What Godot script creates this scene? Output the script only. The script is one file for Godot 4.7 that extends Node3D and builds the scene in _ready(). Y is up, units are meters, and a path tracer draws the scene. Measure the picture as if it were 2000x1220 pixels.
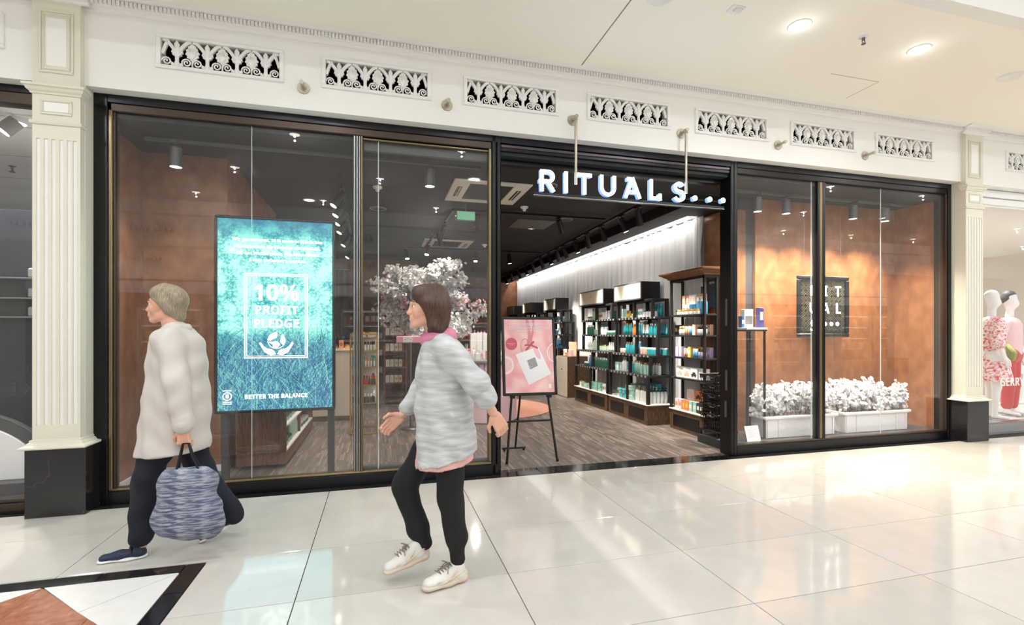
extends Node3D
# A shopping-mall passage: a cosmetics shop front with two shop windows and an open doorway, two people walking past.
# World: x along the facade, y up, z towards the viewer; facade plane at z = 0, mall floor at y = 0. Units are metres.

var M := {}
var taken := {}
var rng := RandomNumberGenerator.new()
var mesh_cache := {}


class MB:
	# collects triangles; every face is given counter-clockwise as seen from outside
	var st := SurfaceTool.new()
	var used := false

	func _init() -> void:
		st.begin(Mesh.PRIMITIVE_TRIANGLES)
		st.set_smooth_group(-1)

	func flat() -> void:
		st.set_smooth_group(-1)

	func smooth(n := 0) -> void:
		st.set_smooth_group(n)

	func tri(a: Vector3, b: Vector3, c: Vector3) -> void:
		used = true
		st.add_vertex(a)
		st.add_vertex(c)
		st.add_vertex(b)

	func quad(a: Vector3, b: Vector3, c: Vector3, d: Vector3) -> void:
		tri(a, b, c)
		tri(a, c, d)

	func uvquad(a: Vector3, b: Vector3, c: Vector3, d: Vector3) -> void:
		# a bottom left, b bottom right, c top right, d top left
		used = true
		var p := [a, b, c, d]
		var t := [Vector2(0, 1), Vector2(1, 1), Vector2(1, 0), Vector2(0, 0)]
		for i in [0, 2, 1, 0, 3, 2]:
			st.set_uv(t[i])
			st.add_vertex(p[i])

	func box(c: Vector3, s: Vector3, bev := 0.0, b := Basis()) -> void:
		var h := s * 0.5
		if bev <= 0.0:
			var k := []
			for i in 8:
				k.append(c + b * Vector3(h.x if i & 1 else -h.x, h.y if i & 2 else -h.y, h.z if i & 4 else -h.z))
			quad(k[4], k[5], k[7], k[6])
			quad(k[1], k[0], k[2], k[3])
			quad(k[0], k[4], k[6], k[2])
			quad(k[5], k[1], k[3], k[7])
			quad(k[6], k[7], k[3], k[2])
			quad(k[0], k[1], k[5], k[4])
			return
		bev = minf(bev, minf(h.x, minf(h.y, h.z)) * 0.98)
		var g := h - Vector3.ONE * bev
		for ax in 3:
			var u := (ax + 1) % 3
			var v := (ax + 2) % 3
			for sg in [-1.0, 1.0]:
				var f := []
				for q in [[-1, -1], [1, -1], [1, 1], [-1, 1]]:
					var p := Vector3.ZERO
					p[ax] = sg * h[ax]
					p[u] = q[0] * g[u]
					p[v] = q[1] * g[v]
					f.append(c + b * p)
				if sg > 0:
					quad(f[0], f[1], f[2], f[3])
				else:
					quad(f[3], f[2], f[1], f[0])
			for su in [-1.0, 1.0]:
				for sv in [-1.0, 1.0]:
					var f := []
					for q in [[-1, 0], [1, 0], [1, 1], [-1, 1]]:
						var p := Vector3.ZERO
						p[ax] = q[0] * g[ax]
						p[u] = su * (g[u] if q[1] else h[u])
						p[v] = sv * (h[v] if q[1] else g[v])
						f.append(c + b * p)
					if su * sv > 0:
						f.reverse()
					quad(f[0], f[1], f[2], f[3])
		for sx in [-1.0, 1.0]:
			for sy in [-1.0, 1.0]:
				for sz in [-1.0, 1.0]:
					var a := c + b * Vector3(sx * h.x, sy * g.y, sz * g.z)
					var d := c + b * Vector3(sx * g.x, sy * h.y, sz * g.z)
					var e := c + b * Vector3(sx * g.x, sy * g.y, sz * h.z)
					if sx * sy * sz > 0:
						tri(a, d, e)
					else:
						tri(a, e, d)

	func span(a: Vector3, b: Vector3, bev := 0.0) -> void:
		box((a + b) * 0.5, (b - a).abs(), bev)

	static func frame_of(d: Vector3) -> Basis:
		d = d.normalized()
		var up := Vector3.UP if absf(d.y) < 0.95 else Vector3.RIGHT
		var x := up.cross(d).normalized()
		return Basis(x, d.cross(x).normalized(), d)

	func cyl(p0: Vector3, p1: Vector3, r0: float, r1 := -1.0, seg := 16, caps := true) -> void:
		if r1 < 0.0:
			r1 = r0
		var f := frame_of(p1 - p0)
		st.set_smooth_group(0)
		for i in seg:
			var a := TAU * i / seg
			var c := TAU * (i + 1) / seg
			var u := f.x * cos(a) + f.y * sin(a)
			var v := f.x * cos(c) + f.y * sin(c)
			if r1 > 0.0:
				quad(p0 + u * r0, p0 + v * r0, p1 + v * r1, p1 + u * r1)
			else:
				tri(p0 + u * r0, p0 + v * r0, p1)
		st.set_smooth_group(-1)
		if caps:
			for i in seg:
				var a := TAU * i / seg
				var c := TAU * (i + 1) / seg
				var u := f.x * cos(a) + f.y * sin(a)
				var v := f.x * cos(c) + f.y * sin(c)
				tri(p0, p0 + v * r0, p0 + u * r0)
				if r1 > 0.0:
					tri(p1, p1 + u * r1, p1 + v * r1)

	func lathe(prof: Array, at := Vector3.ZERO, seg := 14, sharp := false, sq := Vector2.ONE) -> void:
		# prof: Vector2(radius, height) from bottom to top
		for k in prof.size() - 1:
			st.set_smooth_group(-1 if sharp else 1 + (k if sharp else 0))
			for i in seg:
				var a := TAU * i / seg
				var c := TAU * (i + 1) / seg
				var u := Vector3(cos(a) * sq.x, 0, -sin(a) * sq.y)
				var v := Vector3(cos(c) * sq.x, 0, -sin(c) * sq.y)
				var lo: Vector2 = prof[k]
				var hi: Vector2 = prof[k + 1]
				var p := at + u * lo.x + Vector3.UP * lo.y
				var q := at + v * lo.x + Vector3.UP * lo.y
				var r := at + v * hi.x + Vector3.UP * hi.y
				var t := at + u * hi.x + Vector3.UP * hi.y
				if lo.x > 1e-6:
					tri(p, q, r)
				if hi.x > 1e-6:
					tri(p, r, t)
		st.set_smooth_group(-1)

	func prism(poly: PackedVector2Array, z0: float, z1: float, xf := Transform3D(), bev := 0.0) -> void:
		# poly in the xy plane, extruded from z0 to z1 (z1 in front)
		if Geometry2D.is_polygon_clockwise(poly):
			poly = poly.duplicate()
			poly.reverse()
		var top := poly
		if bev > 0.0:
			var ins := Geometry2D.offset_polygon(poly, -bev, Geometry2D.JOIN_MITER)
			if ins.size() == 1 and ins[0].size() == poly.size():
				top = ins[0]
				if Geometry2D.is_polygon_clockwise(top):
					top.reverse()
				var best := 0
				for i in top.size():
					if top[i].distance_to(poly[0]) < top[best].distance_to(poly[0]):
						best = i
				var turned := PackedVector2Array()
				for i in top.size():
					turned.append(top[(i + best) % top.size()])
				top = turned
			else:
				bev = 0.0
		var idx := Geometry2D.triangulate_polygon(top)
		for i in range(0, idx.size(), 3):
			var a := top[idx[i]]
			var b := top[idx[i + 1]]
			var c := top[idx[i + 2]]
			if (b - a).cross(c - a) < 0:
				var t := b
				b = c
				c = t
			tri(xf * Vector3(a.x, a.y, z1), xf * Vector3(b.x, b.y, z1), xf * Vector3(c.x, c.y, z1))
		idx = Geometry2D.triangulate_polygon(poly)
		for i in range(0, idx.size(), 3):
			var a := poly[idx[i]]
			var b := poly[idx[i + 1]]
			var c := poly[idx[i + 2]]
			if (b - a).cross(c - a) < 0:
				var t := b
				b = c
				c = t
			tri(xf * Vector3(a.x, a.y, z0), xf * Vector3(c.x, c.y, z0), xf * Vector3(b.x, b.y, z0))
		var n := poly.size()
		for i in n:
			var a := poly[i]
			var b := poly[(i + 1) % n]
			quad(xf * Vector3(a.x, a.y, z0), xf * Vector3(b.x, b.y, z0), xf * Vector3(b.x, b.y, z1 - bev), xf * Vector3(a.x, a.y, z1 - bev))
			if bev > 0.0:
				var c := top[i]
				var d := top[(i + 1) % n]
				quad(xf * Vector3(a.x, a.y, z1 - bev), xf * Vector3(b.x, b.y, z1 - bev), xf * Vector3(d.x, d.y, z1), xf * Vector3(c.x, c.y, z1))

	func tube(pts: Array, r: float, seg := 8, r1 := -1.0) -> void:
		if r1 < 0.0:
			r1 = r
		var rings := []
		var f := frame_of(pts[1] - pts[0])
		for i in pts.size():
			var d: Vector3 = (pts[mini(i + 1, pts.size() - 1)] - pts[maxi(i - 1, 0)]).normalized()
			var x := (f.x - d * f.x.dot(d)).normalized()
			f = Basis(x, d.cross(x).normalized(), d)
			var ring := []
			var rr := lerpf(r, r1, float(i) / (pts.size() - 1))
			for k in seg:
				var a := TAU * k / seg
				ring.append(pts[i] + (f.x * cos(a) + f.y * sin(a)) * rr)
			rings.append(ring)
		st.set_smooth_group(0)
		for i in pts.size() - 1:
			for k in seg:
				var l := (k + 1) % seg
				quad(rings[i][k], rings[i][l], rings[i + 1][l], rings[i + 1][k])
		st.set_smooth_group(-1)
		for k in range(1, seg - 1):
			tri(rings[0][0], rings[0][k + 1], rings[0][k])
			tri(rings[-1][0], rings[-1][k], rings[-1][k + 1])

	func sheet(grid: Array) -> void:
		# grid of rows of points, smooth
		st.set_smooth_group(0)
		for i in grid.size() - 1:
			for k in grid[i].size() - 1:
				quad(grid[i][k], grid[i][k + 1], grid[i + 1][k + 1], grid[i + 1][k])
		st.set_smooth_group(-1)

	func done() -> ArrayMesh:
		st.generate_normals()
		return st.commit()


func numbered(n: String) -> String:
	if not taken.has(n):
		taken[n] = 0
		return n
	taken[n] += 1
	return "%s_%03d" % [n, taken[n]]


func tag(o: Node3D, label := "", category := "", group := "", kind := "") -> Node3D:
	if label: o.set_meta("label", label)
	if category: o.set_meta("category", category)
	if group: o.set_meta("group", group)
	if kind: o.set_meta("kind", kind)
	return o


func thing(called: String, label: String, category: String, at := Vector3.ZERO, group := "", turn := 0.0) -> Node3D:
	var o := Node3D.new()
	o.name = numbered(called)
	add_child(o)
	o.position = at
	o.rotation.y = turn
	return tag(o, label, category, group)


func structure(called: String, label := "") -> Node3D:
	var o := Node3D.new()
	o.name = numbered(called)
	add_child(o)
	return tag(o, label, "", "", "structure")


func part(parent: Node3D, called: String, mesh, mat: Material, label := "", kind := "") -> MeshInstance3D:
	var o := MeshInstance3D.new()
	o.name = called
	o.mesh = mesh.done() if mesh is MB else mesh
	o.material_override = mat
	parent.add_child(o, true)
	tag(o, label, "", "", kind)
	return o


func at(o: Node3D, p: Vector3, yaw := 0.0) -> Node3D:
	o.position = p
	o.rotation.y = yaw
	return o


func copy(o: Node3D, p: Vector3, turn := 0.0, label := "", group := "") -> Node3D:
	var c: Node3D = o.duplicate()
	var base := String(o.name).trim_suffix("_" + String(o.name).right(3)) if String(o.name).right(3).is_valid_int() else String(o.name)
	c.name = numbered(base)
	add_child(c)
	c.position = p
	c.rotation.y = turn
	if label: c.set_meta("label", label)
	if group: c.set_meta("group", group)
	return c


func sm(key: String, c: Color, rough := 0.6, metal := 0.0, spec := 0.5) -> StandardMaterial3D:
	var m := StandardMaterial3D.new()
	m.resource_name = key
	m.albedo_color = c
	m.roughness = rough
	m.metallic = metal
	m.metallic_specular = spec
	M[key] = m
	return m


func glow(key: String, c: Color, e: float) -> StandardMaterial3D:
	var m := sm(key, Color(0.8, 0.8, 0.8), 0.5)
	m.emission_enabled = true
	m.emission = c
	m.emission_energy_multiplier = e
	return m


func noise_tex(freq: float, ramp: Array, seed_n := 1, oct := 4, size := 512, kind := FastNoiseLite.TYPE_SIMPLEX_SMOOTH) -> NoiseTexture2D:
	var n := FastNoiseLite.new()
	n.seed = seed_n
	n.noise_type = kind
	n.frequency = freq
	n.fractal_octaves = oct
	var t := NoiseTexture2D.new()
	t.width = size
	t.height = size
	t.seamless = true
	t.noise = n
	var g := Gradient.new()
	g.offsets = PackedFloat32Array()
	g.colors = PackedColorArray()
	for r in ramp:
		g.add_point(r[0], r[1])
	t.color_ramp = g
	return t


func tri_tex(m: StandardMaterial3D, t: Texture2D, scale: Vector3, world := true) -> StandardMaterial3D:
	m.albedo_texture = t
	m.uv1_triplanar = true
	m.uv1_world_triplanar = world
	m.uv1_scale = scale
	return m


func rect(x0: float, y0: float, x1: float, y1: float) -> PackedVector2Array:
	return PackedVector2Array([Vector2(x0, y0), Vector2(x1, y0), Vector2(x1, y1), Vector2(x0, y1)])


func circle(c: Vector2, r: float, n := 24) -> PackedVector2Array:
	var p := PackedVector2Array()
	for i in n:
		p.append(c + Vector2(cos(TAU * i / n), sin(TAU * i / n)) * r)
	return p


func stroke(pts: Array, w: float) -> Array:
	return Geometry2D.offset_polyline(PackedVector2Array(pts), w * 0.5, Geometry2D.JOIN_MITER, Geometry2D.END_BUTT)


func text_mesh(s: String, height: float, depth: float, font: String, weight := 400) -> TextMesh:
	# lettering whose line of text is centred on the origin; height is that of the font
	var f := SystemFont.new()
	f.font_names = PackedStringArray([font])
	f.font_weight = weight
	var t := TextMesh.new()
	t.text = s
	t.font = f
	t.font_size = 64
	t.pixel_size = height / 64.0
	t.depth = depth
	t.curve_step = 3.0
	return t


const CEIL := 3.95        # mall ceiling
const COFFER := 4.25      # raised part of the mall ceiling
const SHOP_CEIL := 3.11   # ceiling of the shop


func _ready() -> void:
	rng.seed = 20
	# --- camera
	var cam := Camera3D.new()
	cam.name = "camera"
	cam.position = Vector3(0, 1.38, 4.5)
	cam.rotation_degrees = Vector3(0, -15.093, 0)
	cam.near = 0.05
	cam.far = 80.0
	cam.projection = Camera3D.PROJECTION_FRUSTUM
	cam.size = 2.0 * cam.near * 610.0 / 955.44
	cam.frustum_offset = Vector2(0, cam.near * (647.6 - 610.0) / 955.44)
	add_child(cam)
	cam.current = true
	# --- sky, exposure
	var env := Environment.new()
	env.background_mode = Environment.BG_COLOR
	env.background_color = Color(0.5, 0.5, 0.5)
	env.tonemap_mode = Environment.TONE_MAPPER_LINEAR
	env.tonemap_exposure = 1.13
	env.sdfgi_enabled = true
	env.ssao_enabled = true
	env.ssil_enabled = true
	var we := WorldEnvironment.new()
	we.name = "environment"
	we.environment = env
	add_child(we)
	# --- large lights: the two long cove strips in the raised part of the mall ceiling
	materials()
	await textures()
	mall_lights()
	# --- structure
	mall_floor()
	mall_shell()
	facade()
	shop_windows()
	shop_shell()
	# --- things
	grilles()
	brackets_and_sign()
	mall_ceiling_fittings()
	shop_ceiling_fittings()
	screen_stand()
	easel()
	planters()
	right_bay()
	wall_shelving()
	shop_middle()
	neighbour_shops()
	opposite_side()
	people()


func materials() -> void:
	sm("wall_cream", Color(0.925, 0.92, 0.90), 0.55)
	sm("pilaster_cream", Color(0.86, 0.845, 0.78), 0.5)
	sm("plaster_white", Color(0.93, 0.925, 0.91), 0.55)
	sm("ceiling_cream", Color(0.96, 0.945, 0.895), 0.7)
	sm("joint", Color(0.30, 0.28, 0.26), 0.8)
	sm("black", Color(0.035, 0.035, 0.04), 0.35)
	sm("black_soft", Color(0.07, 0.07, 0.075), 0.6)
	sm("void", Color(0.015, 0.015, 0.015), 0.9, 0.0, 0.1)
	sm("frame_black", Color(0.06, 0.062, 0.07), 0.28, 0.35)
	sm("brass", Color(0.50, 0.44, 0.34), 0.3, 0.85)
	sm("bronze", Color(0.27, 0.225, 0.185), 0.35, 0.6)
	sm("bronze_dark", Color(0.15, 0.135, 0.12), 0.3, 0.6)
	sm("track_metal", Color(0.34, 0.31, 0.32), 0.3, 0.7)
	sm("steel", Color(0.62, 0.63, 0.64), 0.25, 0.9)
	sm("nickel", Color(0.70, 0.67, 0.61), 0.32, 0.85)
	sm("grey_metal", Color(0.46, 0.47, 0.47), 0.4, 0.6)
	sm("spot_grey", Color(0.30, 0.31, 0.31), 0.45, 0.3)
	sm("spot_black", Color(0.06, 0.06, 0.065), 0.4, 0.2)
	sm("shop_ceiling", Color(0.125, 0.127, 0.135), 0.7)
	sm("white", Color(0.92, 0.92, 0.91), 0.45)
	sm("white_gloss", Color(0.93, 0.93, 0.93), 0.15)
	sm("off_white", Color(0.88, 0.86, 0.82), 0.5)
	sm("grey", Color(0.55, 0.55, 0.54), 0.6)
	sm("dark_grey", Color(0.22, 0.22, 0.23), 0.6)
	sm("curtain", Color(0.84, 0.84, 0.84), 0.85)
	sm("rug", Color(0.80, 0.58, 0.50), 0.95)
	sm("linen", Color(0.83, 0.80, 0.74), 0.8)
	sm("gold", Color(0.78, 0.64, 0.38), 0.3, 0.9)
	sm("petal", Color(0.95, 0.95, 0.95), 0.7)
	M.petal.backlight_enabled = true
	M.petal.backlight = Color(0.35, 0.35, 0.35)
	sm("stem", Color(0.36, 0.33, 0.26), 0.8)
	sm("branch", Color(0.16, 0.12, 0.10), 0.8)
	sm("faint", Color(0.70, 0.68, 0.64), 0.8)
	sm("paper", Color(0.93, 0.93, 0.93), 0.6)
	sm("pink", Color(0.90, 0.62, 0.66), 0.5)
	sm("pink_pale", Color(0.94, 0.80, 0.82), 0.5)
	sm("teal", Color(0.20, 0.62, 0.66), 0.35)
	sm("aqua", Color(0.36, 0.74, 0.78), 0.35)
	sm("mint", Color(0.66, 0.82, 0.78), 0.4)
	sm("blue", Color(0.16, 0.42, 0.62), 0.35)
	sm("sky", Color(0.35, 0.64, 0.82), 0.4)
	sm("forest", Color(0.20, 0.42, 0.34), 0.4)
	sm("sage", Color(0.66, 0.77, 0.69), 0.4)
	sm("orange", Color(0.93, 0.55, 0.32), 0.45)
	sm("peach", Color(0.94, 0.74, 0.62), 0.45)
	sm("yellow", Color(0.92, 0.74, 0.28), 0.45)
	sm("lilac", Color(0.80, 0.72, 0.84), 0.45)
	sm("red", Color(0.78, 0.14, 0.18), 0.45)
	sm("purple_blue", Color(0.30, 0.28, 0.58), 0.45)
	sm("cyan_glass", Color(0.55, 0.75, 0.72), 0.15)
	var g := sm("glass", Color(1, 1, 1, 0.03), 0.0)
	g.transparency = BaseMaterial3D.TRANSPARENCY_ALPHA
	var e := sm("glass_edge", Color(0.75, 0.82, 0.80), 0.25)
	e.metallic_specular = 0.6
	glow("lamp_white", Color(1, 0.97, 0.92), 16.0)
	glow("lamp_shop", Color(1, 0.96, 0.90), 7.0)
	glow("sign_light", Color(0.86, 0.94, 1.0), 6.0)
	glow("sign_side", Color(0.35, 0.62, 0.95), 0.9)
	glow("strip_light", Color(1, 0.98, 0.96), 3.0)
	glow("screen_text", Color(1, 1, 1), 2.2)
	glow("exit_green", Color(0.1, 0.75, 0.5), 0.5)
	# textured surfaces
	tri_tex(sm("copper_wood", Color.WHITE, 0.42), noise_tex(0.02, [[0.0, Color(0.49, 0.32, 0.20)], [0.5, Color(0.56, 0.37, 0.235)], [1.0, Color(0.63, 0.44, 0.29)]], 5, 6), Vector3(0.55, 0.4, 0.55))
	tri_tex(sm("dark_wood", Color.WHITE, 0.5), noise_tex(0.02, [[0.0, Color(0.20, 0.14, 0.10)], [0.5, Color(0.34, 0.25, 0.18)], [1.0, Color(0.46, 0.35, 0.26)]], 8, 4), Vector3(6, 0.8, 6))
	tri_tex(sm("oak", Color.WHITE, 0.5), noise_tex(0.02, [[0.0, Color(0.30, 0.19, 0.11)], [0.5, Color(0.42, 0.28, 0.17)], [1.0, Color(0.52, 0.36, 0.23)]], 9, 4), Vector3(5, 0.5, 5))
	tri_tex(sm("pale_wood", Color.WHITE, 0.55), noise_tex(0.02, [[0.0, Color(0.72, 0.68, 0.62)], [0.5, Color(0.80, 0.76, 0.70)], [1.0, Color(0.85, 0.82, 0.77)]], 10, 4), Vector3(4, 0.6, 4))
	var vein := [[0.0, Color(0.10, 0.10, 0.105)], [0.494, Color(0.125, 0.125, 0.13)], [0.5, Color(0.33, 0.32, 0.31)], [0.506, Color(0.13, 0.13, 0.135)], [1.0, Color(0.16, 0.16, 0.165)]]
	tri_tex(sm("black_stone", Color.WHITE, 0.12), noise_tex(0.0022, vein, 21, 5, 1024), Vector3(0.45, 0.7, 0.45))
	var tile_noise := noise_tex(0.008, [[0.0, Color(0.975, 0.97, 0.965)], [1.0, Color(1, 1, 1)]], 31, 5)
	for k in 4:
		var tint: Color = [Color(0.805, 0.789, 0.757), Color(0.815, 0.797, 0.767), Color(0.795, 0.781, 0.747), Color(0.82, 0.804, 0.772)][k]
		tri_tex(sm("tile%d" % k, tint, 0.07), tile_noise, Vector3(1.1, 1.1, 1.1))
	tri_tex(sm("white_stone", Color(0.93, 0.93, 0.92), 0.13), tile_noise, Vector3(2, 2, 2))
	tri_tex(sm("red_stone", Color.WHITE, 0.15), noise_tex(0.02, [[0.0, Color(0.58, 0.36, 0.27)], [0.45, Color(0.66, 0.43, 0.33)], [0.75, Color(0.69, 0.47, 0.365)], [1.0, Color(0.78, 0.60, 0.50)]], 41, 5), Vector3(1.4, 1.4, 1.4))


func textures() -> void:
	# strip parquet of the shop floor: strips run along z
	var im := Image.create(512, 512, false, Image.FORMAT_RGB8)
	var r := RandomNumberGenerator.new()
	r.seed = 77
	for i in 64:
		var y := 0
		var off := r.randi_range(0, 60)
		while y < 512 + off:
			var l := r.randi_range(50, 120)
			var t := r.randf()
			var c := Color(0.40, 0.36, 0.335).lerp(Color(0.66, 0.615, 0.58), t * t * 0.8 + 0.1 * r.randf())
			im.fill_rect(Rect2i(i * 8, maxi(0, y - off), 8, mini(l, 512)), c)
			im.fill_rect(Rect2i(i * 8, maxi(0, y - off), 8, 1), c.darkened(0.35))
			im.fill_rect(Rect2i(i * 8 + 2 + r.randi_range(0, 3), maxi(0, y - off), 1, mini(l, 512)), c.darkened(0.16))
			y += l
		im.fill_rect(Rect2i(i * 8, 0, 1, 512), Color(0.30, 0.27, 0.25))
	var m := sm("shop_floor", Color.WHITE, 0.38)
	tri_tex(m, ImageTexture.create_from_image(im), Vector3(0.62, 0.62, 0.62))
	screen_texture()
	poster_texture()
	await get_tree().process_frame


func mall_lights() -> void:
	# general light of the passage: rows of round downlights in its ceiling
	var spots := [[Vector3(3.40, CEIL, 1.165), "bright round downlight in the cream mall ceiling, left one of the two in view", ""], [Vector3(4.74, CEIL, 1.165), "bright round downlight in the cream mall ceiling, right one, beyond the sprinkler", ""]]
	for x in [-3.0, -0.52, 7.3, 9.66]:
		spots.append([Vector3(x, CEIL, 1.5), "round downlight in the mall ceiling close to the facade, outside the picture, %s" % ["far left", "left", "right", "far right"][[-3.0, -0.52, 7.3, 9.66].find(x)], "downlights near the facade"])
	for k in 14:
		for j in 3:
			spots.append([Vector3(-11.0 + k * 2.45 + (1.2 if j == 1 else 0.0), COFFER, [2.9, 4.7, 6.6][j]), "round downlight in the raised mall ceiling, %s row, %s from the left end" % [["nearest", "middle", "rear"][j], ORD[k]], "downlights of the raised ceiling"])
	for k in 9:
		spots.append([Vector3(-10.0 + k * 3.4, CEIL, 9.6), "round downlight in the far ceiling strip across the passage, %s from the left" % ORD[k], "downlights across the passage"])
		spots.append([Vector3(-9.0 + k * 3.4, CEIL, 11.3), "round downlight before the shops across the passage, %s from the left" % ORD[k], "downlights before the far shops"])
	var proto: Node3D = null
	for r in spots:
		if proto == null:
			proto = thing("downlight", r[1], "downlight")
			downlight(proto, 0.073, M.lamp_white)
		var t: Node3D = proto if r == spots[0] else copy(proto, r[0], 0.0, r[1], r[2])
		t.position = r[0] - Vector3(0, 0.001, 0)
	for t in get_children():
		if String(t.name).begins_with("downlight"):
			# the diffuser lights all round; the reflector adds a share downwards
			var near: bool = t.position.z < 2
			var o := OmniLight3D.new()
			o.name = "lamp"
			o.light_color = LAMP
			o.light_energy = 0.012 if near else MALL_GLOW
			o.light_size = 0.012
			o.omni_range = 30
			o.omni_attenuation = 2.0
			o.shadow_enabled = true
			o.position = Vector3(0, -0.09, 0)
			t.add_child(o, true)
			spot(t, Vector3(0, -0.03, 0), Vector3.DOWN, MALL_DOWN, 80.0, LAMP, 0.012)


const LAMP := Color(0.97, 0.98, 1.0)
const MALL_GLOW := 0.42
const MALL_DOWN := 1.32


func mall_floor() -> void:
	var f := structure("floor")
	var base := MB.new()
	base.span(Vector3(-16, -0.2, 0), Vector3(24, -0.012, 13.2))
	part(f, "bed", base, M.joint)
	var hole := rect(-2.507, 1.184, -1.004, 2.70)
	var xs := [-16.0]
	var x := -13.05
	for k in 30:
		xs.append(x)
		x += 1.337 if absf(x + 1.76) < 0.3 else 1.13
		if x > -1.9 and x < -1.5:
			x = -1.757
		if x > -0.6 and x < -0.2:
			x = -0.423
	xs = xs.filter(func(v): return v < 23.9)
	xs.append(24.0)
	var zs := [0.0, 0.545, 1.172, 1.795, 2.42]
	while zs[-1] < 12.5:
		zs.append(zs[-1] + 0.625)
	zs.append(13.2)
	var far := MB.new()
	var g := 0.0024
	for i in xs.size() - 1:
		for j in zs.size() - 1:
			var p := rect(xs[i] + g, zs[j] + g, xs[i + 1] - g, zs[j + 1] - g)
			if xs[i] < -2.5 - 0.0 and xs[i + 1] < -2.45 and j == 0:
				p = rect(xs[i] + g, -0.02, xs[i + 1] - g, zs[1] - g)
			var pieces := Geometry2D.clip_polygons(p, Geometry2D.offset_polygon(hole, g)[0])
			for q in pieces:
				if Geometry2D.is_polygon_clockwise(q) and pieces.size() > 1 and q.size() == 4 and q[0].distance_to(hole[0]) < 0.1:
					continue
				var near: bool = xs[i] > -5 and xs[i] < 11 and zs[j] < 4.4
				var mb := MB.new() if near else far
				mb.prism(to_xy(q), -0.012, 0.0, FLOOR, 0.0012)
				if near:
					part(f, "tile", mb, M["tile%d" % ((i * 7 + j * 5 + i * j) % 4)])
	part(f, "tile_field", far, M.tile0, "", "stuff")
	# inlay: black band, white corners, red stone diamond, centred on (-1.756, 1.942)
	var c := Vector2(-1.756, 1.942)
	var hi := 0.648
	var ho := 0.748
	for s in 4:
		var rot := func(v: Vector2) -> Vector2: return c + v.rotated(s * PI / 2)
		for q in [[-ho, -0.40], [-0.40, 0.237], [0.237, ho]]:
			var a: float = q[0]
			var b: float = q[1]
			var pts := PackedVector2Array([rot.call(Vector2(a + g, -ho)), rot.call(Vector2(b - g if b < ho else ho - 0.1 - g, -ho)), rot.call(Vector2(b - g if b < ho else ho - 0.1 - g, -hi - g)), rot.call(Vector2(a + g, -hi - g))])
			stone(f, "black_band_stone", pts, M.black_stone)
		# two white pieces in the corner between the band and the diamond
		var corner := Vector2(hi - g, -hi + g)
		var m2 := Vector2(hi / 2 - g, -hi / 2 + g)
		stone(f, "white_stone", PackedVector2Array([rot.call(Vector2(g * 3, -hi + g)), rot.call(corner + Vector2(-2 * g, 0)), rot.call(m2 + Vector2(-g, -g))]), M.white_stone)
		stone(f, "white_stone", PackedVector2Array([rot.call(corner + Vector2(0, 2 * g)), rot.call(Vector2(hi - g, -3 * g)), rot.call(m2 + Vector2(g, g))]), M.white_stone)
	var dia := PackedVector2Array([c + Vector2(0, -hi + 2 * g), c + Vector2(hi - 2 * g, 0), c + Vector2(0, hi - 2 * g), c + Vector2(-hi + 2 * g, 0)])
	var cuts_x := [-0.7, -0.398, 0.0, 0.398, 0.7]
	var cuts_z := [-0.7, -0.239, 0.239, 0.7]
	for i in 4:
		for j in 3:
			for q in Geometry2D.intersect_polygons(dia, rect(c.x + cuts_x[i] + g * 0.5, c.y + cuts_z[j] + g * 0.5, c.x + cuts_x[i + 1] - g * 0.5, c.y + cuts_z[j + 1] - g * 0.5)):
				stone(f, "red_stone", q, M.red_stone)
	# dark stone border along the shop front
	var bx := -2.19
	while bx < 7.05:
		var nx := minf(bx + 0.62, 7.1)
		var z0 := -0.24 if bx > 1.0 and nx < 3.9 else -0.16
		stone(f, "border_stone", rect(bx + g, z0, nx - g, -g), M.black_stone)
		bx = nx
	stone(f, "border_stone", rect(-3.6, -0.16, -2.5, -0.024), M.black_stone)


const FLOOR := Transform3D(Vector3(1, 0, 0), Vector3(0, 0, -1), Vector3(0, 1, 0), Vector3.ZERO)


func to_xy(p: PackedVector2Array) -> PackedVector2Array:
	var q := PackedVector2Array()
	for v in p:
		q.append(Vector2(v.x, -v.y))
	return q


func stone(f: Node3D, called: String, p: PackedVector2Array, m: Material) -> void:
	var mb := MB.new()
	mb.prism(to_xy(p), -0.02, 0.0, FLOOR, 0.0008)
	part(f, called, mb, m)


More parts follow.
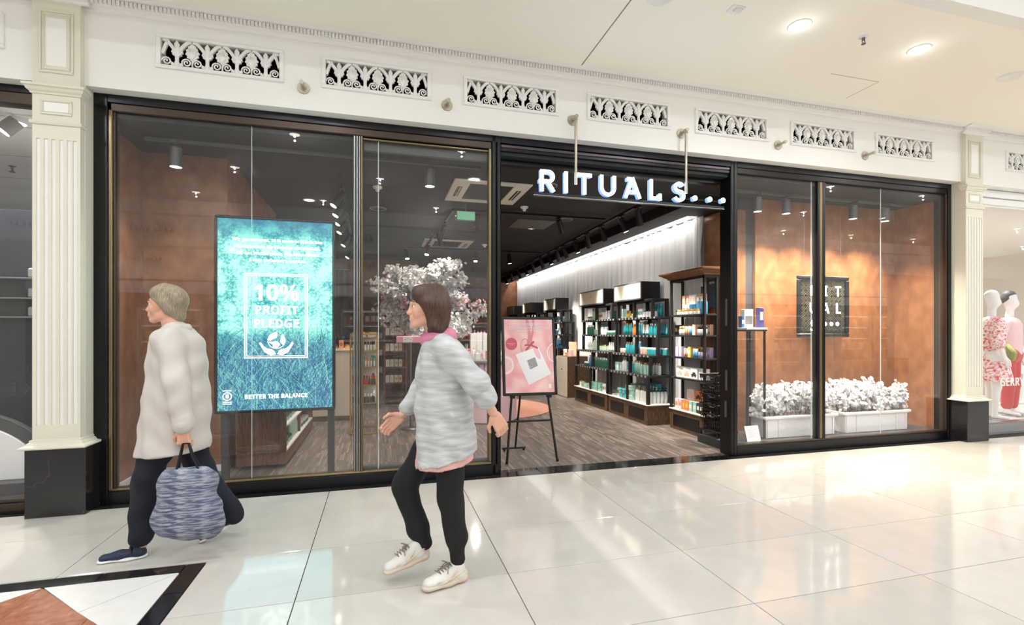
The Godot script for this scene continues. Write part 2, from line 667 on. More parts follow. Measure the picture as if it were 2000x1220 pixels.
func mall_shell() -> void:
	var c := structure("ceiling")
	# low band along the shops, raised field in the middle, low band on the other side
	var mb := MB.new()
	mb.span(Vector3(-16, CEIL, -0.2), Vector3(1.872, CEIL + 0.2, 1.70))
	mb.span(Vector3(1.884, CEIL, -0.2), Vector3(24, CEIL + 0.2, 1.70))
	mb.span(Vector3(-16, CEIL, 7.4), Vector3(24, CEIL + 0.2, 13.2))
	part(c, "soffit", mb, M.ceiling_cream)
	var seam := MB.new()
	seam.span(Vector3(1.872, CEIL + 0.012, 0.0), Vector3(1.884, CEIL + 0.2, 1.70))
	part(c, "seam", seam, M.joint)
	mb = MB.new()
	mb.span(Vector3(-16, COFFER, 1.5), Vector3(24, COFFER + 0.2, 7.6))
	part(c, "raised_field", mb, sm("coffer_paint", Color(0.74, 0.73, 0.70), 0.7))
	mb = MB.new()
	mb.span(Vector3(-16, CEIL, 1.6), Vector3(24, COFFER, 1.72))
	mb.span(Vector3(-16, CEIL, 7.38), Vector3(24, COFFER, 7.5))
	part(c, "riser", mb, M.wall_cream)
	# access hatch: a hairline frame flush in the ceiling
	mb = MB.new()
	var h0 := Vector3(4.33, CEIL - 0.0012, 0.62)
	mb.span(h0, h0 + Vector3(0.62, 0.002, 0.005))
	mb.span(h0 + Vector3(0.62, 0, -0.36), h0 + Vector3(0.625, 0.002, 0.005))
	part(c, "hatch_edge", mb, sm("hatch_line", Color(0.62, 0.59, 0.52), 0.8))
	for s in 2:
		var w := structure("wall_left" if s == 0 else "wall_right")
		mb = MB.new()
		var x := -16.0 if s == 0 else 24.0
		mb.span(Vector3(x - 0.2, 0, -0.2), Vector3(x + 0.2, COFFER + 0.2, 13.2))
		part(w, "panel", mb, M.wall_cream)


const PITCH := 1.2357
const GRILLE_X0 := -1.2545


func holes_wall(w: Node3D, x0: float, x1: float, y0: float, y1: float, z0: float, z1: float, hx: Array, hw: float, hy0: float, hy1: float, mat: Material) -> void:
	# a wall slab with a row of rectangular openings
	var mb := MB.new()
	mb.span(Vector3(x0, y0, z0), Vector3(x1, hy0, z1))
	mb.span(Vector3(x0, hy1, z0), Vector3(x1, y1, z1))
	var x := x0
	for c in hx:
		mb.span(Vector3(x, hy0, z0), Vector3(c - hw / 2, hy1, z1))
		x = c + hw / 2
	mb.span(Vector3(x, hy0, z0), Vector3(x1, hy1, z1))
	part(w, "fascia", mb, mat)


func pilaster(x0: float, x1: float, label: String) -> void:
	var p := structure("pilaster", label)
	var cx := (x0 + x1) * 0.5
	var w := x1 - x0
	var mb := MB.new()
	mb.span(Vector3(x0 - 0.03, 0, -0.16), Vector3(x1 + 0.05, 0.508, 0.09), 0.004)
	part(p, "plinth", mb, M.black_stone)
	# base moulding, swept round three sides
	mb = MB.new()
	ring_moulding(mb, x0, x1, 0.055, -0.14, [Vector2(0.0, 0.575), Vector2(0.012, 0.572), Vector2(0.014, 0.556), Vector2(0.024, 0.55), Vector2(0.03, 0.536), Vector2(0.042, 0.53), Vector2(0.058, 0.527), Vector2(0.062, 0.517), Vector2(0.056, 0.508), Vector2(0.0, 0.508)])
	part(p, "base_moulding", mb, M.pilaster_cream)
	# shaft with flutes
	mb = MB.new()
	mb.span(Vector3(x0, 0.5, -0.16), Vector3(x1, 0.68, 0.055))
	mb.span(Vector3(x0, 2.825, -0.16), Vector3(x1, 3.95, 0.055))
	mb.span(Vector3(x0, 0.68, -0.16), Vector3(x1, 2.825, 0.045))
	var fl := [0.023, 0.071, 0.119, 0.167, 0.215, 0.253]
	var edge := 0.0
	for q in fl:
		mb.span(Vector3(x0 + edge * w / 0.3, 0.68, 0.044), Vector3(x0 + q * w / 0.3, 2.825, 0.055))
		edge = q + 0.025
	mb.span(Vector3(x0 + edge * w / 0.3, 0.68, 0.044), Vector3(x1, 2.825, 0.055))
	part(p, "shaft", mb, M.pilaster_cream)
	for q in fl:
		mb = MB.new()
		mb.span(Vector3(x0 + q * w / 0.3, 0.68, 0.043), Vector3(x0 + (q + 0.025) * w / 0.3, 2.825, 0.048))
		part(p, "flute", mb, M.plaster_white)
	mb = MB.new()
	ring_moulding(mb, x0, x1, 0.055, 0.0, [Vector2(0, 2.96), Vector2(0.012, 2.957), Vector2(0.016, 2.945), Vector2(0.012, 2.932), Vector2(0, 2.928)])
	part(p, "astragal", mb, M.pilaster_cream)
	mb = MB.new()
	ring_moulding(mb, x0, x1, 0.055, 0.0, [Vector2(0, 3.228), Vector2(0.045, 3.222), Vector2(0.046, 3.205), Vector2(0.034, 3.198), Vector2(0.026, 3.18), Vector2(0.012, 3.168), Vector2(0.01, 3.158), Vector2(0, 3.155)])
	part(p, "capital", mb, M.pilaster_cream)
	panel(p, cx, 3.065, w * 0.66, 0.115, w * 0.52, 0.072)
	panel(p, cx, 3.555, w * 0.72, 0.47, w * 0.42, 0.362)


func ring_moulding(mb: MB, x0: float, x1: float, zf: float, zb: float, prof: Array) -> void:
	# prof: (projection, height) from top to bottom, swept along the left side, the front and the right side
	var path := []
	for v in prof:
		path.append([Vector3(x0 - v.x, v.y, zb), Vector3(x0 - v.x, v.y, zf + v.x), Vector3(x1 + v.x, v.y, zf + v.x), Vector3(x1 + v.x, v.y, zb)])
	for k in path.size() - 1:
		for i in 3:
			mb.quad(path[k + 1][i], path[k + 1][i + 1], path[k][i + 1], path[k][i])


func panel(p: Node3D, cx: float, cy: float, w: float, h: float, iw: float, ih: float) -> void:
	# raised picture-frame moulding with a white field
	var mb := MB.new()
	frame_bars(mb, cx, cy, w, h, 0.014, 0.055, 0.064)
	frame_bars(mb, cx, cy, (w + iw) / 2, (h + ih) / 2, 0.008, 0.055, 0.06)
	part(p, "panel_moulding", mb, M.pilaster_cream)
	mb = MB.new()
	mb.box(Vector3(cx, cy, 0.056), Vector3(iw, ih, 0.006), 0.002)
	part(p, "panel_field", mb, M.plaster_white)


func frame_bars(mb: MB, cx: float, cy: float, w: float, h: float, t: float, z0: float, z1: float) -> void:
	var bv := minf(t, z1 - z0) * 0.35
	for s in [-1, 1]:
		mb.box(Vector3(cx, cy + s * (h - t) / 2, (z0 + z1) / 2), Vector3(w, t, z1 - z0), bv)
		mb.box(Vector3(cx + s * (w - t) / 2, cy, (z0 + z1) / 2), Vector3(t, h - 2 * t, z1 - z0), bv)


func cornice(called: String, x0: float, x1: float, z: float, dentils := true) -> void:
	var t := structure(called)
	var prof := [Vector2(0, 3.858), Vector2(0.014, 3.862), Vector2(0.018, 3.876), Vector2(0.03, 3.882), Vector2(0.034, 3.892), Vector2(0.05, 3.896), Vector2(0.052, 3.932), Vector2(0.085, 3.936), Vector2(0.1, 3.944), Vector2(0.12, 3.95)]
	var mb := MB.new()
	for k in prof.size() - 1:
		var a: Vector2 = prof[k]
		var b: Vector2 = prof[k + 1]
		mb.quad(Vector3(x0, a.y, z + a.x), Vector3(x1, a.y, z + a.x), Vector3(x1, b.y, z + b.x), Vector3(x0, b.y, z + b.x))
	for xx in [x0, x1]:
		for k in prof.size() - 1:
			mb.quad(Vector3(xx, prof[k].y, z - 0.01), Vector3(xx, prof[k].y, z + prof[k].x), Vector3(xx, prof[k + 1].y, z + prof[k + 1].x), Vector3(xx, prof[k + 1].y, z - 0.01))
	part(t, "moulding", mb, M.plaster_white)
	if dentils:
		mb = MB.new()
		var x := x0 + 0.02
		while x < x1 - 0.02:
			mb.box(Vector3(x, 3.914, z + 0.060), Vector3(0.0225, 0.036, 0.02), 0.003)
			x += 0.0285
		part(t, "dentils", mb, M.plaster_white, "", "stuff")


func facade() -> void:
	var w := structure("wall_front")
	var hx := []
	for k in 7:
		hx.append(GRILLE_X0 + k * PITCH)
	holes_wall(w, -2.5, 7.4, 3.278, CEIL, -0.16, 0.0, hx, 0.87, 3.512, 3.728, M.wall_cream)
	holes_wall(w, 7.4, 16.0, 3.27, CEIL, -0.16, 0.0, [8.37, 9.606, 10.84, 12.08, 13.3], 0.87, 3.512, 3.728, M.wall_cream)
	holes_wall(w, -12.0, -2.5, 3.27, CEIL, -0.16, 0.0, [-3.165, -4.4, -5.63, -6.87], 0.87, 3.512, 3.728, M.wall_cream)
	var mb := MB.new()
	# reveal strips beside the frames, and the wall far to either side
	mb.span(Vector3(-2.496, 0, -0.3), Vector3(-2.194, 3.278, -0.001))
	mb.span(Vector3(7.104, 0, -0.3), Vector3(7.396, 3.278, -0.001))
	mb.span(Vector3(16.0, 0, -0.2), Vector3(24, CEIL, 0))
	mb.span(Vector3(-16.0, 0, -0.2), Vector3(-12, CEIL, 0))
	part(w, "pier", mb, M.pilaster_cream)
	pilaster(-2.5, -2.2, "fluted cream pilaster on a black stone plinth, left of the tall shop window")
	pilaster(7.1, 7.4, "fluted cream pilaster on a dark plinth, between the planter window and the clothes shop")
	cornice("trim_1", -2.2, 7.1, 0.0)
	cornice("trim_2", 7.4, 16.0, 0.0)
	cornice("trim_3", -12.0, -2.5, 0.0)
	cornice("trim_4", -2.56, -2.14, 0.055, false)
	cornice("trim_5", 7.04, 7.46, 0.055, false)


func pane(w: Node3D, x0: float, x1: float, y0: float, y1: float, z: float) -> void:
	var mb := MB.new()
	mb.quad(Vector3(x0, y0, z), Vector3(x1, y0, z), Vector3(x1, y1, z), Vector3(x0, y1, z))
	part(w, "pane", mb, M.glass)


func bars(w: Node3D, called: String, mat: Material, list: Array, bev := 0.004) -> void:
	var mb := MB.new()
	for b in list:
		mb.span(Vector3(b[0], b[1], b[2]), Vector3(b[3], b[4], b[5]), bev)
	part(w, called, mb, mat)


func shop_windows() -> void:
	var w := structure("window_1", "tall black and brass framed shop window with the lit screen behind it")
	bars(w, "frame", M.frame_black, [[-2.194, 0.0, -0.28, -2.10, 3.277, -0.105], [-2.10, 3.212, -0.28, 1.133, 3.277, -0.105], [-2.10, 0.0, -0.28, 1.133, 0.10, -0.105]])
	bars(w, "jamb", M.frame_black, [[1.042, 0.0, -0.24, 1.085, 3.277, -0.105], [1.09, 0.0, -0.24, 1.133, 3.277, -0.11]], 0.008)
	bars(w, "brass_trim", M.brass, [[-2.10, 0.10, -0.2, -2.072, 3.212, -0.115], [1.012, 0.125, -0.2, 1.042, 3.15, -0.115], [-2.10, 0.10, -0.2, 1.042, 0.122, -0.115], [-0.15, 3.118, -0.2, 1.012, 3.135, -0.12]], 0.006)
	bars(w, "head_trim", M.bronze, [[-2.10, 3.148, -0.2, 1.042, 3.212, -0.115], [-2.072, 0.122, -0.2, -2.055, 3.148, -0.125]], 0.006)
	bars(w, "mullion", M.steel, [[-0.232, 0.122, -0.2, -0.212, 3.148, -0.118], [-0.208, 0.122, -0.2, -0.191, 3.148, -0.114], [-0.187, 0.122, -0.2, -0.171, 3.148, -0.118]], 0.005)
	bars(w, "mullion_brass", M.brass, [[-0.170, 0.122, -0.2, -0.150, 3.148, -0.112]], 0.006)
	bars(w, "inner_sash", M.spot_grey, [[-0.15, 3.04, -0.22, 1.012, 3.115, -0.18], [-0.15, 0.122, -0.22, 1.012, 0.15, -0.18]])
	pane(w, -2.055, -1.068, 0.122, 3.148, -0.15)
	pane(w, -1.064, -0.232, 0.122, 3.148, -0.15)
	pane(w, -0.15, -0.018, 0.122, 3.118, -0.15)
	pane(w, -0.012, 1.012, 0.122, 3.118, -0.15)
	bars(w, "glass_joint", M.glass_edge, [[-1.068, 0.122, -0.154, -1.064, 3.148, -0.146], [-0.018, 0.122, -0.154, -0.012, 3.118, -0.146]], 0.0)
	# doorway
	var d := structure("door_1", "open doorway head and jambs of the shop, dark metal")
	bars(d, "head", M.frame_black, [[1.133, 3.212, -0.28, 3.76, 3.277, -0.105], [1.133, 3.145, -0.28, 3.76, 3.175, -0.13], [1.133, 3.06, -0.34, 3.76, 3.11, -0.26]])
	bars(d, "door_track", M.track_metal, [[1.133, 3.178, -0.28, 3.76, 3.208, -0.125]], 0.006)
	bars(d, "jamb", M.frame_black, [[3.762, 0.0, -0.30, 3.80, 3.277, -0.11], [3.80, 0.0, -0.26, 3.842, 3.277, -0.105]], 0.008)
	bars(d, "lock_plate", M.grey_metal, [[3.757, 0.72, -0.2, 3.762, 0.95, -0.17], [3.757, 1.45, -0.2, 3.762, 1.75, -0.17], [3.757, 0.42, -0.21, 3.762, 0.60, -0.18]], 0.0)
	# right shop window
	w = structure("window_2", "wide dark framed shop window with the white flower boxes behind it")
	bars(w, "frame", M.frame_black, [[3.842, 3.212, -0.28, 7.10, 3.277, -0.105], [7.045, 0.0, -0.28, 7.10, 3.212, -0.105], [3.842, 0.0, -0.28, 7.045, 0.10, -0.105]])
	bars(w, "brass_trim", M.bronze, [[3.842, 0.122, -0.2, 3.852, 3.15, -0.112], [7.018, 0.122, -0.2, 7.045, 3.15, -0.115], [3.842, 0.10, -0.2, 7.045, 0.122, -0.115]], 0.005)
	bars(w, "head_trim", M.bronze_dark, [[3.842, 3.148, -0.2, 7.045, 3.212, -0.115]], 0.006)
	bars(w, "mullion", M.frame_black, [[4.972, 0.122, -0.2, 4.998, 3.148, -0.118], [5.04, 0.122, -0.2, 5.086, 3.148, -0.118]], 0.006)
	bars(w, "mullion_brass", M.brass, [[5.0, 0.122, -0.2, 5.038, 3.148, -0.112]], 0.008)
	pane(w, 3.852, 4.905, 0.122, 3.148, -0.15)
	pane(w, 4.909, 4.972, 0.122, 3.148, -0.15)
	pane(w, 5.086, 5.968, 0.122, 3.148, -0.15)
	pane(w, 5.972, 7.018, 0.122, 3.148, -0.15)
	bars(w, "glass_joint", M.glass_edge, [[4.905, 0.122, -0.154, 4.909, 3.148, -0.146], [5.968, 0.122, -0.154, 5.972, 3.148, -0.146]], 0.0)


func shop_shell() -> void:
	var f := structure("floor")
	var mb := MB.new()
	mb.span(Vector3(-2.4, -0.2, -11.1), Vector3(4.6, -0.0005, -0.24))
	mb.span(Vector3(-2.4, -0.2, -0.24), Vector3(1.04, -0.0005, -0.15))
	part(f, "parquet", mb, M.shop_floor)
	mb = MB.new()
	mb.span(Vector3(3.86, 0, -0.84), Vector3(7.1, 0.10, -0.24))
	part(f, "window_platform", mb, M.dark_grey)
	var c := structure("ceiling")
	mb = MB.new()
	mb.span(Vector3(-2.5, SHOP_CEIL, -11.1), Vector3(7.3, SHOP_CEIL + 0.15, -0.16))
	part(c, "plasterboard", mb, M.shop_ceiling)
	mb = MB.new()
	for x in [-0.6, 0.6, 1.8, 3.0]:
		mb.span(Vector3(x, SHOP_CEIL - 0.001, -10.9), Vector3(x + 0.004, SHOP_CEIL + 0.02, -0.3))
	for z in [-1.5, -2.7, -3.9, -5.1, -6.3, -7.5]:
		mb.span(Vector3(-1.4, SHOP_CEIL - 0.001, z), Vector3(4.2, SHOP_CEIL + 0.02, z + 0.004))
	part(c, "panel_joint", mb, M.black_soft)
	# dark bulkhead along the curtain
	mb = MB.new()
	mb.span(Vector3(3.72, 2.965, -10.9), Vector3(4.07, SHOP_CEIL + 0.01, -1.35), 0.004)
	mb.span(Vector3(3.72, 2.965, -1.35), Vector3(4.5, SHOP_CEIL + 0.01, -0.86), 0.004)
	part(c, "bulkhead", mb, M.black_soft)
	var w := structure("wall_left")
	mb = MB.new()
	mb.span(Vector3(-2.4, 0, -0.99), Vector3(-2.2, SHOP_CEIL, -0.24), 0.002)
	mb.span(Vector3(-2.4, 0, -1.06), Vector3(-1.47, SHOP_CEIL, -0.962), 0.003)
	mb.span(Vector3(-1.57, 0, -3.3), Vector3(-1.468, SHOP_CEIL, -0.964), 0.003)
	part(w, "wood_panel", mb, M.copper_wood)
	mb = MB.new()
	mb.span(Vector3(-2.4, 0, -11.1), Vector3(-1.75, SHOP_CEIL, -3.2))
	part(w, "dark_panel", mb, M.dark_grey)
	var bb := structure("baseboard_left")
	mb = MB.new()
	mb.span(Vector3(-2.2, 0, -0.962), Vector3(-2.188, 0.06, -0.26), 0.002)
	mb.span(Vector3(-2.188, 0, -0.962), Vector3(-1.46, 0.06, -0.95), 0.002)
	part(bb, "board", mb, M.white)
	w = structure("wall_back")
	mb = MB.new()
	mb.span(Vector3(-1.8, 0, -7.9), Vector3(0.9, SHOP_CEIL, -7.7))
	mb.span(Vector3(0.8, 0, -11.1), Vector3(4.6, SHOP_CEIL, -10.9))
	mb.span(Vector3(0.8, 0, -11.0), Vector3(0.9, SHOP_CEIL, -7.7))
	part(w, "wood_panel", mb, M.copper_wood)
	w = structure("wall_right")
	mb = MB.new()
	mb.span(Vector3(4.38, 0, -11.1), Vector3(4.6, SHOP_CEIL, -1.30))
	part(w, "plaster", mb, M.white)
	mb = MB.new()
	mb.span(Vector3(4.33, 0, -1.345), Vector3(4.6, 2.965, -0.86), 0.003)
	mb.span(Vector3(4.712, 0.0, -0.95), Vector3(7.12, SHOP_CEIL, -0.82), 0.003)
	mb.span(Vector3(7.085, 0.0, -0.86), Vector3(7.12, SHOP_CEIL, -0.2), 0.003)
	part(w, "wood_panel", mb, M.copper_wood)
	mb = MB.new()
	mb.span(Vector3(4.33, 0, -0.93), Vector3(4.712, SHOP_CEIL, -0.86), 0.003)
	part(w, "dark_panel", mb, M.dark_grey)
	# curtain: pleated cloth hung along the wall
	var grid := []
	var top := []
	var low := []
	var z := -10.85
	var ph := 0.0
	while z < -1.36:
		ph += 0.62 + 0.35 * sin(z * 3.1) * sin(z * 7.7)
		var x := 4.315 + 0.03 * sin(ph) + 0.012 * sin(ph * 2.3 + 1.0)
		top.append(Vector3(4.31 + (x - 4.31) * 0.55, 2.99, z))
		low.append(Vector3(x, 0.04, z))
		z += 0.022
	var mid := []
	for i in top.size():
		mid.append(low[i].lerp(top[i], 0.85))
	grid = [low, mid, top]
	mb = MB.new()
	mb.sheet(grid)
	var t := thing("curtain", "long white pleated curtain hanging along the right-hand shop wall behind the shelves", "curtain")
	part(t, "cloth", mb, M.curtain)
	mb = MB.new()
	mb.span(Vector3(4.29, 2.99, -10.87), Vector3(4.33, 3.01, -1.36))
	part(t, "rail", mb, M.white)
	# loose curtain end, tied up beside the wooden return
	t = thing("curtain_end", "narrow bunched end of white curtain beside the copper wall panel over the doorway shelves", "curtain")
	mb = MB.new()
	var g2 := []
	for k in 7:
		var row := []
		var y := 2.96 - k * 0.16
		for i in 9:
			row.append(Vector3(4.25 + 0.018 * sin(i * 1.9 + k * 0.2), y, -1.36 + (i - 4) * (0.012 + 0.004 * absf(k - 3))))
		g2.append(row)
	g2.reverse()
	mb.sheet(g2)
	part(t, "cloth", mb, M.curtain)
	# strip light in the slot above the curtain
	var s := thing("strip_light", "continuous white light strip in the slot above the white curtain", "strip light", Vector3(4.12, 3.085, -6.1))
	mb = MB.new()
	mb.box(Vector3(0, 0.0, 0), Vector3(0.03, 0.012, 9.4))
	part(s, "diffuser", mb, M.strip_light)
	for k in 3:
		var l := AreaLight3D.new()
		l.name = "strip_lamp"
		l.area_size = Vector2(0.03, 3.1)
		l.light_energy = 1.55
		l.light_color = Color(1, 0.98, 0.96)
		l.shadow_enabled = true
		l.position = Vector3(0, -0.012, -3.13 + k * 3.13)
		l.basis = Basis(Vector3.BACK, 0.4) * Basis(Vector3.RIGHT, -PI / 2)
		s.add_child(l, true)


func grilles() -> void:
	var pos := []
	for k in 7:
		pos.append(Vector3(GRILLE_X0 + k * PITCH, 3.62, 0))
	pos.append_array([Vector3(8.37, 3.62, 0), Vector3(-3.165, 3.62, 0)])
	var names := ["directly above the left part of the screen window, leftmost of seven", "above the lit screen, second from the fluted left pilaster", "above the brass edge of the doorway, third from left", "above the sign letters, fourth from left", "above the doorway's right edge, right of the second sign rod", "above the planter window, second from the right pilaster", "next to the right pilaster, last of the seven", "right of the right pilaster, above the clothes shop", "left of the left pilaster, cut by the picture edge"]
	var proto: Node3D = null
	for k in pos.size():
		var lb: String = "white palmette vent grille " + names[k]
		if proto == null:
			proto = make_grille(lb)
			proto.position = pos[k]
		else:
			copy(proto, pos[k], 0.0, lb)
	for k in 4:
		copy(proto, Vector3([9.606, 10.84, -4.4, -5.63][k], 3.62, 0), 0.0, "white palmette vent grille outside the picture, %s" % ["right of the cut grille", "second right of the cut grille", "left of the left shop's grille", "second left of it"][k])
	# the same grilles on the far side of the passage
	for k in 14:
		copy(proto, Vector3(-9 + k * 2.1, 3.62, 7.49), PI, "white palmette vent grille on the bulkhead behind the viewer, %s from the left" % ORD[k], "vent grilles behind the viewer")
		copy(proto, Vector3(-9 + k * 2.1, 3.62, 12.49), PI, "white palmette vent grille on the fascia across the passage, %s from the left" % ORD[k], "vent grilles across the passage")


func make_grille(label: String) -> Node3D:
	var t := thing("vent_grille", label, "vent grille", Vector3.ZERO, "palmette grilles in the fascia")
	var hw := 0.435
	var hh := 0.108
	var mb := MB.new()
	for s in [-1, 1]:
		mb.box(Vector3(0, s * (hh + 0.012), 0.004), Vector3(0.937, 0.026, 0.026), 0.006)
		mb.box(Vector3(s * (hw + 0.016), 0, 0.004), Vector3(0.034, hh * 2, 0.026), 0.006)
		mb.box(Vector3(0, s * (hh + 0.003), -0.03), Vector3(0.9, 0.008, 0.06))
		mb.box(Vector3(s * (hw + 0.003), 0, -0.03), Vector3(0.008, hh * 2, 0.06))
	mb.box(Vector3(0, -hh - 0.022, 0.008), Vector3(0.945, 0.014, 0.036), 0.005)
	part(t, "frame", mb, M.plaster_white)
	mb = MB.new()
	mb.box(Vector3(0, 0, -0.11), Vector3(0.9, 0.23, 0.02))
	part(t, "backing", mb, M.void)
	var bay := 0.2175
	var col := MB.new()
	col.lathe([Vector2(0.018, -hh), Vector2(0.019, -0.075), Vector2(0.014, -0.062), Vector2(0.015, -0.02), Vector2(0.023, -0.006), Vector2(0.015, 0.008), Vector2(0.017, 0.05), Vector2(0.021, 0.075), Vector2(0.012, 0.09), Vector2(0.006, 0.103), Vector2(0.0, 0.106)], Vector3.ZERO, 10)
	for s in [-1, 1]:
		col.prism(PackedVector2Array([Vector2(s * 0.008, -0.024), Vector2(s * 0.034, -0.008), Vector2(s * 0.03, 0.004), Vector2(s * 0.008, 0.01)]), -0.015, 0.008, Transform3D(), 0.003)
		col.prism(PackedVector2Array([Vector2(s * 0.008, -0.085), Vector2(s * 0.04, -0.066), Vector2(s * 0.044, -0.092), Vector2(s * 0.022, -0.105)]), -0.015, 0.006, Transform3D(), 0.003)
	var colm := col.done()
	var arch := MB.new()
	for s in [-1, 1]:
		var pts := []
		for i in 9:
			var a := float(i) / 8
			pts.append(Vector2(s * (0.006 + 0.099 * a), 0.010 + 0.098 * sin(a * PI * 0.5)))
		for q in stroke(pts, 0.027):
			arch.prism(q, -0.02, 0.006, Transform3D(), 0.005)
		for q in stroke([Vector2(s * 0.016, 0.0), Vector2(s * 0.036, 0.014), Vector2(s * 0.03, 0.03)], 0.012):
			arch.prism(q, -0.018, 0.002, Transform3D(), 0.003)
	var archm := arch.done()
	var half := []
	for s in [-1, 1]:
		var e := MB.new()
		var pts := []
		for i in 7:
			var a := float(i) / 6
			pts.append(Vector2(s * (0.431 - 0.052 * a), -0.012 + 0.114 * sin(a * PI * 0.5)))
		for q in stroke(pts, 0.024):
			e.prism(q, -0.02, 0.006, Transform3D(), 0.004)
		half.append(e.done())
	var leaf := MB.new()
	var out := PackedVector2Array()
	for i in 48:
		var a := TAU * i / 48.0
		var y := sin(a)
		var base := 0.047 * (1.0 - 0.33 * maxf(0.0, y)) * (1.0 if y > -0.75 else 0.75)
		out.append(Vector2(cos(a) * base * (1.0 + 0.12 * cos(a * 13.0)), y * 0.068 * (1.0 + 0.06 * cos(a * 13.0)) + 0.024))
	leaf.prism(out, -0.012, 0.004, Transform3D(), 0.003)
	for i in 7:
		var a := lerpf(-1.25, 1.25, i / 6.0)
		leaf.tube([Vector3(0, -0.03, 0.004), Vector3(sin(a) * 0.022, -0.005 + cos(a) * 0.02, 0.011), Vector3(sin(a) * 0.038, 0.008 + cos(a) * 0.052, 0.006)], 0.0075, 6, 0.004)
	leaf.box(Vector3(0, -0.075, -0.004), Vector3(0.012, 0.062, 0.018), 0.003)
	var leafm := leaf.done()
	var curl := MB.new()
	var sp := []
	for i in 26:
		var a := i * 0.42
		var r := 0.035 - 0.00125 * i
		sp.append(Vector3(-cos(a) * r, sin(a) * r - 0.070, 0.004 + 0.0004 * i))
	curl.tube(sp, 0.0064, 7, 0.005)
	curl.box(Vector3(-0.02, -0.1, -0.006), Vector3(0.03, 0.01, 0.016), 0.002)
	var curlm := curl.done()
	for k in 4:
		at(part(t, "colonnette", colm, M.plaster_white), Vector3(-0.32625 + k * bay, 0, -0.012))
		at(part(t, "arch", archm, M.plaster_white), Vector3(-0.32625 + k * bay, 0, -0.012))
	for k in 3:
		at(part(t, "palmette", leafm, M.plaster_white), Vector3(-bay + k * bay, 0, -0.013))
		for s in [-1, 1]:
			at(part(t, "scroll", curlm, M.plaster_white), Vector3(-bay + k * bay + s * 0.038, 0, -0.012))
	for k in 2:
		at(part(t, "end_arch", half[k], M.plaster_white), Vector3(0, 0, -0.012))
	for s in [-1, 1]:
		at(part(t, "scroll", curlm, M.plaster_white), Vector3(s * 0.397, 0, -0.012))
	return t


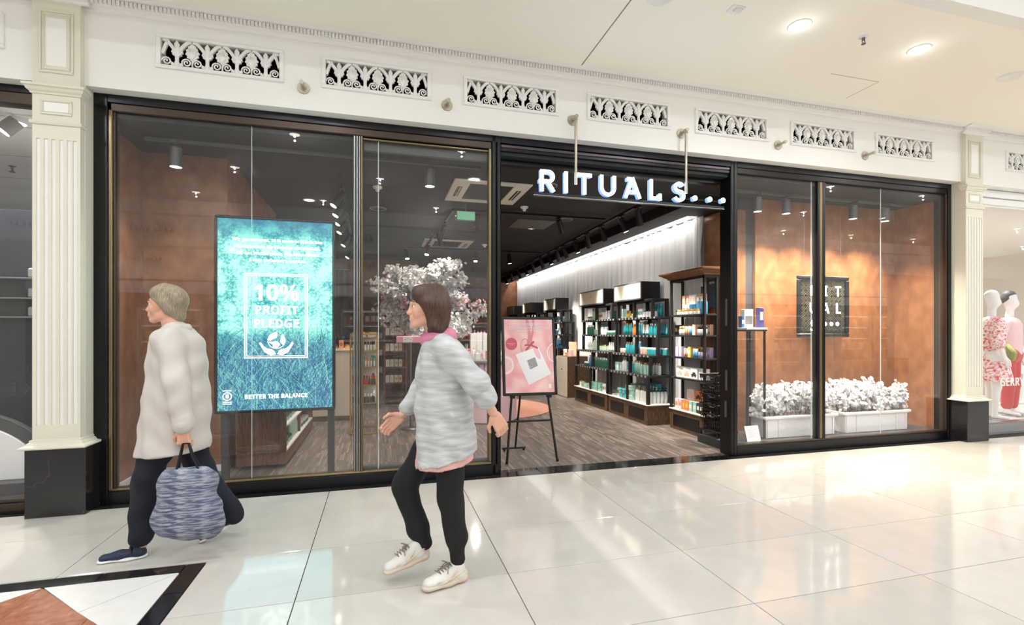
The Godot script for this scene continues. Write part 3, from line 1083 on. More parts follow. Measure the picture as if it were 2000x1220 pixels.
func brackets_and_sign() -> void:
	var xs := [-0.631, 0.594, 1.83, 3.052, 4.286, 5.535]
	var lb := ["brushed round wall bracket between the first two palmette grilles from the left", "brushed round wall bracket left of the doorway, between second and third palmette grilles", "", "", "brushed round wall bracket above the planter window, fifth along the fascia", "brushed round wall bracket nearest to the right pilaster"]
	var disc := MB.new()
	disc.cyl(Vector3(0, 0, 0), Vector3(0, 0, 0.012), 0.052, 0.05, 28)
	disc.cyl(Vector3(0, 0, 0.012), Vector3(0, 0, 0.02), 0.024, 0.02, 20)
	var dm := disc.done()
	var stem := MB.new()
	stem.cyl(Vector3(0, 0, 0.018), Vector3(0, 0, 0.1), 0.0145, 0.0145, 16)
	stem.cyl(Vector3(0, 0, 0.1), Vector3(0, 0, 0.116), 0.0185, 0.0175, 18)
	var stm := stem.done()
	for k in 6:
		var rod := k == 2 or k == 3
		var label: String = lb[k] if not rod else ("brushed wall bracket with a long hanging rod, left one of the two holding the sign" if k == 2 else "brushed wall bracket with a long hanging rod, right one ending at the letter S")
		var t := thing("wall_bracket", label, "wall bracket", Vector3(xs[k], 3.46, 0), "brackets along the fascia")
		part(t, "disc", dm, M.nickel)
		part(t, "stem", stm, M.nickel)
		if rod:
			var mb := MB.new()
			mb.cyl(Vector3(0, -0.028, 0.088), Vector3(0, 0.012, 0.088), 0.02, 0.02, 18)
			part(t, "clamp", mb, M.nickel)
			mb = MB.new()
			mb.cyl(Vector3(0, -0.655, 0.088), Vector3(0, -0.02, 0.088), 0.0135, 0.0135, 16)
			part(t, "rod", mb, M.nickel)
	# illuminated letters on a rail
	var s := thing("shop_sign", "illuminated white letter sign on a dark rail over the doorway", "sign", Vector3.ZERO)
	var rail := MB.new()
	rail.span(Vector3(1.415, 2.688, 0.012), Vector3(3.545, 2.716, 0.05), 0.003)
	rail.span(Vector3(3.09, 2.765, 0.02), Vector3(3.545, 2.775, 0.03), 0.002)
	part(s, "rail", rail, M.black_soft)
	rail = MB.new()
	rail.span(Vector3(1.415, 2.684, 0.012), Vector3(3.545, 2.689, 0.054))
	part(s, "rail_edge", rail, M.steel)
	var w := 0.033
	var H := 0.205
	var letters := []
	var bowl := [Vector2(0.0, H - w / 2), Vector2(0.06, H - w / 2)]
	bowl.append_array(arc(0.075, H - 0.062, 0.046, PI / 2, -PI / 2))
	bowl.append(Vector2(-0.022, H - 0.108))
	letters.append([1.482, [[Vector2(0.008, 0), Vector2(0.008, H)], bowl, [Vector2(0.066, H - 0.105), Vector2(0.128, 0)]]])
	letters.append([1.736, [[Vector2(0, 0), Vector2(0, H)]]])
	letters.append([1.93, [[Vector2(0, 0), Vector2(0, H - w)], [Vector2(-0.075, H - w / 2), Vector2(0.075, H - w / 2)]]])
	var u := [Vector2(-0.068, H)]
	u.append_array(arc(0, 0.084, 0.068, PI, TAU))
	u.append(Vector2(0.068, H))
	letters.append([2.18, [u]])
	letters.append([2.45, [[Vector2(-0.078, 0), Vector2(-0.006, H - w * 0.4)], [Vector2(0.082, 0), Vector2(-0.004, H)], [Vector2(-0.062, H - w / 2), Vector2(0.0, H - w / 2)], [Vector2(-0.05, 0.062), Vector2(0.055, 0.062)]]])
	letters.append([2.66, [[Vector2(0, 0), Vector2(0, H)], [Vector2(0, w / 2), Vector2(0.118, w / 2)], [Vector2(0.118 - w / 2, 0), Vector2(0.118 - w / 2, 0.066)]]])
	var ss := arc(0.0, 0.1485, 0.048, 0.45, PI * 1.5, 0.040)
	ss.append_array(arc(0.0, 0.0625, 0.054, PI * 0.5, -PI * 0.88, 0.046))
	letters.append([2.985, [ss]])
	for l in letters:
		var face := MB.new()
		var side := MB.new()
		for path in l[1]:
			for q in stroke(path, w):
				var ok: PackedVector2Array = q
				side.prism(ok, 0.022, 0.070)
				face.prism(ok, 0.070, 0.0745)
		var off := Vector3(l[0], 2.722, 0)
		at(part(s, "letter_side", side, M.sign_side), off)
		at(part(s, "letter", face, M.sign_light), off)
	for x in [3.172, 3.352, 3.515]:
		var dot := MB.new()
		dot.cyl(Vector3(x, 2.773, 0.022), Vector3(x, 2.773, 0.07), 0.027, 0.027, 20)
		part(s, "dot_side", dot, M.sign_side)
		dot = MB.new()
		dot.cyl(Vector3(x, 2.773, 0.07), Vector3(x, 2.773, 0.0745), 0.027, 0.027, 20)
		part(s, "dot", dot, M.sign_light)
	var sl := AreaLight3D.new()
	sl.name = "sign_lamp"
	sl.area_size = Vector2(2.0, 0.2)
	sl.light_color = Color(0.75, 0.88, 1.0)
	sl.light_energy = 0.5
	sl.shadow_enabled = true
	sl.position = Vector3(2.45, 2.82, 0.085)
	sl.rotation_degrees = Vector3(0, 180, 0)
	s.add_child(sl, true)


func arc(cx: float, cy: float, r: float, a0: float, a1: float, ry := -1.0) -> Array:
	var p := []
	for i in 15:
		var a := lerpf(a0, a1, i / 14.0)
		p.append(Vector2(cx + cos(a) * r, cy + sin(a) * (r if ry < 0 else ry)))
	return p


func downlight(t: Node3D, r: float, mat: Material) -> void:
	var mb := MB.new()
	mb.lathe([Vector2(r, 0.004), Vector2(r + 0.004, -0.006), Vector2(r + 0.016, -0.005), Vector2(r + 0.02, 0.0)], Vector3.ZERO, 28)
	part(t, "rim", mb, M.white)
	mb = MB.new()
	mb.lathe([Vector2(0, -0.006), Vector2(r * 0.7, -0.005), Vector2(r, 0.0)], Vector3.ZERO, 28)
	part(t, "diffuser", mb, mat)


func spot(p: Node3D, pos: Vector3, dir: Vector3, energy: float, angle: float, col: Color, size := 0.04) -> void:
	var l := SpotLight3D.new()
	l.name = "lamp"
	l.light_energy = energy
	l.light_color = col
	l.spot_angle = angle
	l.spot_angle_attenuation = 1.0
	l.spot_range = 20
	l.spot_attenuation = 2.0
	l.light_size = size
	l.shadow_enabled = true
	p.add_child(l, true)
	l.position = pos
	l.basis = Basis.looking_at(dir, Vector3.UP if absf(dir.normalized().y) < 0.98 else Vector3.RIGHT)


func mall_ceiling_fittings() -> void:
	# ceiling loudspeaker at the top edge, sprinkler, small emergency unit, blank disc on the right
	var t := thing("ceiling_speaker", "flush round white loudspeaker at the upper edge of the mall ceiling", "loudspeaker", Vector3(2.075, CEIL, 1.19))
	var mb := MB.new()
	mb.lathe([Vector2(0, -0.008), Vector2(0.085, -0.008), Vector2(0.09, -0.014), Vector2(0.11, -0.012), Vector2(0.114, 0.0)], Vector3.ZERO, 32)
	part(t, "cover", mb, M.white)
	t = thing("sprinkler", "small metal sprinkler head between the two bright ceiling downlights", "sprinkler", Vector3(4.07, CEIL, 1.18))
	mb = MB.new()
	mb.lathe([Vector2(0.0, -0.01), Vector2(0.034, -0.008), Vector2(0.04, 0)], Vector3.ZERO, 18)
	part(t, "rosette", mb, M.white)
	mb = MB.new()
	mb.cyl(Vector3(0, -0.03, 0), Vector3(0, -0.006, 0), 0.012, 0.014, 12)
	mb.tube([Vector3(-0.012, -0.028, 0), Vector3(-0.016, -0.045, 0), Vector3(0, -0.06, 0)], 0.004, 6)
	mb.tube([Vector3(0.012, -0.028, 0), Vector3(0.016, -0.045, 0), Vector3(0, -0.06, 0)], 0.004, 6)
	mb.cyl(Vector3(0, -0.064, 0), Vector3(0, -0.06, 0), 0.018, 0.018, 14)
	part(t, "head", mb, M.grey_metal)
	t = thing("ceiling_unit", "tiny rectangular white fitting on the mall ceiling left of the downlights", "ceiling fitting", Vector3(2.74, CEIL, 1.2))
	mb = MB.new()
	mb.box(Vector3(0, -0.004, 0), Vector3(0.12, 0.01, 0.09), 0.003)
	part(t, "plate", mb, M.white)
	mb = MB.new()
	mb.box(Vector3(0.01, -0.012, 0.01), Vector3(0.07, 0.012, 0.045), 0.004)
	part(t, "lens", mb, M.off_white)
	t = thing("ceiling_speaker", "flush round white loudspeaker on the mall ceiling at the right picture edge", "loudspeaker", Vector3(6.12, CEIL, 1.05))
	mb = MB.new()
	mb.lathe([Vector2(0, -0.008), Vector2(0.085, -0.008), Vector2(0.09, -0.012), Vector2(0.1, -0.01), Vector2(0.104, 0.0)], Vector3.ZERO, 32)
	part(t, "cover", mb, M.white)


func track(called: String, label: String, a: Vector3, b: Vector3, mat: Material) -> Node3D:
	var t := thing(called, label, "light track")
	var d := (b - a).normalized()
	var mb := MB.new()
	mb.box((a + b) / 2, Vector3(0.034, 0.03, a.distance_to(b)), 0.004, MB.frame_of(d))
	part(t, "rail", mb, mat)
	var n := maxi(2, int(a.distance_to(b) / 1.6))
	for k in n:
		var p := a.lerp(b, (k + 0.5) / n)
		mb = MB.new()
		mb.cyl(p + Vector3(0, 0.01, 0), Vector3(p.x, SHOP_CEIL, p.z), 0.004, 0.004, 6)
		part(t, "hanger", mb, mat)
	return t


func spotlight_mesh(t: Node3D, dir: Vector3, mat: Material, lamp: Material, length := 0.2, r := 0.045) -> void:
	# adapter on the track, short joint, cylinder that points along dir
	var mb := MB.new()
	mb.box(Vector3(0, -0.028, 0), Vector3(0.03, 0.026, 0.16), 0.004)
	mb.cyl(Vector3(0, -0.075, 0), Vector3(0, -0.035, 0), 0.010, 0.010, 8)
	part(t, "adapter", mb, mat)
	dir = dir.normalized()
	var c := Vector3(0, -0.085, 0)
	mb = MB.new()
	var p0 := c - dir * 0.02
	var p1 := c + dir * (length - 0.02)
	mb.cyl(p0, p1, r, r, 18, false)
	mb.cyl(p0 - dir * 0.001, p0 + dir * 0.001, r * 0.98, r, 18)
	part(t, "housing", mb, mat)
	mb = MB.new()
	mb.cyl(p1 - dir * 0.012, p1 - dir * 0.006, r * 0.94, r * 0.94, 18)
	part(t, "lamp_face", mb, lamp)


func shop_ceiling_fittings() -> void:
	var ty := 3.06
	var down := Vector3(0, -1, 0)
	# tracks along the windows
	track("light_track", "grey light track above the left shop window, with two cylinder spots", Vector3(-1.98, ty, -0.44), Vector3(1.0, ty, -0.44), M.spot_grey)
	track("light_track", "grey light track above the planter window, with five cylinder spots", Vector3(3.95, ty, -0.44), Vector3(6.9, ty, -0.44), M.spot_grey)
	var wl := ["cylinder spotlight hanging nearest to the copper corner of the left window", "cylinder spotlight in the left window beside the doorway", "first cylinder spotlight from the left over the flower boxes", "second cylinder spotlight from the left over the flower boxes, before the mullion", "third cylinder spotlight over the flower boxes, right of the mullion", "fourth cylinder spotlight over the flower boxes", "fifth cylinder spotlight over the flower boxes, rightmost"]
	var wx := [-1.74, 0.48, 4.41, 4.83, 5.33, 5.88, 6.42]
	for k in 7:
		var t := thing("cylinder_spotlight", wl[k], "spotlight", Vector3(wx[k], ty + 0.005, -0.44), "spotlights along the shop windows")
		spotlight_mesh(t, down, M.spot_grey, M.lamp_shop, 0.17, 0.048)
		spot(t, Vector3(0, -0.27, 0), Vector3(0, -1, 0.0), 5.5 if k >= 2 else 0.8, 55.0, Color(1, 0.95, 0.87), 0.045)
	# long black track beside the shelves, with a row of spots turned to the shelves
	track("light_track", "long black light track running deep into the shop beside the shelves", Vector3(3.30, ty, -0.9), Vector3(3.62, ty, -10.6), M.spot_black)
	var zs := [-1.35, -1.85, -2.55, -3.15, -3.75, -4.35, -4.75, -5.3, -5.9, -6.6, -7.3, -8.0, -8.8, -9.6]
	var ord := ["first", "second", "third", "fourth", "fifth", "sixth", "seventh", "eighth", "ninth", "tenth", "eleventh", "twelfth", "thirteenth", "last"]
	for k in zs.size():
		var x: float = lerpf(3.30, 3.62, (-0.9 - zs[k]) / 9.7)
		var t := thing("track_spotlight", "black cylinder spotlight on the long shelf-side track, %s from the doorway" % ord[k], "spotlight", Vector3(x, ty + 0.005, zs[k]), "black spotlights of the long track")
		var dir := Vector3(0.30 + 0.05 * (k % 3), -1.0, -0.15 + 0.17 * ((k * 5) % 3))
		spotlight_mesh(t, dir, M.spot_black, M.lamp_shop, 0.21, 0.042)
		if k % 2 == 0 or k < 5:
			spot(t, Vector3(0, -0.085, 0) + dir.normalized() * 0.21, dir, 7.0, 27.0, Color(1, 0.965, 0.92), 0.05)
	# second long track on the left, behind the screen
	track("light_track", "black light track running into the shop on the screen side", Vector3(-0.42, ty, -1.1), Vector3(-0.55, ty, -7.4), M.spot_black)
	var zl := [-1.5, -2.0, -2.5, -3.1, -4.2, -5.6]
	for k in zl.size():
		var t := thing("track_spotlight", "black cylinder spotlight on the screen-side track, %s from the window" % ord[k], "spotlight", Vector3(-0.43 - 0.02 * k, ty + 0.005, zl[k]), "black spotlights of the screen-side track")
		var dir := Vector3(-0.45, -0.8, 0.25)
		spotlight_mesh(t, dir, M.spot_black, M.lamp_shop, 0.21, 0.042)
		spot(t, Vector3(0, -0.085, 0) + dir.normalized() * 0.21, dir, 1.1, 55.0, Color(1, 0.94, 0.86), 0.04)
	# cross tracks
	track("light_track", "black cross track behind the sign letters", Vector3(1.0, ty, -2.2), Vector3(3.25, ty, -2.2), M.spot_black)
	track("light_track", "black cross track deeper in the shop, over the blossom tree", Vector3(0.3, ty, -5.4), Vector3(3.4, ty, -5.4), M.spot_black)
	track("light_track", "black track over the middle of the shop, running away from the window", Vector3(0.98, ty, -2.2), Vector3(0.86, ty, -5.4), M.spot_black)
	var ml := [[Vector3(2.52, ty, -2.2), Vector3(0.4, -0.8, -0.35), "black spotlight on the cross track behind the sign"], [Vector3(1.3, ty, -2.2), Vector3(0.2, -0.9, -0.3), "black spotlight at the left end of the cross track"], [Vector3(0.95, ty, -3.0), Vector3(-0.25, -0.8, -0.4), "black spotlight on the middle track, first over the tree"], [Vector3(0.93, ty, -3.6), Vector3(0.25, -0.8, -0.3), "black spotlight on the middle track, second over the tree"], [Vector3(0.88, ty, -4.8), Vector3(-0.2, -0.8, 0.3), "black spotlight on the middle track, last over the tree"], [Vector3(0.5, ty, -5.4), Vector3(0.1, -0.9, 0.35), "black spotlight at the left end of the deep cross track"], [Vector3(1.9, ty, -5.4), Vector3(-0.1, -0.9, 0.35), "black spotlight in the middle of the deep cross track"], [Vector3(2.6, ty, -5.4), Vector3(0.1, -0.9, 0.1), "bright white spotlight on the deep cross track near the doorway"]]
	for m in ml:
		var t := thing("track_spotlight", m[2], "spotlight", m[0] + Vector3(0, 0.005, 0), "spotlights of the cross tracks")
		spotlight_mesh(t, m[1], M.spot_black, M.lamp_shop, 0.2, 0.042)
		spot(t, Vector3(0, -0.085, 0) + m[1].normalized() * 0.2, m[1], 2.4, 60.0, Color(1, 0.96, 0.9), 0.04)
	# recessed downlights of the shop
	var dl := [Vector3(1.03, SHOP_CEIL, -0.98), Vector3(1.15, SHOP_CEIL, -2.75), Vector3(2.45, SHOP_CEIL, -3.3), Vector3(-0.9, SHOP_CEIL, -2.4)]
	var dn := ["bright recessed shop downlight beside the ceiling cassette near the doorway jamb", "recessed shop downlight near the cross track", "recessed shop downlight deep behind the sign", "recessed shop downlight above the screen side"]
	for k in 4:
		var t := thing("recessed_downlight", dn[k], "downlight", dl[k] - Vector3(0, 0.001, 0), "recessed downlights of the shop")
		downlight(t, 0.06, M.lamp_shop)
		spot(t, Vector3(0, -0.03, 0), Vector3.DOWN, 1.6, 60.0, Color(1, 0.95, 0.88), 0.06)
	# detectors, loudspeakers, air-conditioning cassettes, hatch
	var sp := [[Vector3(-0.03, SHOP_CEIL, -2.61), "flush ceiling loudspeaker in the shop above the gold rack"], [Vector3(0.99, SHOP_CEIL, -4.26), "flush ceiling loudspeaker in the shop above the blossom tree"], [Vector3(1.92, SHOP_CEIL, -0.98), "flush ceiling loudspeaker behind the first sign letters"], [Vector3(2.75, SHOP_CEIL, -2.55), "flush ceiling loudspeaker right of the ceiling hatch"]]
	for s in sp:
		var t := thing("ceiling_speaker", s[1], "loudspeaker", s[0])
		var mb := MB.new()
		mb.lathe([Vector2(0, -0.006), Vector2(0.085, -0.006), Vector2(0.088, -0.01), Vector2(0.098, -0.008), Vector2(0.10, 0.0)], Vector3.ZERO, 28)
		part(t, "grille", mb, M.dark_grey)
		mb = MB.new()
		mb.lathe([Vector2(0.098, -0.004), Vector2(0.1, -0.012), Vector2(0.112, -0.010), Vector2(0.114, 0.0)], Vector3.ZERO, 28)
		part(t, "rim", mb, M.grey)
	var sd := [[Vector3(-0.03, SHOP_CEIL, -1.55), "white smoke detector in the shop left of the brass glass joint"], [Vector3(1.93, SHOP_CEIL, -2.0), "white smoke detector under the sign letters"], [Vector3(1.55, SHOP_CEIL, -3.4), "small white sprinkler plate left under the sign"], [Vector3(2.0, SHOP_CEIL, -5.0), "small white sprinkler plate deep in the shop"]]
	for s in sd:
		var t := thing("smoke_detector", s[1], "smoke detector", s[0])
		var mb := MB.new()
		mb.lathe([Vector2(0, -0.06), Vector2(0.02, -0.058), Vector2(0.028, -0.03), Vector2(0.05, -0.022), Vector2(0.055, 0.0)], Vector3.ZERO, 20)
		part(t, "body", mb, M.white)
	for k in 2:
		var c: Vector3 = [Vector3(1.27, SHOP_CEIL, -1.42), Vector3(1.26, SHOP_CEIL, -5.1)][k]
		var t := thing("air_conditioner", ["pale ceiling air cassette just inside the doorway jamb", "pale ceiling air cassette deep in the shop above the blossom tree"][k], "air conditioner", c)
		var mb := MB.new()
		for s in [-1, 1]:
			mb.box(Vector3(s * 0.36, -0.012, 0), Vector3(0.20, 0.024, 0.9), 0.006)
			mb.box(Vector3(0, -0.012, s * 0.40), Vector3(0.53, 0.024, 0.10), 0.006)
		part(t, "panel", mb, M.off_white)
		mb = MB.new()
		mb.box(Vector3(0, -0.004, 0), Vector3(0.53, 0.01, 0.72))
		part(t, "intake", mb, M.dark_grey)
		for s in [-1, 1]:
			mb = MB.new()
			mb.box(Vector3(s * 0.36, -0.024, 0), Vector3(0.06, 0.006, 0.42), 0.002)
			part(t, "outlet", mb, M.black)
			mb = MB.new()
			mb.box(Vector3(s * 0.355, -0.03, 0), Vector3(0.012, 0.01, 0.40), 0.002, Basis(Vector3(0, 0, 1), 0.5))
			part(t, "louvre", mb, M.white)
	var hatch := thing("ceiling_hatch", "flat square access hatch in the dark shop ceiling under the sign", "hatch", Vector3(2.35, SHOP_CEIL, -3.0))
	var hb := MB.new()
	hb.box(Vector3(0, -0.006, 0), Vector3(0.62, 0.012, 0.62), 0.003)
	part(hatch, "lid", hb, M.grey_metal)
	var ex := thing("exit_sign", "small green exit sign hanging under the ceiling cassette by the doorway", "exit sign", Vector3(1.12, SHOP_CEIL, -2.05))
	hb = MB.new()
	hb.cyl(Vector3(0, -0.10, 0), Vector3(0, 0, 0), 0.006, 0.006, 8)
	hb.box(Vector3(0, -0.165, 0), Vector3(0.26, 0.13, 0.03), 0.004)
	part(ex, "housing", hb, M.grey)
	hb = MB.new()
	hb.box(Vector3(0, -0.165, 0.016), Vector3(0.24, 0.11, 0.004))
	part(ex, "lit_face", hb, M.exit_green)


func screen_texture() -> void:
	var w := 400
	var h := 716
	var im := Image.create(w, h, false, Image.FORMAT_RGB8)
	var n := FastNoiseLite.new()
	n.seed = 4
	n.noise_type = FastNoiseLite.TYPE_CELLULAR
	n.frequency = 0.085
	n.fractal_octaves = 3
	n.cellular_return_type = FastNoiseLite.RETURN_DISTANCE
	var n3 := FastNoiseLite.new()
	n3.seed = 14
	n3.noise_type = FastNoiseLite.TYPE_CELLULAR
	n3.frequency = 0.2
	n3.cellular_return_type = FastNoiseLite.RETURN_DISTANCE
	var n2 := FastNoiseLite.new()
	n2.seed = 9
	n2.frequency = 0.011
	n2.fractal_octaves = 3
	var deep := Color(0.03, 0.20, 0.42)
	var mid := Color(0.12, 0.50, 0.56)
	var lite := Color(0.64, 0.94, 0.82)
	for y in h:
		for x in w:
			var a := 0.5 + 0.5 * n.get_noise_2d(x, y * 1.15)
			var b := 0.5 + 0.5 * n2.get_noise_2d(x, y)
			var t := clampf(0.98 - a * 1.3 + (b - 0.5) * 0.8 - 0.55 * n3.get_noise_2d(x, y * 1.2) - 0.1, 0.0, 1.0)
			if y < 130:
				t *= 0.35 + 0.65 * y / 130.0 + 0.25 * b
			if y > 400:
				t *= lerpf(1.0, 0.35, minf(1.0, (y - 400) / 130.0))
			im.set_pixel(x, y, deep.lerp(mid, minf(t * 2, 1)) if t < 0.5 else mid.lerp(lite, t * 2 - 1))
	var r := RandomNumberGenerator.new()
	r.seed = 12
	for k in 2600:
		var x := r.randf() * w
		var y := 470.0 + pow(r.randf(), 0.8) * 300.0
		var len := r.randf_range(30, 110)
		var lean := r.randf_range(-0.9, 0.9)
		var c := deep.lerp(lite, pow(r.randf(), 1.3) * 0.95).lerp(mid, 0.12)
		var steps := int(len)
		for s in steps:
			var f := float(s) / steps
			var px := int(x + lean * len * f * (0.4 + f))
			var py := int(y - len * f * (1.0 - 0.25 * f * absf(lean)))
			if px >= 0 and px < w - 1 and py >= 380 and py < h:
				im.set_pixel(px, py, c)
				if f < 0.6:
					im.set_pixel(px + 1, py, c.darkened(0.12))
	var m := sm("screen_image", Color(0.02, 0.02, 0.02), 0.25)
	m.emission_enabled = true
	m.emission = Color.BLACK
	m.emission_texture = ImageTexture.create_from_image(im)
	m.emission_operator = BaseMaterial3D.EMISSION_OP_ADD
	m.emission_energy_multiplier = 1.45


func text_part(t: Node3D, s: String, height: float, font: String, weight: int, pos: Vector3, mat: Material, basis := Basis(), called := "lettering", depth := 0.002) -> MeshInstance3D:
	var o := part(t, called, text_mesh(s, height, depth, font, weight), mat)
	o.transform = Transform3D(basis, pos)
	return o


func screen_stand() -> void:
	var t := thing("display_screen", "tall lit screen with a blue-green foliage picture, standing behind the left window", "screen", Vector3(-0.918, 0, -0.40))
	var w := 0.967
	var h := 1.73
	var cy := 1.535
	var mb := MB.new()
	frame_bars(mb, 0, cy, w + 0.05, h + 0.05, 0.026, -0.05, 0.012)
	part(t, "bezel", mb, M.black)
	mb = MB.new()
	mb.box(Vector3(0, cy, -0.045), Vector3(w + 0.04, h + 0.04, 0.07), 0.008)
	part(t, "back", mb, M.black_soft)
	mb = MB.new()
	mb.uvquad(Vector3(-w / 2, cy - h / 2, 0.0), Vector3(w / 2, cy - h / 2, 0.0), Vector3(w / 2, cy + h / 2, 0.0), Vector3(-w / 2, cy + h / 2, 0.0))
	part(t, "screen", mb, M.screen_image)
	mb = MB.new()
	for x in [-0.46, 0.46]:
		mb.box(Vector3(x, 1.21, -0.15), Vector3(0.06, 2.42, 0.06), 0.006)
	mb.box(Vector3(0, 2.30, -0.13), Vector3(0.9, 0.05, 0.04), 0.004)
	mb.box(Vector3(0, 1.0, -0.13), Vector3(0.9, 0.05, 0.04), 0.004)
	part(t, "post", mb, M.dark_grey)
	mb = MB.new()
	mb.box(Vector3(0.49, 1.54, -0.14), Vector3(0.02, 1.72, 0.02), 0.003)
	part(t, "edge_rail", mb, M.steel)
	# text and emblem
	var z := 0.002
	var lines := ["Wir garantieren, 10 % unserer jährlichen", "Nettogewinns für Projekte einzusetzen,", "die das Wohlergehen von Mensch und", "Natur verbessern werden."]
	for k in 4:
		text_part(t, lines[k], 0.0365, "Droid Serif", 700, Vector3(0.015, cy + h / 2 - 0.185 - k * 0.061, z), M.screen_text)
	text_part(t, "10%", 0.20, "Droid Sans", 700, Vector3(0, 1.735, z), M.screen_text)
	text_part(t, "PROFIT", 0.106, "Droid Sans", 700, Vector3(0, 1.578, z), M.screen_text)
	text_part(t, "PLEDGE", 0.106, "Droid Sans", 700, Vector3(0, 1.455, z), M.screen_text)
	text_part(t, "BETTER THE BALANCE", 0.052, "Droid Sans", 700, Vector3(0.0, 0.79, z), M.screen_text)
	mb = MB.new()
	frame_bars(mb, 0, 1.525, 0.535, 0.775, 0.010, 0.001, 0.003)
	frame_bars(mb, 0, 1.525, 0.495, 0.735, 0.004, 0.001, 0.003)
	part(t, "printed_border", mb, M.screen_text)
	# globe held by two hands
	var icon := MB.new()
	var land := circle(Vector2(0, 1.30), 0.075, 36)
	for q in [PackedVector2Array([Vector2(-0.09, 1.31), Vector2(-0.05, 1.295), Vector2(-0.035, 1.312), Vector2(0.0, 1.325), Vector2(0.008, 1.36), Vector2(-0.01, 1.39), Vector2(-0.09, 1.39)]), PackedVector2Array([Vector2(-0.066, 1.285), Vector2(-0.03, 1.288), Vector2(0.0, 1.295), Vector2(0.03, 1.27), Vector2(0.02, 1.245), Vector2(0.0, 1.22), Vector2(-0.03, 1.215), Vector2(-0.03, 1.262)]), PackedVector2Array([Vector2(0.03, 1.29), Vector2(0.04, 1.335), Vector2(0.05, 1.37), Vector2(0.1, 1.36), Vector2(0.1, 1.26), Vector2(0.05, 1.262)])]:
		for l in Geometry2D.intersect_polygons(land, q):
			icon.prism(l, 0.001, 0.003)
	var rim := []
	for k in 31:
		rim.append(Vector2(cos(PI * 1.02 + k * 0.1), sin(PI * 1.02 + k * 0.1)) * 0.073 + Vector2(0, 1.30))
	for l in stroke(rim, 0.004):
		icon.prism(l, 0.001, 0.003)
	for s in [-1, 1]:
		icon.prism(PackedVector2Array([Vector2(s * 0.006, 1.175), Vector2(s * 0.05, 1.165), Vector2(s * 0.10, 1.195), Vector2(s * 0.145, 1.275), Vector2(s * 0.13, 1.285), Vector2(s * 0.105, 1.245), Vector2(s * 0.075, 1.225), Vector2(s * 0.045, 1.222), Vector2(s * 0.02, 1.205)]), 0.001, 0.003)
	part(t, "emblem", icon, M.screen_text)
	icon = MB.new()
	for k in 26:
		var a := TAU * k / 26
		icon.box(Vector3(-0.405 + cos(a) * 0.034, 0.80 + sin(a) * 0.034, 0.002), Vector3(0.010, 0.006, 0.002), 0.0, Basis(Vector3(0, 0, 1), a + PI / 2))
	for y in [0.85, 0.748, 0.732]:
		icon.box(Vector3(-0.405, y, 0.002), Vector3(0.07, 0.006, 0.002))
	part(t, "emblem", icon, M.screen_text)
	text_part(t, "B", 0.05, "Droid Sans", 700, Vector3(-0.405, 0.80, z), M.screen_text)
	# the light that the screen throws
	var l := AreaLight3D.new()
	l.name = "screen_lamp"
	l.area_size = Vector2(w, h)
	l.light_color = Color(0.45, 0.85, 0.9)
	l.light_energy = 0.8
	l.shadow_enabled = true
	l.position = Vector3(0, cy, 0.02)
	l.rotation_degrees = Vector3(0, 180, 0)
	t.add_child(l, true)


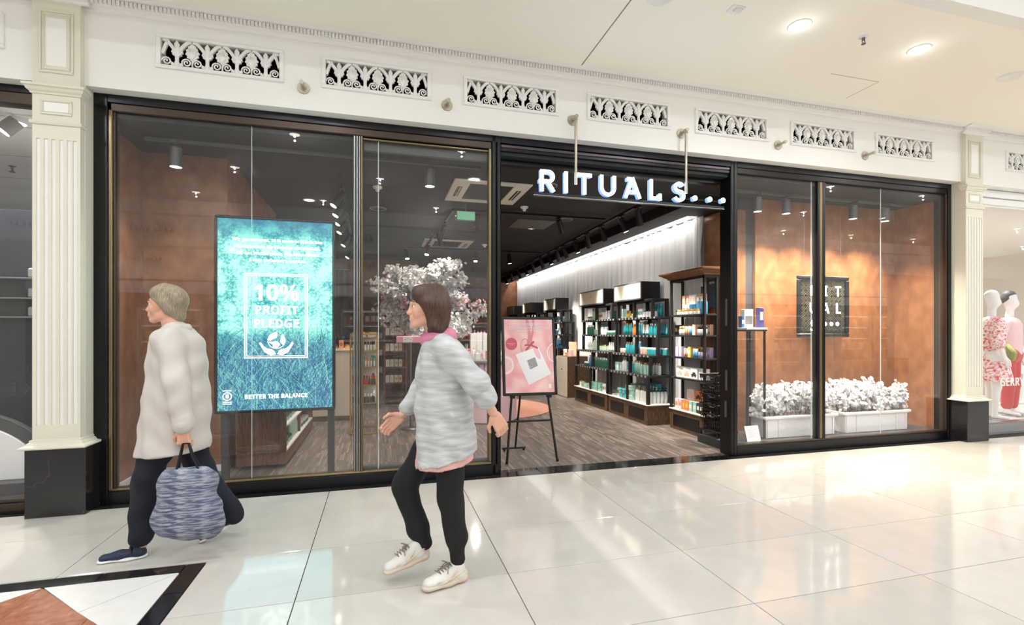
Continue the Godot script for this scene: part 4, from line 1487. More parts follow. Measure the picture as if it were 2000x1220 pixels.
func poster_texture() -> void:
	var w := 300
	var h := 425
	var im := Image.create(w, h, false, Image.FORMAT_RGB8)
	var n := FastNoiseLite.new()
	n.seed = 3
	n.frequency = 0.008
	n.fractal_octaves = 2
	var bag := PackedVector2Array([Vector2(66, 205), Vector2(205, 158), Vector2(282, 318), Vector2(140, 380)])
	var tagp := circle(Vector2(198, 195), 33, 20)
	for i in tagp.size():
		var v := tagp[i] - Vector2(198, 195)
		tagp[i] = Vector2(198, 195) + Vector2(v.x * 0.62 + v.y * 0.3, v.y * 1.1 + v.x * 0.3)
	var logo := PackedVector2Array([Vector2(133, 240), Vector2(184, 221), Vector2(201, 271), Vector2(150, 292)])
	for y in h:
		for x in w:
			var p := Vector2(x, y)
			var c := Color(0.90, 0.64, 0.65).lerp(Color(0.95, 0.80, 0.78), clampf(0.5 + 0.9 * n.get_noise_2d(x, y), 0, 1))
			if absf(x - 140 - 14 * sin(y * 0.02)) < 9 and y < 150 or absf(x - 172 - 10 * sin(y * 0.025 + 1)) < 7 and y < 150:
				c = Color(0.83, 0.52, 0.56)
			var d := p.distance_to(Vector2(2, 265))
			if d < 52:
				c = Color(0.96, 0.86, 0.85) if d > 40 or int(d * 0.4 + atan2(y - 265, x - 2) * 3) % 3 == 0 else Color(0.90, 0.70, 0.72)
			d = p.distance_to(Vector2(320, 195))
			if d < 60 and d > 54:
				c = Color(0.97, 0.90, 0.88)
			if p.distance_to(Vector2(42, 143)) < 36:
				c = Color(0.78, 0.33, 0.40)
			if (absf(y - 140) < 2 and absf(x - 42) < 26 or absf(y - 149) < 1.5 and absf(x - 42) < 16) and (x / 3) % 2 == 0:
				c = Color(0.95, 0.85, 0.86)
			d = p.distance_to(Vector2(60, 380))
			if d < 24 and (d > 21 or int(x * 0.3 + y * 0.2) % 3 == 0):
				c = Color(0.93, 0.75, 0.72)
			if x > 262 and x < 280 and y > 375 and y < 402:
				c = Color(0.97, 0.90, 0.90)
			d = Vector2((x - 125) / 26.0, (y - 158) / 46.0).length()
			if d < 1.0 and d > 0.92:
				c = Color(0.62, 0.45, 0.42)
			if Geometry2D.is_point_in_polygon(p, bag):
				c = Color(0.955, 0.945, 0.945).darkened(0.05 * float(y - 158) / 220.0)
				if Geometry2D.is_point_in_polygon(p, logo):
					var q := (p - Vector2(133, 240)).rotated(0.36)
					c = Color(0.52, 0.50, 0.51) if (int(q.x / 4) + int(q.y / 4) * 3 + int(q.x * q.y / 90)) % 3 != 0 else Color(0.78, 0.76, 0.76)
			if Geometry2D.is_point_in_polygon(p, tagp):
				c = Color(0.93, 0.75, 0.79)
			im.set_pixel(x, y, c)
	# ribbon bow
	for k in 4:
		var a: Vector2 = [Vector2(160, 150), Vector2(160, 150), Vector2(160, 150), Vector2(160, 150)][k]
		var b: Vector2 = [Vector2(132, 180), Vector2(128, 152), Vector2(180, 132), Vector2(202, 168)][k]
		for i in 60:
			var p := a.lerp(b, i / 59.0)
			im.fill_rect(Rect2i(int(p.x) - 4, int(p.y) - 4, 8, 8), Color(0.72, 0.30, 0.36))
	var m := sm("poster_print", Color.WHITE, 0.35)
	m.albedo_texture = ImageTexture.create_from_image(im)


func easel() -> void:
	# local frame: origin on the floor under the middle of the poster; leans back
	var t := thing("poster_easel", "black easel in the doorway holding a framed pink gift-wrapping poster", "easel", Vector3(1.555, 0, -0.52), "", -0.05)
	var lean := Basis(Vector3(1, 0, 0), -0.14)
	var o := Vector3(0, 0.70, 0.02)
	var w := 0.594
	var h := 0.85
	var put := func(v: Vector3) -> Vector3: return o + lean * v
	var mb := MB.new()
	for s in [-1, 1]:
		mb.box(put.call(Vector3(s * (w / 2 - 0.012), h / 2, 0.0)), Vector3(0.03, h, 0.024), 0.006, lean)
		mb.box(put.call(Vector3(0, h / 2 + s * (h / 2 - 0.014), 0.0)), Vector3(w, 0.03, 0.024), 0.006, lean)
	mb.box(put.call(Vector3(0, h / 2, -0.012)), Vector3(w - 0.02, h - 0.02, 0.008), 0.0, lean)
	part(t, "frame", mb, M.black)
	mb = MB.new()
	var a := w / 2 - 0.026
	mb.uvquad(put.call(Vector3(-a, 0.028, 0.004)), put.call(Vector3(a, 0.028, 0.004)), put.call(Vector3(a, h - 0.028, 0.004)), put.call(Vector3(-a, h - 0.028, 0.004)))
	part(t, "poster", mb, M.poster_print)
	text_part(t, "BESONDERE", 0.040, "Droid Serif", 400, put.call(Vector3(0.0, h - 0.085, 0.006)), M.white, lean)
	text_part(t, "GESCHENKVERPACKUNG", 0.040, "Droid Serif", 400, put.call(Vector3(0.0, h - 0.125, 0.006)), M.white, lean)
	mb = MB.new()
	for k in 9:
		mb.box(put.call(Vector3(-0.12 + k * 0.03, h - 0.152, 0.005)), Vector3(0.012 + 0.012 * (k % 2), 0.005, 0.0006), 0.0, lean)
	part(t, "small_print", mb, M.white)
	for s in [-1, 1]:
		mb = MB.new()
		mb.tube([Vector3(s * 0.275, 0.0, 0.10), Vector3(s * 0.20, 0.70, -0.01), Vector3(s * 0.10, 1.5, -0.16)], 0.013, 8)
		mb.cyl(Vector3(s * 0.276, 0.0, 0.102), Vector3(s * 0.274, 0.03, 0.096), 0.016, 0.016, 10)
		part(t, "leg", mb, M.black)
		mb = MB.new()
		mb.box(Vector3(s * 0.2, 0.69, 0.03), Vector3(0.05, 0.03, 0.06), 0.004)
		part(t, "ledge", mb, M.black)
	mb = MB.new()
	mb.tube([Vector3(-0.232, 0.43, 0.03), Vector3(0.232, 0.43, 0.03)], 0.011, 8)
	mb.tube([Vector3(0, 0.43, 0.03), Vector3(-0.02, 0.36, -0.30)], 0.009, 8)
	part(t, "crossbar", mb, M.black)
	mb = MB.new()
	mb.tube([Vector3(0.0, 1.45, -0.15), Vector3(-0.06, 0.03, -0.46)], 0.012, 8)
	part(t, "rear_leg", mb, M.black)
	mb = MB.new()
	mb.tube([Vector3(-0.22, 0.03, -0.46), Vector3(0.06, 0.03, -0.46)], 0.012, 8)
	for x in [-0.19, 0.04]:
		mb.cyl(Vector3(x, 0.0, -0.46), Vector3(x, 0.03, -0.46), 0.014, 0.014, 10)
	part(t, "foot_bar", mb, M.black)


func bloom_mesh(seed_n: int, petals: int) -> ArrayMesh:
	# an open blossom about 4 cm across, facing up
	var r := RandomNumberGenerator.new()
	r.seed = seed_n
	var mb := MB.new()
	for layer in 2:
		for k in petals:
			var a := TAU * k / petals + layer * 0.5 + r.randf_range(-0.2, 0.2)
			var d := Vector3(cos(a), 0, sin(a))
			var s := Vector3(-sin(a), 0, cos(a))
			var L := (0.024 if layer == 0 else 0.016) * r.randf_range(0.85, 1.15)
			var up := 0.25 if layer == 0 else 0.9
			var base := Vector3(0, 0.002 * layer, 0)
			var m := base + d * L * 0.6 + Vector3.UP * L * (up * 0.5)
			var tip := base + d * L + Vector3.UP * L * up * r.randf_range(0.8, 1.3)
			var l := m + s * L * 0.5 + Vector3.UP * 0.003
			var q := m - s * L * 0.5 + Vector3.UP * 0.003
			mb.smooth()
			mb.tri(base, q, m)
			mb.tri(base, m, l)
			mb.tri(m, q, tip)
			mb.tri(m, tip, l)
	return mb.done()


func planters() -> void:
	var blooms := [bloom_mesh(1, 5), bloom_mesh(2, 6), bloom_mesh(3, 5)]
	var r := RandomNumberGenerator.new()
	r.seed = 5
	for k in 2:
		var cx: float = [4.985, 6.19][k]
		var z := -0.50
		var side := "left, by the small notice card" if k == 0 else "right, nearer the right pilaster"
		var t := thing("planter_box", "long white panelled flower box in the window, %s" % ["the one behind the mullion" if k == 0 else "the one right of the mullion"][0], "planter", Vector3(cx, 0.10, z), "white flower boxes")
		var L := 1.10
		var mb := MB.new()
		mb.box(Vector3(0, 0.115, 0), Vector3(L - 0.07, 0.23, 0.26), 0.004)
		part(t, "box", mb, M.white_gloss)
		mb = MB.new()
		for s in [-1, 1]:
			mb.box(Vector3(0, 0.245, s * 0.145), Vector3(L, 0.035, 0.035), 0.007)
			mb.box(Vector3(s * (L / 2 - 0.017), 0.245, 0), Vector3(0.035, 0.035, 0.27), 0.007)
		mb.box(Vector3(0, 0.222, 0), Vector3(L - 0.035, 0.016, 0.29), 0.004)
		part(t, "rim", mb, M.white_gloss)
		for s in [-0.49, -0.33, 0.33, 0.49]:
			mb = MB.new()
			mb.box(Vector3(s, 0.11, 0.135), Vector3(0.028, 0.215, 0.014), 0.004)
			part(t, "pilaster_strip", mb, M.white_gloss)
		mb = MB.new()
		mb.box(Vector3(0, 0.238, 0), Vector3(L - 0.08, 0.006, 0.25))
		part(t, "gravel", mb, M.paper)
		var f := thing("white_flowers", "dense bank of white artificial blossoms filling the flower box, %s" % side, "flowers", Vector3(cx, 0.345, z), "white blossoms in the window boxes")
		# stems
		mb = MB.new()
		var tips := []
		for i in 60:
			var p := Vector3(r.randf_range(-0.46, 0.46), 0, r.randf_range(-0.09, 0.09))
			var tip := Vector3(p.x * 1.06 + r.randf_range(-0.05, 0.05), r.randf_range(0.16, 0.38), p.z * 1.5 + r.randf_range(-0.06, 0.06))
			mb.tube([p, p.lerp(tip, 0.5) + Vector3(r.randf_range(-0.02, 0.02), 0.02, 0), tip], 0.003, 5)
			tips.append([p, tip])
		part(f, "stems", mb, M.stem)
		# clusters of blossoms; those in front singly, the rest as one piece
		var mm := []
		var count := 0
		var spots := []
		for i in 820:
			var q = tips[i % tips.size()]
			var u := r.randf_range(0.35, 1.05)
			var p: Vector3 = q[0].lerp(q[1], u) + Vector3(r.randf_range(-0.07, 0.07), r.randf_range(-0.05, 0.05), r.randf_range(-0.05, 0.05))
			p.y = maxf(p.y, 0.04)
			spots.append(p)
		for i in 44:
			var s := -1.0 if k == 0 else 1.0
			spots.append(Vector3(s * r.randf_range(0.44, 0.60), r.randf_range(0.02, 0.30), r.randf_range(-0.05, 0.12)))
		spots.sort_custom(func(a, b): return a.z > b.z)
		var xf := []
		for p in spots:
			for c in 3:
				var pp: Vector3 = p + Vector3(r.randf_range(-1, 1), r.randf_range(-1, 1), r.randf_range(-1, 1)) * 0.024
				var n := Vector3(pp.x * 0.6 + r.randf_range(-0.6, 0.6), r.randf_range(0.0, 0.9), 0.55 + r.randf_range(-0.5, 0.6)).normalized()
				var b := MB.frame_of(n)
				b = Basis(b.x, b.z, -b.y).rotated(n, r.randf() * TAU).scaled(Vector3.ONE * r.randf_range(0.85, 1.3))
				xf.append(Transform3D(b, pp))
		for i in xf.size():
			if i < 280:
				var o := part(f, "blossom", blooms[i % 3], M.petal)
				o.transform = xf[i]
		for v in 3:
			var rest := []
			for i in range(280, xf.size()):
				if i % 3 == v:
					rest.append(xf[i])
			multi(f, "blossoms", blooms[v], M.petal, rest)


func multi(p: Node3D, called: String, mesh: Mesh, mat: Material, xf: Array) -> void:
	var o := MultiMeshInstance3D.new()
	o.name = called
	var mm := MultiMesh.new()
	mm.transform_format = MultiMesh.TRANSFORM_3D
	mm.mesh = mesh
	mm.instance_count = xf.size()
	for i in xf.size():
		mm.set_instance_transform(i, xf[i])
	o.multimesh = mm
	o.material_override = mat
	o.set_meta("kind", "stuff")
	p.add_child(o, true)


func right_bay() -> void:
	# small notice card at the glass
	var t := thing("notice_card", "small white printed notice card leaning behind the glass beside the left flower box", "card", Vector3(4.22, 0.10, -0.28))
	var b := Basis(Vector3(1, 0, 0), -0.3)
	var mb := MB.new()
	mb.box(b * Vector3(0, 0.09, 0), Vector3(0.19, 0.18, 0.004), 0.001, b)
	part(t, "card", mb, M.paper)
	mb = MB.new()
	for k in 7:
		mb.box(b * Vector3(-0.01 * (k % 3), 0.14 - k * 0.015, 0.0025), Vector3(0.13 - 0.02 * (k % 3), 0.003, 0.001), 0.0, b)
	part(t, "printed_lines", mb, M.grey)
	mb = MB.new()
	mb.box(Vector3(0, 0.03, -0.05), Vector3(0.02, 0.06, 0.004), 0.0, Basis(Vector3(1, 0, 0), 0.6))
	part(t, "prop", mb, M.paper)
	# framed maze picture with the sign letters on it
	t = thing("framed_picture", "dark square framed picture with a maze pattern and white letters, behind the mullion", "picture", Vector3(5.60, 1.71, -0.62))
	mb = MB.new()
	frame_bars(mb, 0, 0, 0.85, 0.80, 0.05, -0.02, 0.016)
	part(t, "frame", mb, M.black)
	mb = MB.new()
	mb.box(Vector3(0, 0, -0.012), Vector3(0.80, 0.75, 0.012))
	part(t, "ground", mb, sm("picture_ground", Color(0.06, 0.10, 0.10), 0.4))
	var r := RandomNumberGenerator.new()
	r.seed = 8
	mb = MB.new()
	for i in 10:
		for j in 10:
			var c := Vector3(-0.315 + i * 0.07, -0.29 + j * 0.0655, -0.003)
			var flip := (i < 5) == (j < 5)
			if (i * 3 + j * 5) % 7 == 0:
				flip = not flip
			var d := Basis(Vector3(0, 0, 1), PI / 4 if flip else -PI / 4)
			for q in 3:
				mb.box(c + d * Vector3(0, (q - 1) * 0.024, 0), Vector3(0.066 if q == 1 else 0.05, 0.0105, 0.004), 0.0, d)
	part(t, "maze_pattern", mb, sm("maze_gold", Color(0.40, 0.38, 0.30), 0.35, 0.3))
	var rowt := [["R", "I", "T"], ["U", "A", "L"]]
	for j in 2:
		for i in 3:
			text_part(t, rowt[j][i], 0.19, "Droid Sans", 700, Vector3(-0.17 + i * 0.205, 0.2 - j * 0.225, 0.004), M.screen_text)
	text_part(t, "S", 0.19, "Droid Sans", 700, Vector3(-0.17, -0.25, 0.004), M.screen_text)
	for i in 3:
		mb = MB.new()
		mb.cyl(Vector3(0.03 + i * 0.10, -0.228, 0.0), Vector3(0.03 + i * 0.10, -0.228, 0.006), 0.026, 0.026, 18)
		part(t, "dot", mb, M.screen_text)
	mb = MB.new()
	for x in [-0.3, 0.3]:
		mb.cyl(Vector3(x, 0.39, -0.01), Vector3(x, SHOP_CEIL - 1.71, -0.01), 0.0015, 0.0015, 5)
	part(t, "wire", mb, M.steel)
	# small table with a white top at the left end of the window
	t = thing("display_table", "narrow display table with white top and black legs, left end of the planter window", "table", Vector3(4.335, 0.10, -0.50))
	mb = MB.new()
	mb.box(Vector3(0, 1.318, 0), Vector3(0.30, 0.025, 0.28), 0.004)
	part(t, "top", mb, M.white_gloss)
	mb = MB.new()
	mb.box(Vector3(0, 1.295, 0), Vector3(0.29, 0.02, 0.27), 0.002)
	part(t, "apron", mb, M.black)
	for s in [[-1, 1], [1, 1], [-1, -1], [1, -1]]:
		mb = MB.new()
		mb.box(Vector3(s[0] * 0.12, 0.645, s[1] * 0.12), Vector3(0.022, 1.29, 0.022), 0.003)
		part(t, "leg", mb, M.black)
	for k in 3:
		t = thing("gift_box", ["white gift box with a ribbon print on the narrow window table", "violet striped gift box on the narrow window table", "small blue box at the left of the narrow window table"][k], "box", Vector3([4.31, 4.44, 4.225][k], 1.4305, -0.50 + 0.06 * (k % 2)), "gift boxes on the window table")
		mb = MB.new()
		mb.box(Vector3(0, [0.11, 0.12, 0.07][k], 0), Vector3([0.13, 0.07, 0.035][k], [0.22, 0.24, 0.14][k], 0.06), 0.003)
		part(t, "box", mb, M[["white", "purple_blue", "blue"][k]])
		mb = MB.new()
		mb.box(Vector3(0, [0.09, 0.14, 0.07][k], 0.031), Vector3([0.10, 0.045, 0.03][k], [0.10, 0.10, 0.05][k], 0.003))
		part(t, "print", mb, M[["grey", "white", "white"][k]])
	# stacked black shopping baskets at the doorway
	var stand := thing("basket_stand", "black metal floor stand under the stacked shopping baskets by the doorway", "stand", Vector3(4.035, 0, -0.67))
	mb = MB.new()
	for s in [-1, 1]:
		mb.box(Vector3(0, 0.015, s * 0.16), Vector3(0.28, 0.03, 0.03), 0.004)
		mb.box(Vector3(0, 0.165, s * 0.16), Vector3(0.28, 0.02, 0.02), 0.003)
		mb.box(Vector3(s * 0.14, 0.015, 0), Vector3(0.03, 0.03, 0.34), 0.004)
		mb.box(Vector3(s * 0.14, 0.165, 0), Vector3(0.02, 0.02, 0.34), 0.003)
		for q in [-1, 1]:
			mb.box(Vector3(s * 0.135, 0.09, q * 0.155), Vector3(0.02, 0.15, 0.02), 0.003)
	part(stand, "frame", mb, M.black)
	var proto: Node3D = null
	for k in 5:
		var lb: String = "black mesh shopping basket, %s in the stack by the doorway" % ["lowest", "second from below", "third from below", "second from top", "topmost"][k]
		if proto == null:
			proto = make_basket(lb)
			proto.position = Vector3(4.035, 0.176, -0.67)
		else:
			copy(proto, Vector3(4.035, 0.176 + k * 0.118, -0.67), 0.0, lb)


func make_basket(label: String) -> Node3D:
	var t := thing("shopping_basket", label, "basket", Vector3.ZERO, "stacked shopping baskets")
	var mb := MB.new()
	var a := [Vector2(0.115, 0.135), Vector2(0.128, 0.15), Vector2(0.14, 0.165)]
	for k in 2:
		for i in 2:
			var s := -1.0 if i == 0 else 1.0
			for n in 9:
				var u := lerpf(-1, 1, n / 8.0)
				mb.tube([Vector3(s * a[0].x, 0.003, u * a[0].y), Vector3(s * a[2].x, 0.2, u * a[2].y)], 0.004, 5)
				mb.tube([Vector3(u * a[0].x, 0.003, s * a[0].y), Vector3(u * a[2].x, 0.2, s * a[2].y)], 0.004, 5)
		if k == 0:
			for n in 6:
				var f := n / 5.0
				var q: Vector2 = a[0].lerp(a[2], f)
				var y := 0.004 + 0.195 * f
				mb.tube([Vector3(-q.x, y, -q.y), Vector3(q.x, y, -q.y), Vector3(q.x, y, q.y), Vector3(-q.x, y, q.y), Vector3(-q.x, y, -q.y)], 0.0035, 5)
	part(t, "mesh", mb, M.black_soft)
	mb = MB.new()
	mb.box(Vector3(0, 0.003, 0), Vector3(0.23, 0.006, 0.27), 0.002)
	part(t, "bottom", mb, M.black)
	mb = MB.new()
	for s in [-1, 1]:
		mb.box(Vector3(s * 0.142, 0.2, 0), Vector3(0.012, 0.016, 0.345), 0.003)
		mb.box(Vector3(0, 0.2, s * 0.168), Vector3(0.28, 0.016, 0.012), 0.003)
	part(t, "rim", mb, M.black)
	mb = MB.new()
	mb.tube([Vector3(-0.142, 0.20, 0.0), Vector3(-0.146, 0.17, 0.03), Vector3(-0.146, 0.17, 0.1), Vector3(-0.142, 0.20, 0.13)], 0.005, 6)
	part(t, "handle", mb, M.grey_metal)
	return t


# --- products -------------------------------------------------------------------------------
var products := {}

const HEAD_WORD := {"bottle": "bottle", "pump": "pump bottle", "can": "spray can", "tube": "tube", "jar": "jar", "candle": "candle glass", "carton": "carton", "gift": "gift box", "sticks": "scent stick bottle", "tin": "tin", "slim": "slim bottle", "picturebox": "picture carton"}
const WIDTH := {"bottle": 0.062, "pump": 0.064, "can": 0.056, "tube": 0.056, "jar": 0.09, "candle": 0.088, "carton": 0.074, "gift": 0.21, "sticks": 0.085, "tin": 0.10, "slim": 0.034, "picturebox": 0.16}
const WORDS := {"white": "white", "teal": "teal", "aqua": "aqua", "mint": "mint green", "blue": "deep blue", "sky": "sky blue", "forest": "dark green", "sage": "sage green", "orange": "orange", "peach": "copper pink", "yellow": "yellow", "lilac": "lilac", "black": "black", "gold": "gold", "pink": "pink", "pink_pale": "pale pink", "red": "red", "off_white": "cream", "cyan_glass": "pale glass", "purple_blue": "violet", "dark_grey": "dark grey"}


func product(kind: String, body: String, cap: String) -> Node3D:
	var key := kind + body + cap
	if products.has(key):
		return products[key]
	var o := Node3D.new()
	o.name = {"bottle": "bottle", "pump": "pump_bottle", "can": "spray_can", "tube": "cosmetic_tube", "jar": "jar", "candle": "scented_candle", "carton": "carton", "gift": "gift_box", "sticks": "fragrance_sticks", "tin": "tin", "slim": "slim_bottle", "picturebox": "picture_carton"}[kind]
	var b := MB.new()
	var c := MB.new()
	var cn := "cap"
	match kind:
		"bottle":
			b.lathe([Vector2(0, 0), Vector2(0.026, 0), Vector2(0.028, 0.004), Vector2(0.028, 0.125), Vector2(0.024, 0.14), Vector2(0.011, 0.148)], Vector3.ZERO, 12)
			c.lathe([Vector2(0.013, 0.146), Vector2(0.0135, 0.178), Vector2(0.011, 0.181), Vector2(0, 0.181)], Vector3.ZERO, 10)
		"slim":
			b.lathe([Vector2(0, 0), Vector2(0.014, 0), Vector2(0.014, 0.075), Vector2(0.009, 0.082)], Vector3.ZERO, 10)
			c.lathe([Vector2(0.011, 0.08), Vector2(0.011, 0.12), Vector2(0, 0.121)], Vector3.ZERO, 8)
		"pump":
			b.lathe([Vector2(0, 0), Vector2(0.028, 0), Vector2(0.03, 0.005), Vector2(0.03, 0.15), Vector2(0.022, 0.17), Vector2(0.012, 0.176)], Vector3.ZERO, 12)
			c.lathe([Vector2(0.014, 0.174), Vector2(0.014, 0.192), Vector2(0.005, 0.196), Vector2(0.005, 0.222), Vector2(0.012, 0.224), Vector2(0.012, 0.234), Vector2(0, 0.235)], Vector3.ZERO, 8)
			c.box(Vector3(-0.02, 0.229, 0), Vector3(0.04, 0.009, 0.012), 0.002)
			cn = "pump"
		"can":
			b.lathe([Vector2(0, 0), Vector2(0.025, 0), Vector2(0.025, 0.16), Vector2(0.02, 0.168)], Vector3.ZERO, 12)
			c.lathe([Vector2(0.021, 0.166), Vector2(0.021, 0.195), Vector2(0.016, 0.202), Vector2(0, 0.204)], Vector3.ZERO, 10)
		"tube":
			c.lathe([Vector2(0, 0), Vector2(0.021, 0), Vector2(0.022, 0.03)], Vector3.ZERO, 12)
			b.lathe([Vector2(0.022, 0.03), Vector2(0.024, 0.05), Vector2(0.023, 0.11), Vector2(0.016, 0.165), Vector2(0, 0.166)], Vector3.ZERO, 12, false, Vector2(0.55, 1.0))
		"jar":
			b.lathe([Vector2(0, 0), Vector2(0.04, 0), Vector2(0.042, 0.006), Vector2(0.042, 0.045)], Vector3.ZERO, 14)
			c.lathe([Vector2(0.043, 0.045), Vector2(0.043, 0.068), Vector2(0.04, 0.071), Vector2(0, 0.071)], Vector3.ZERO, 14)
			cn = "lid"
		"tin":
			b.lathe([Vector2(0, 0), Vector2(0.046, 0), Vector2(0.047, 0.003), Vector2(0.047, 0.085)], Vector3.ZERO, 14)
			c.lathe([Vector2(0.048, 0.085), Vector2(0.048, 0.105), Vector2(0.046, 0.108), Vector2(0, 0.108)], Vector3.ZERO, 14)
			cn = "lid"
		"candle":
			b.lathe([Vector2(0, 0), Vector2(0.038, 0), Vector2(0.04, 0.008), Vector2(0.04, 0.085)], Vector3.ZERO, 14)
			c.lathe([Vector2(0.041, 0.085), Vector2(0.041, 0.094), Vector2(0.012, 0.096), Vector2(0.012, 0.108), Vector2(0, 0.109)], Vector3.ZERO, 14)
			cn = "lid"
		"carton":
			b.box(Vector3(0, 0.07, 0), Vector3(0.062, 0.14, 0.068), 0.0015)
			c.box(Vector3(-0.0315, 0.072, 0), Vector3(0.002, 0.05, 0.044))
			cn = "print"
		"gift":
			b.box(Vector3(0, 0.028, 0), Vector3(0.15, 0.056, 0.19), 0.002)
			b.box(Vector3(0, 0.062, 0), Vector3(0.156, 0.02, 0.196), 0.002)
			c.box(Vector3(0, 0.0735, 0), Vector3(0.157, 0.004, 0.022))
			c.box(Vector3(-0.0778, 0.036, 0), Vector3(0.003, 0.072, 0.022))
			cn = "ribbon"
		"picturebox":
			b.box(Vector3(0, 0.075, 0), Vector3(0.06, 0.15, 0.15), 0.002)
			c.box(Vector3(-0.031, 0.055, 0), Vector3(0.002, 0.03, 0.1))
			c.box(Vector3(-0.031, 0.08, 0.005), Vector3(0.002, 0.025, 0.055))
			for s in [-1, 1]:
				c.cyl(Vector3(-0.0298, 0.04, s * 0.032), Vector3(-0.0325, 0.04, s * 0.032), 0.013, 0.013, 12)
			cn = "car_print"
		"sticks":
			b.box(Vector3(0, 0.05, 0), Vector3(0.062, 0.10, 0.062), 0.004)
			b.cyl(Vector3(0, 0.10, 0), Vector3(0, 0.12, 0), 0.014, 0.014, 10)
			for k in 6:
				var a := TAU * k / 6
				c.tube([Vector3(0, 0.06, 0), Vector3(cos(a) * 0.022, 0.23, sin(a) * 0.022)], 0.0016, 4)
			cn = "sticks"
	part(o, "body", b, M[body])
	part(o, cn, c, M[cap])
	products[key] = o
	return o


var seen_kinds := {}
const ORD := ["first", "second", "third", "fourth", "fifth", "sixth", "seventh", "eighth", "ninth", "tenth", "eleventh", "twelfth", "thirteenth", "fourteenth", "fifteenth", "sixteenth", "seventeenth", "eighteenth", "nineteenth", "twentieth"]


func shelf_row(where: String, x: float, y: float, z0: float, z1: float, spec: Array, facing := "x", rows := 1) -> void:
	# spec: [kind, body colour, cap colour, count, optional stack]; laid from z0 towards z1
	var run := 0.0
	for s in spec:
		run += WIDTH[s[0]] * s[3]
	var room := absf(z1 - z0)
	var gap := (room - run) / maxf(1.0, spec.reduce(func(a, s): return a + s[3], 0))
	gap = clampf(gap, 0.0, 0.006)
	if run > 0.0 and room > run * 1.35:
		var more := spec.duplicate()
		var left := room - run
		while left > 0.12 and more.size() < 14:
			var nx: Array = spec[more.size() % spec.size()]
			left -= (WIDTH[nx[0]] + gap) * nx[3]
			if left > 0.0:
				more.append(nx)
		spec = more
	var dirn := signf(z1 - z0)
	var z := z0
	for s in spec:
		var p := product(s[0], s[1], s[2])
		var body_word: String = WORDS[s[1]]
		var cap_word: String = WORDS[s[2]]
		var detail: String = {"jar": "%s lid", "tin": "%s lid", "candle": "%s lid", "gift": "%s ribbon", "pump": "%s pump", "carton": "%s print", "sticks": "%s sticks", "picturebox": "%s car picture"}.get(s[0], "%s cap") % cap_word
		var group := "%s %ss with %s, %s" % [body_word, HEAD_WORD[s[0]], detail, where]
		var key := group
		var total: int = spec.reduce(func(acc, q): return acc + (q[3] if q[0] == s[0] and q[1] == s[1] and q[2] == s[2] else 0), 0)
		for k in s[3]:
			var stack: int = s[4] if s.size() > 4 else 1
			for q in stack:
				var c: Node3D = p.duplicate()
				c.name = numbered(String(p.name))
				add_child(c)
				var w: float = WIDTH[s[0]]
				var along := z + dirn * (w * 0.5)
				var jit := rng.randf_range(-0.008, 0.008)
				var hq: float = {"gift": 0.0765, "carton": 0.1405, "jar": 0.0715, "picturebox": 0.1505, "tin": 0.1085}.get(s[0], 0.0)
				if facing == "x":
					c.position = Vector3(x + jit, y + q * hq, along)
					c.rotation.y = rng.randf_range(-0.08, 0.08)
				elif facing == "-x":
					c.position = Vector3(x + jit, y + q * hq, along)
					c.rotation.y = PI + rng.randf_range(-0.08, 0.08)
				else:
					c.position = Vector3(along, y + q * hq, x + jit)
					c.rotation.y = PI / 2 + rng.randf_range(-0.08, 0.08)
				var nth := ""
				if total > 1:
					nth = " %s from %s," % [ORD[mini(int(seen_kinds.get(key, 0)), 19)], "left" if facing == "z" else "the doorway"]
				if stack > 1:
					nth = " %s of %s pile," % [["lowest", "second", "third"][q], ORD[mini(int(seen_kinds.get(key, 0)), 19)]]
				tag(c, "%s %s, %s,%s %s" % [body_word, HEAD_WORD[s[0]], detail, nth, where], HEAD_WORD[s[0]].split(" ")[-1], group)
			seen_kinds[key] = int(seen_kinds.get(key, 0)) + 1
			z += dirn * (WIDTH[s[0]] + gap)


const LEVELS_Y := [0.302, 0.728, 1.028, 1.328, 1.608, 1.885]


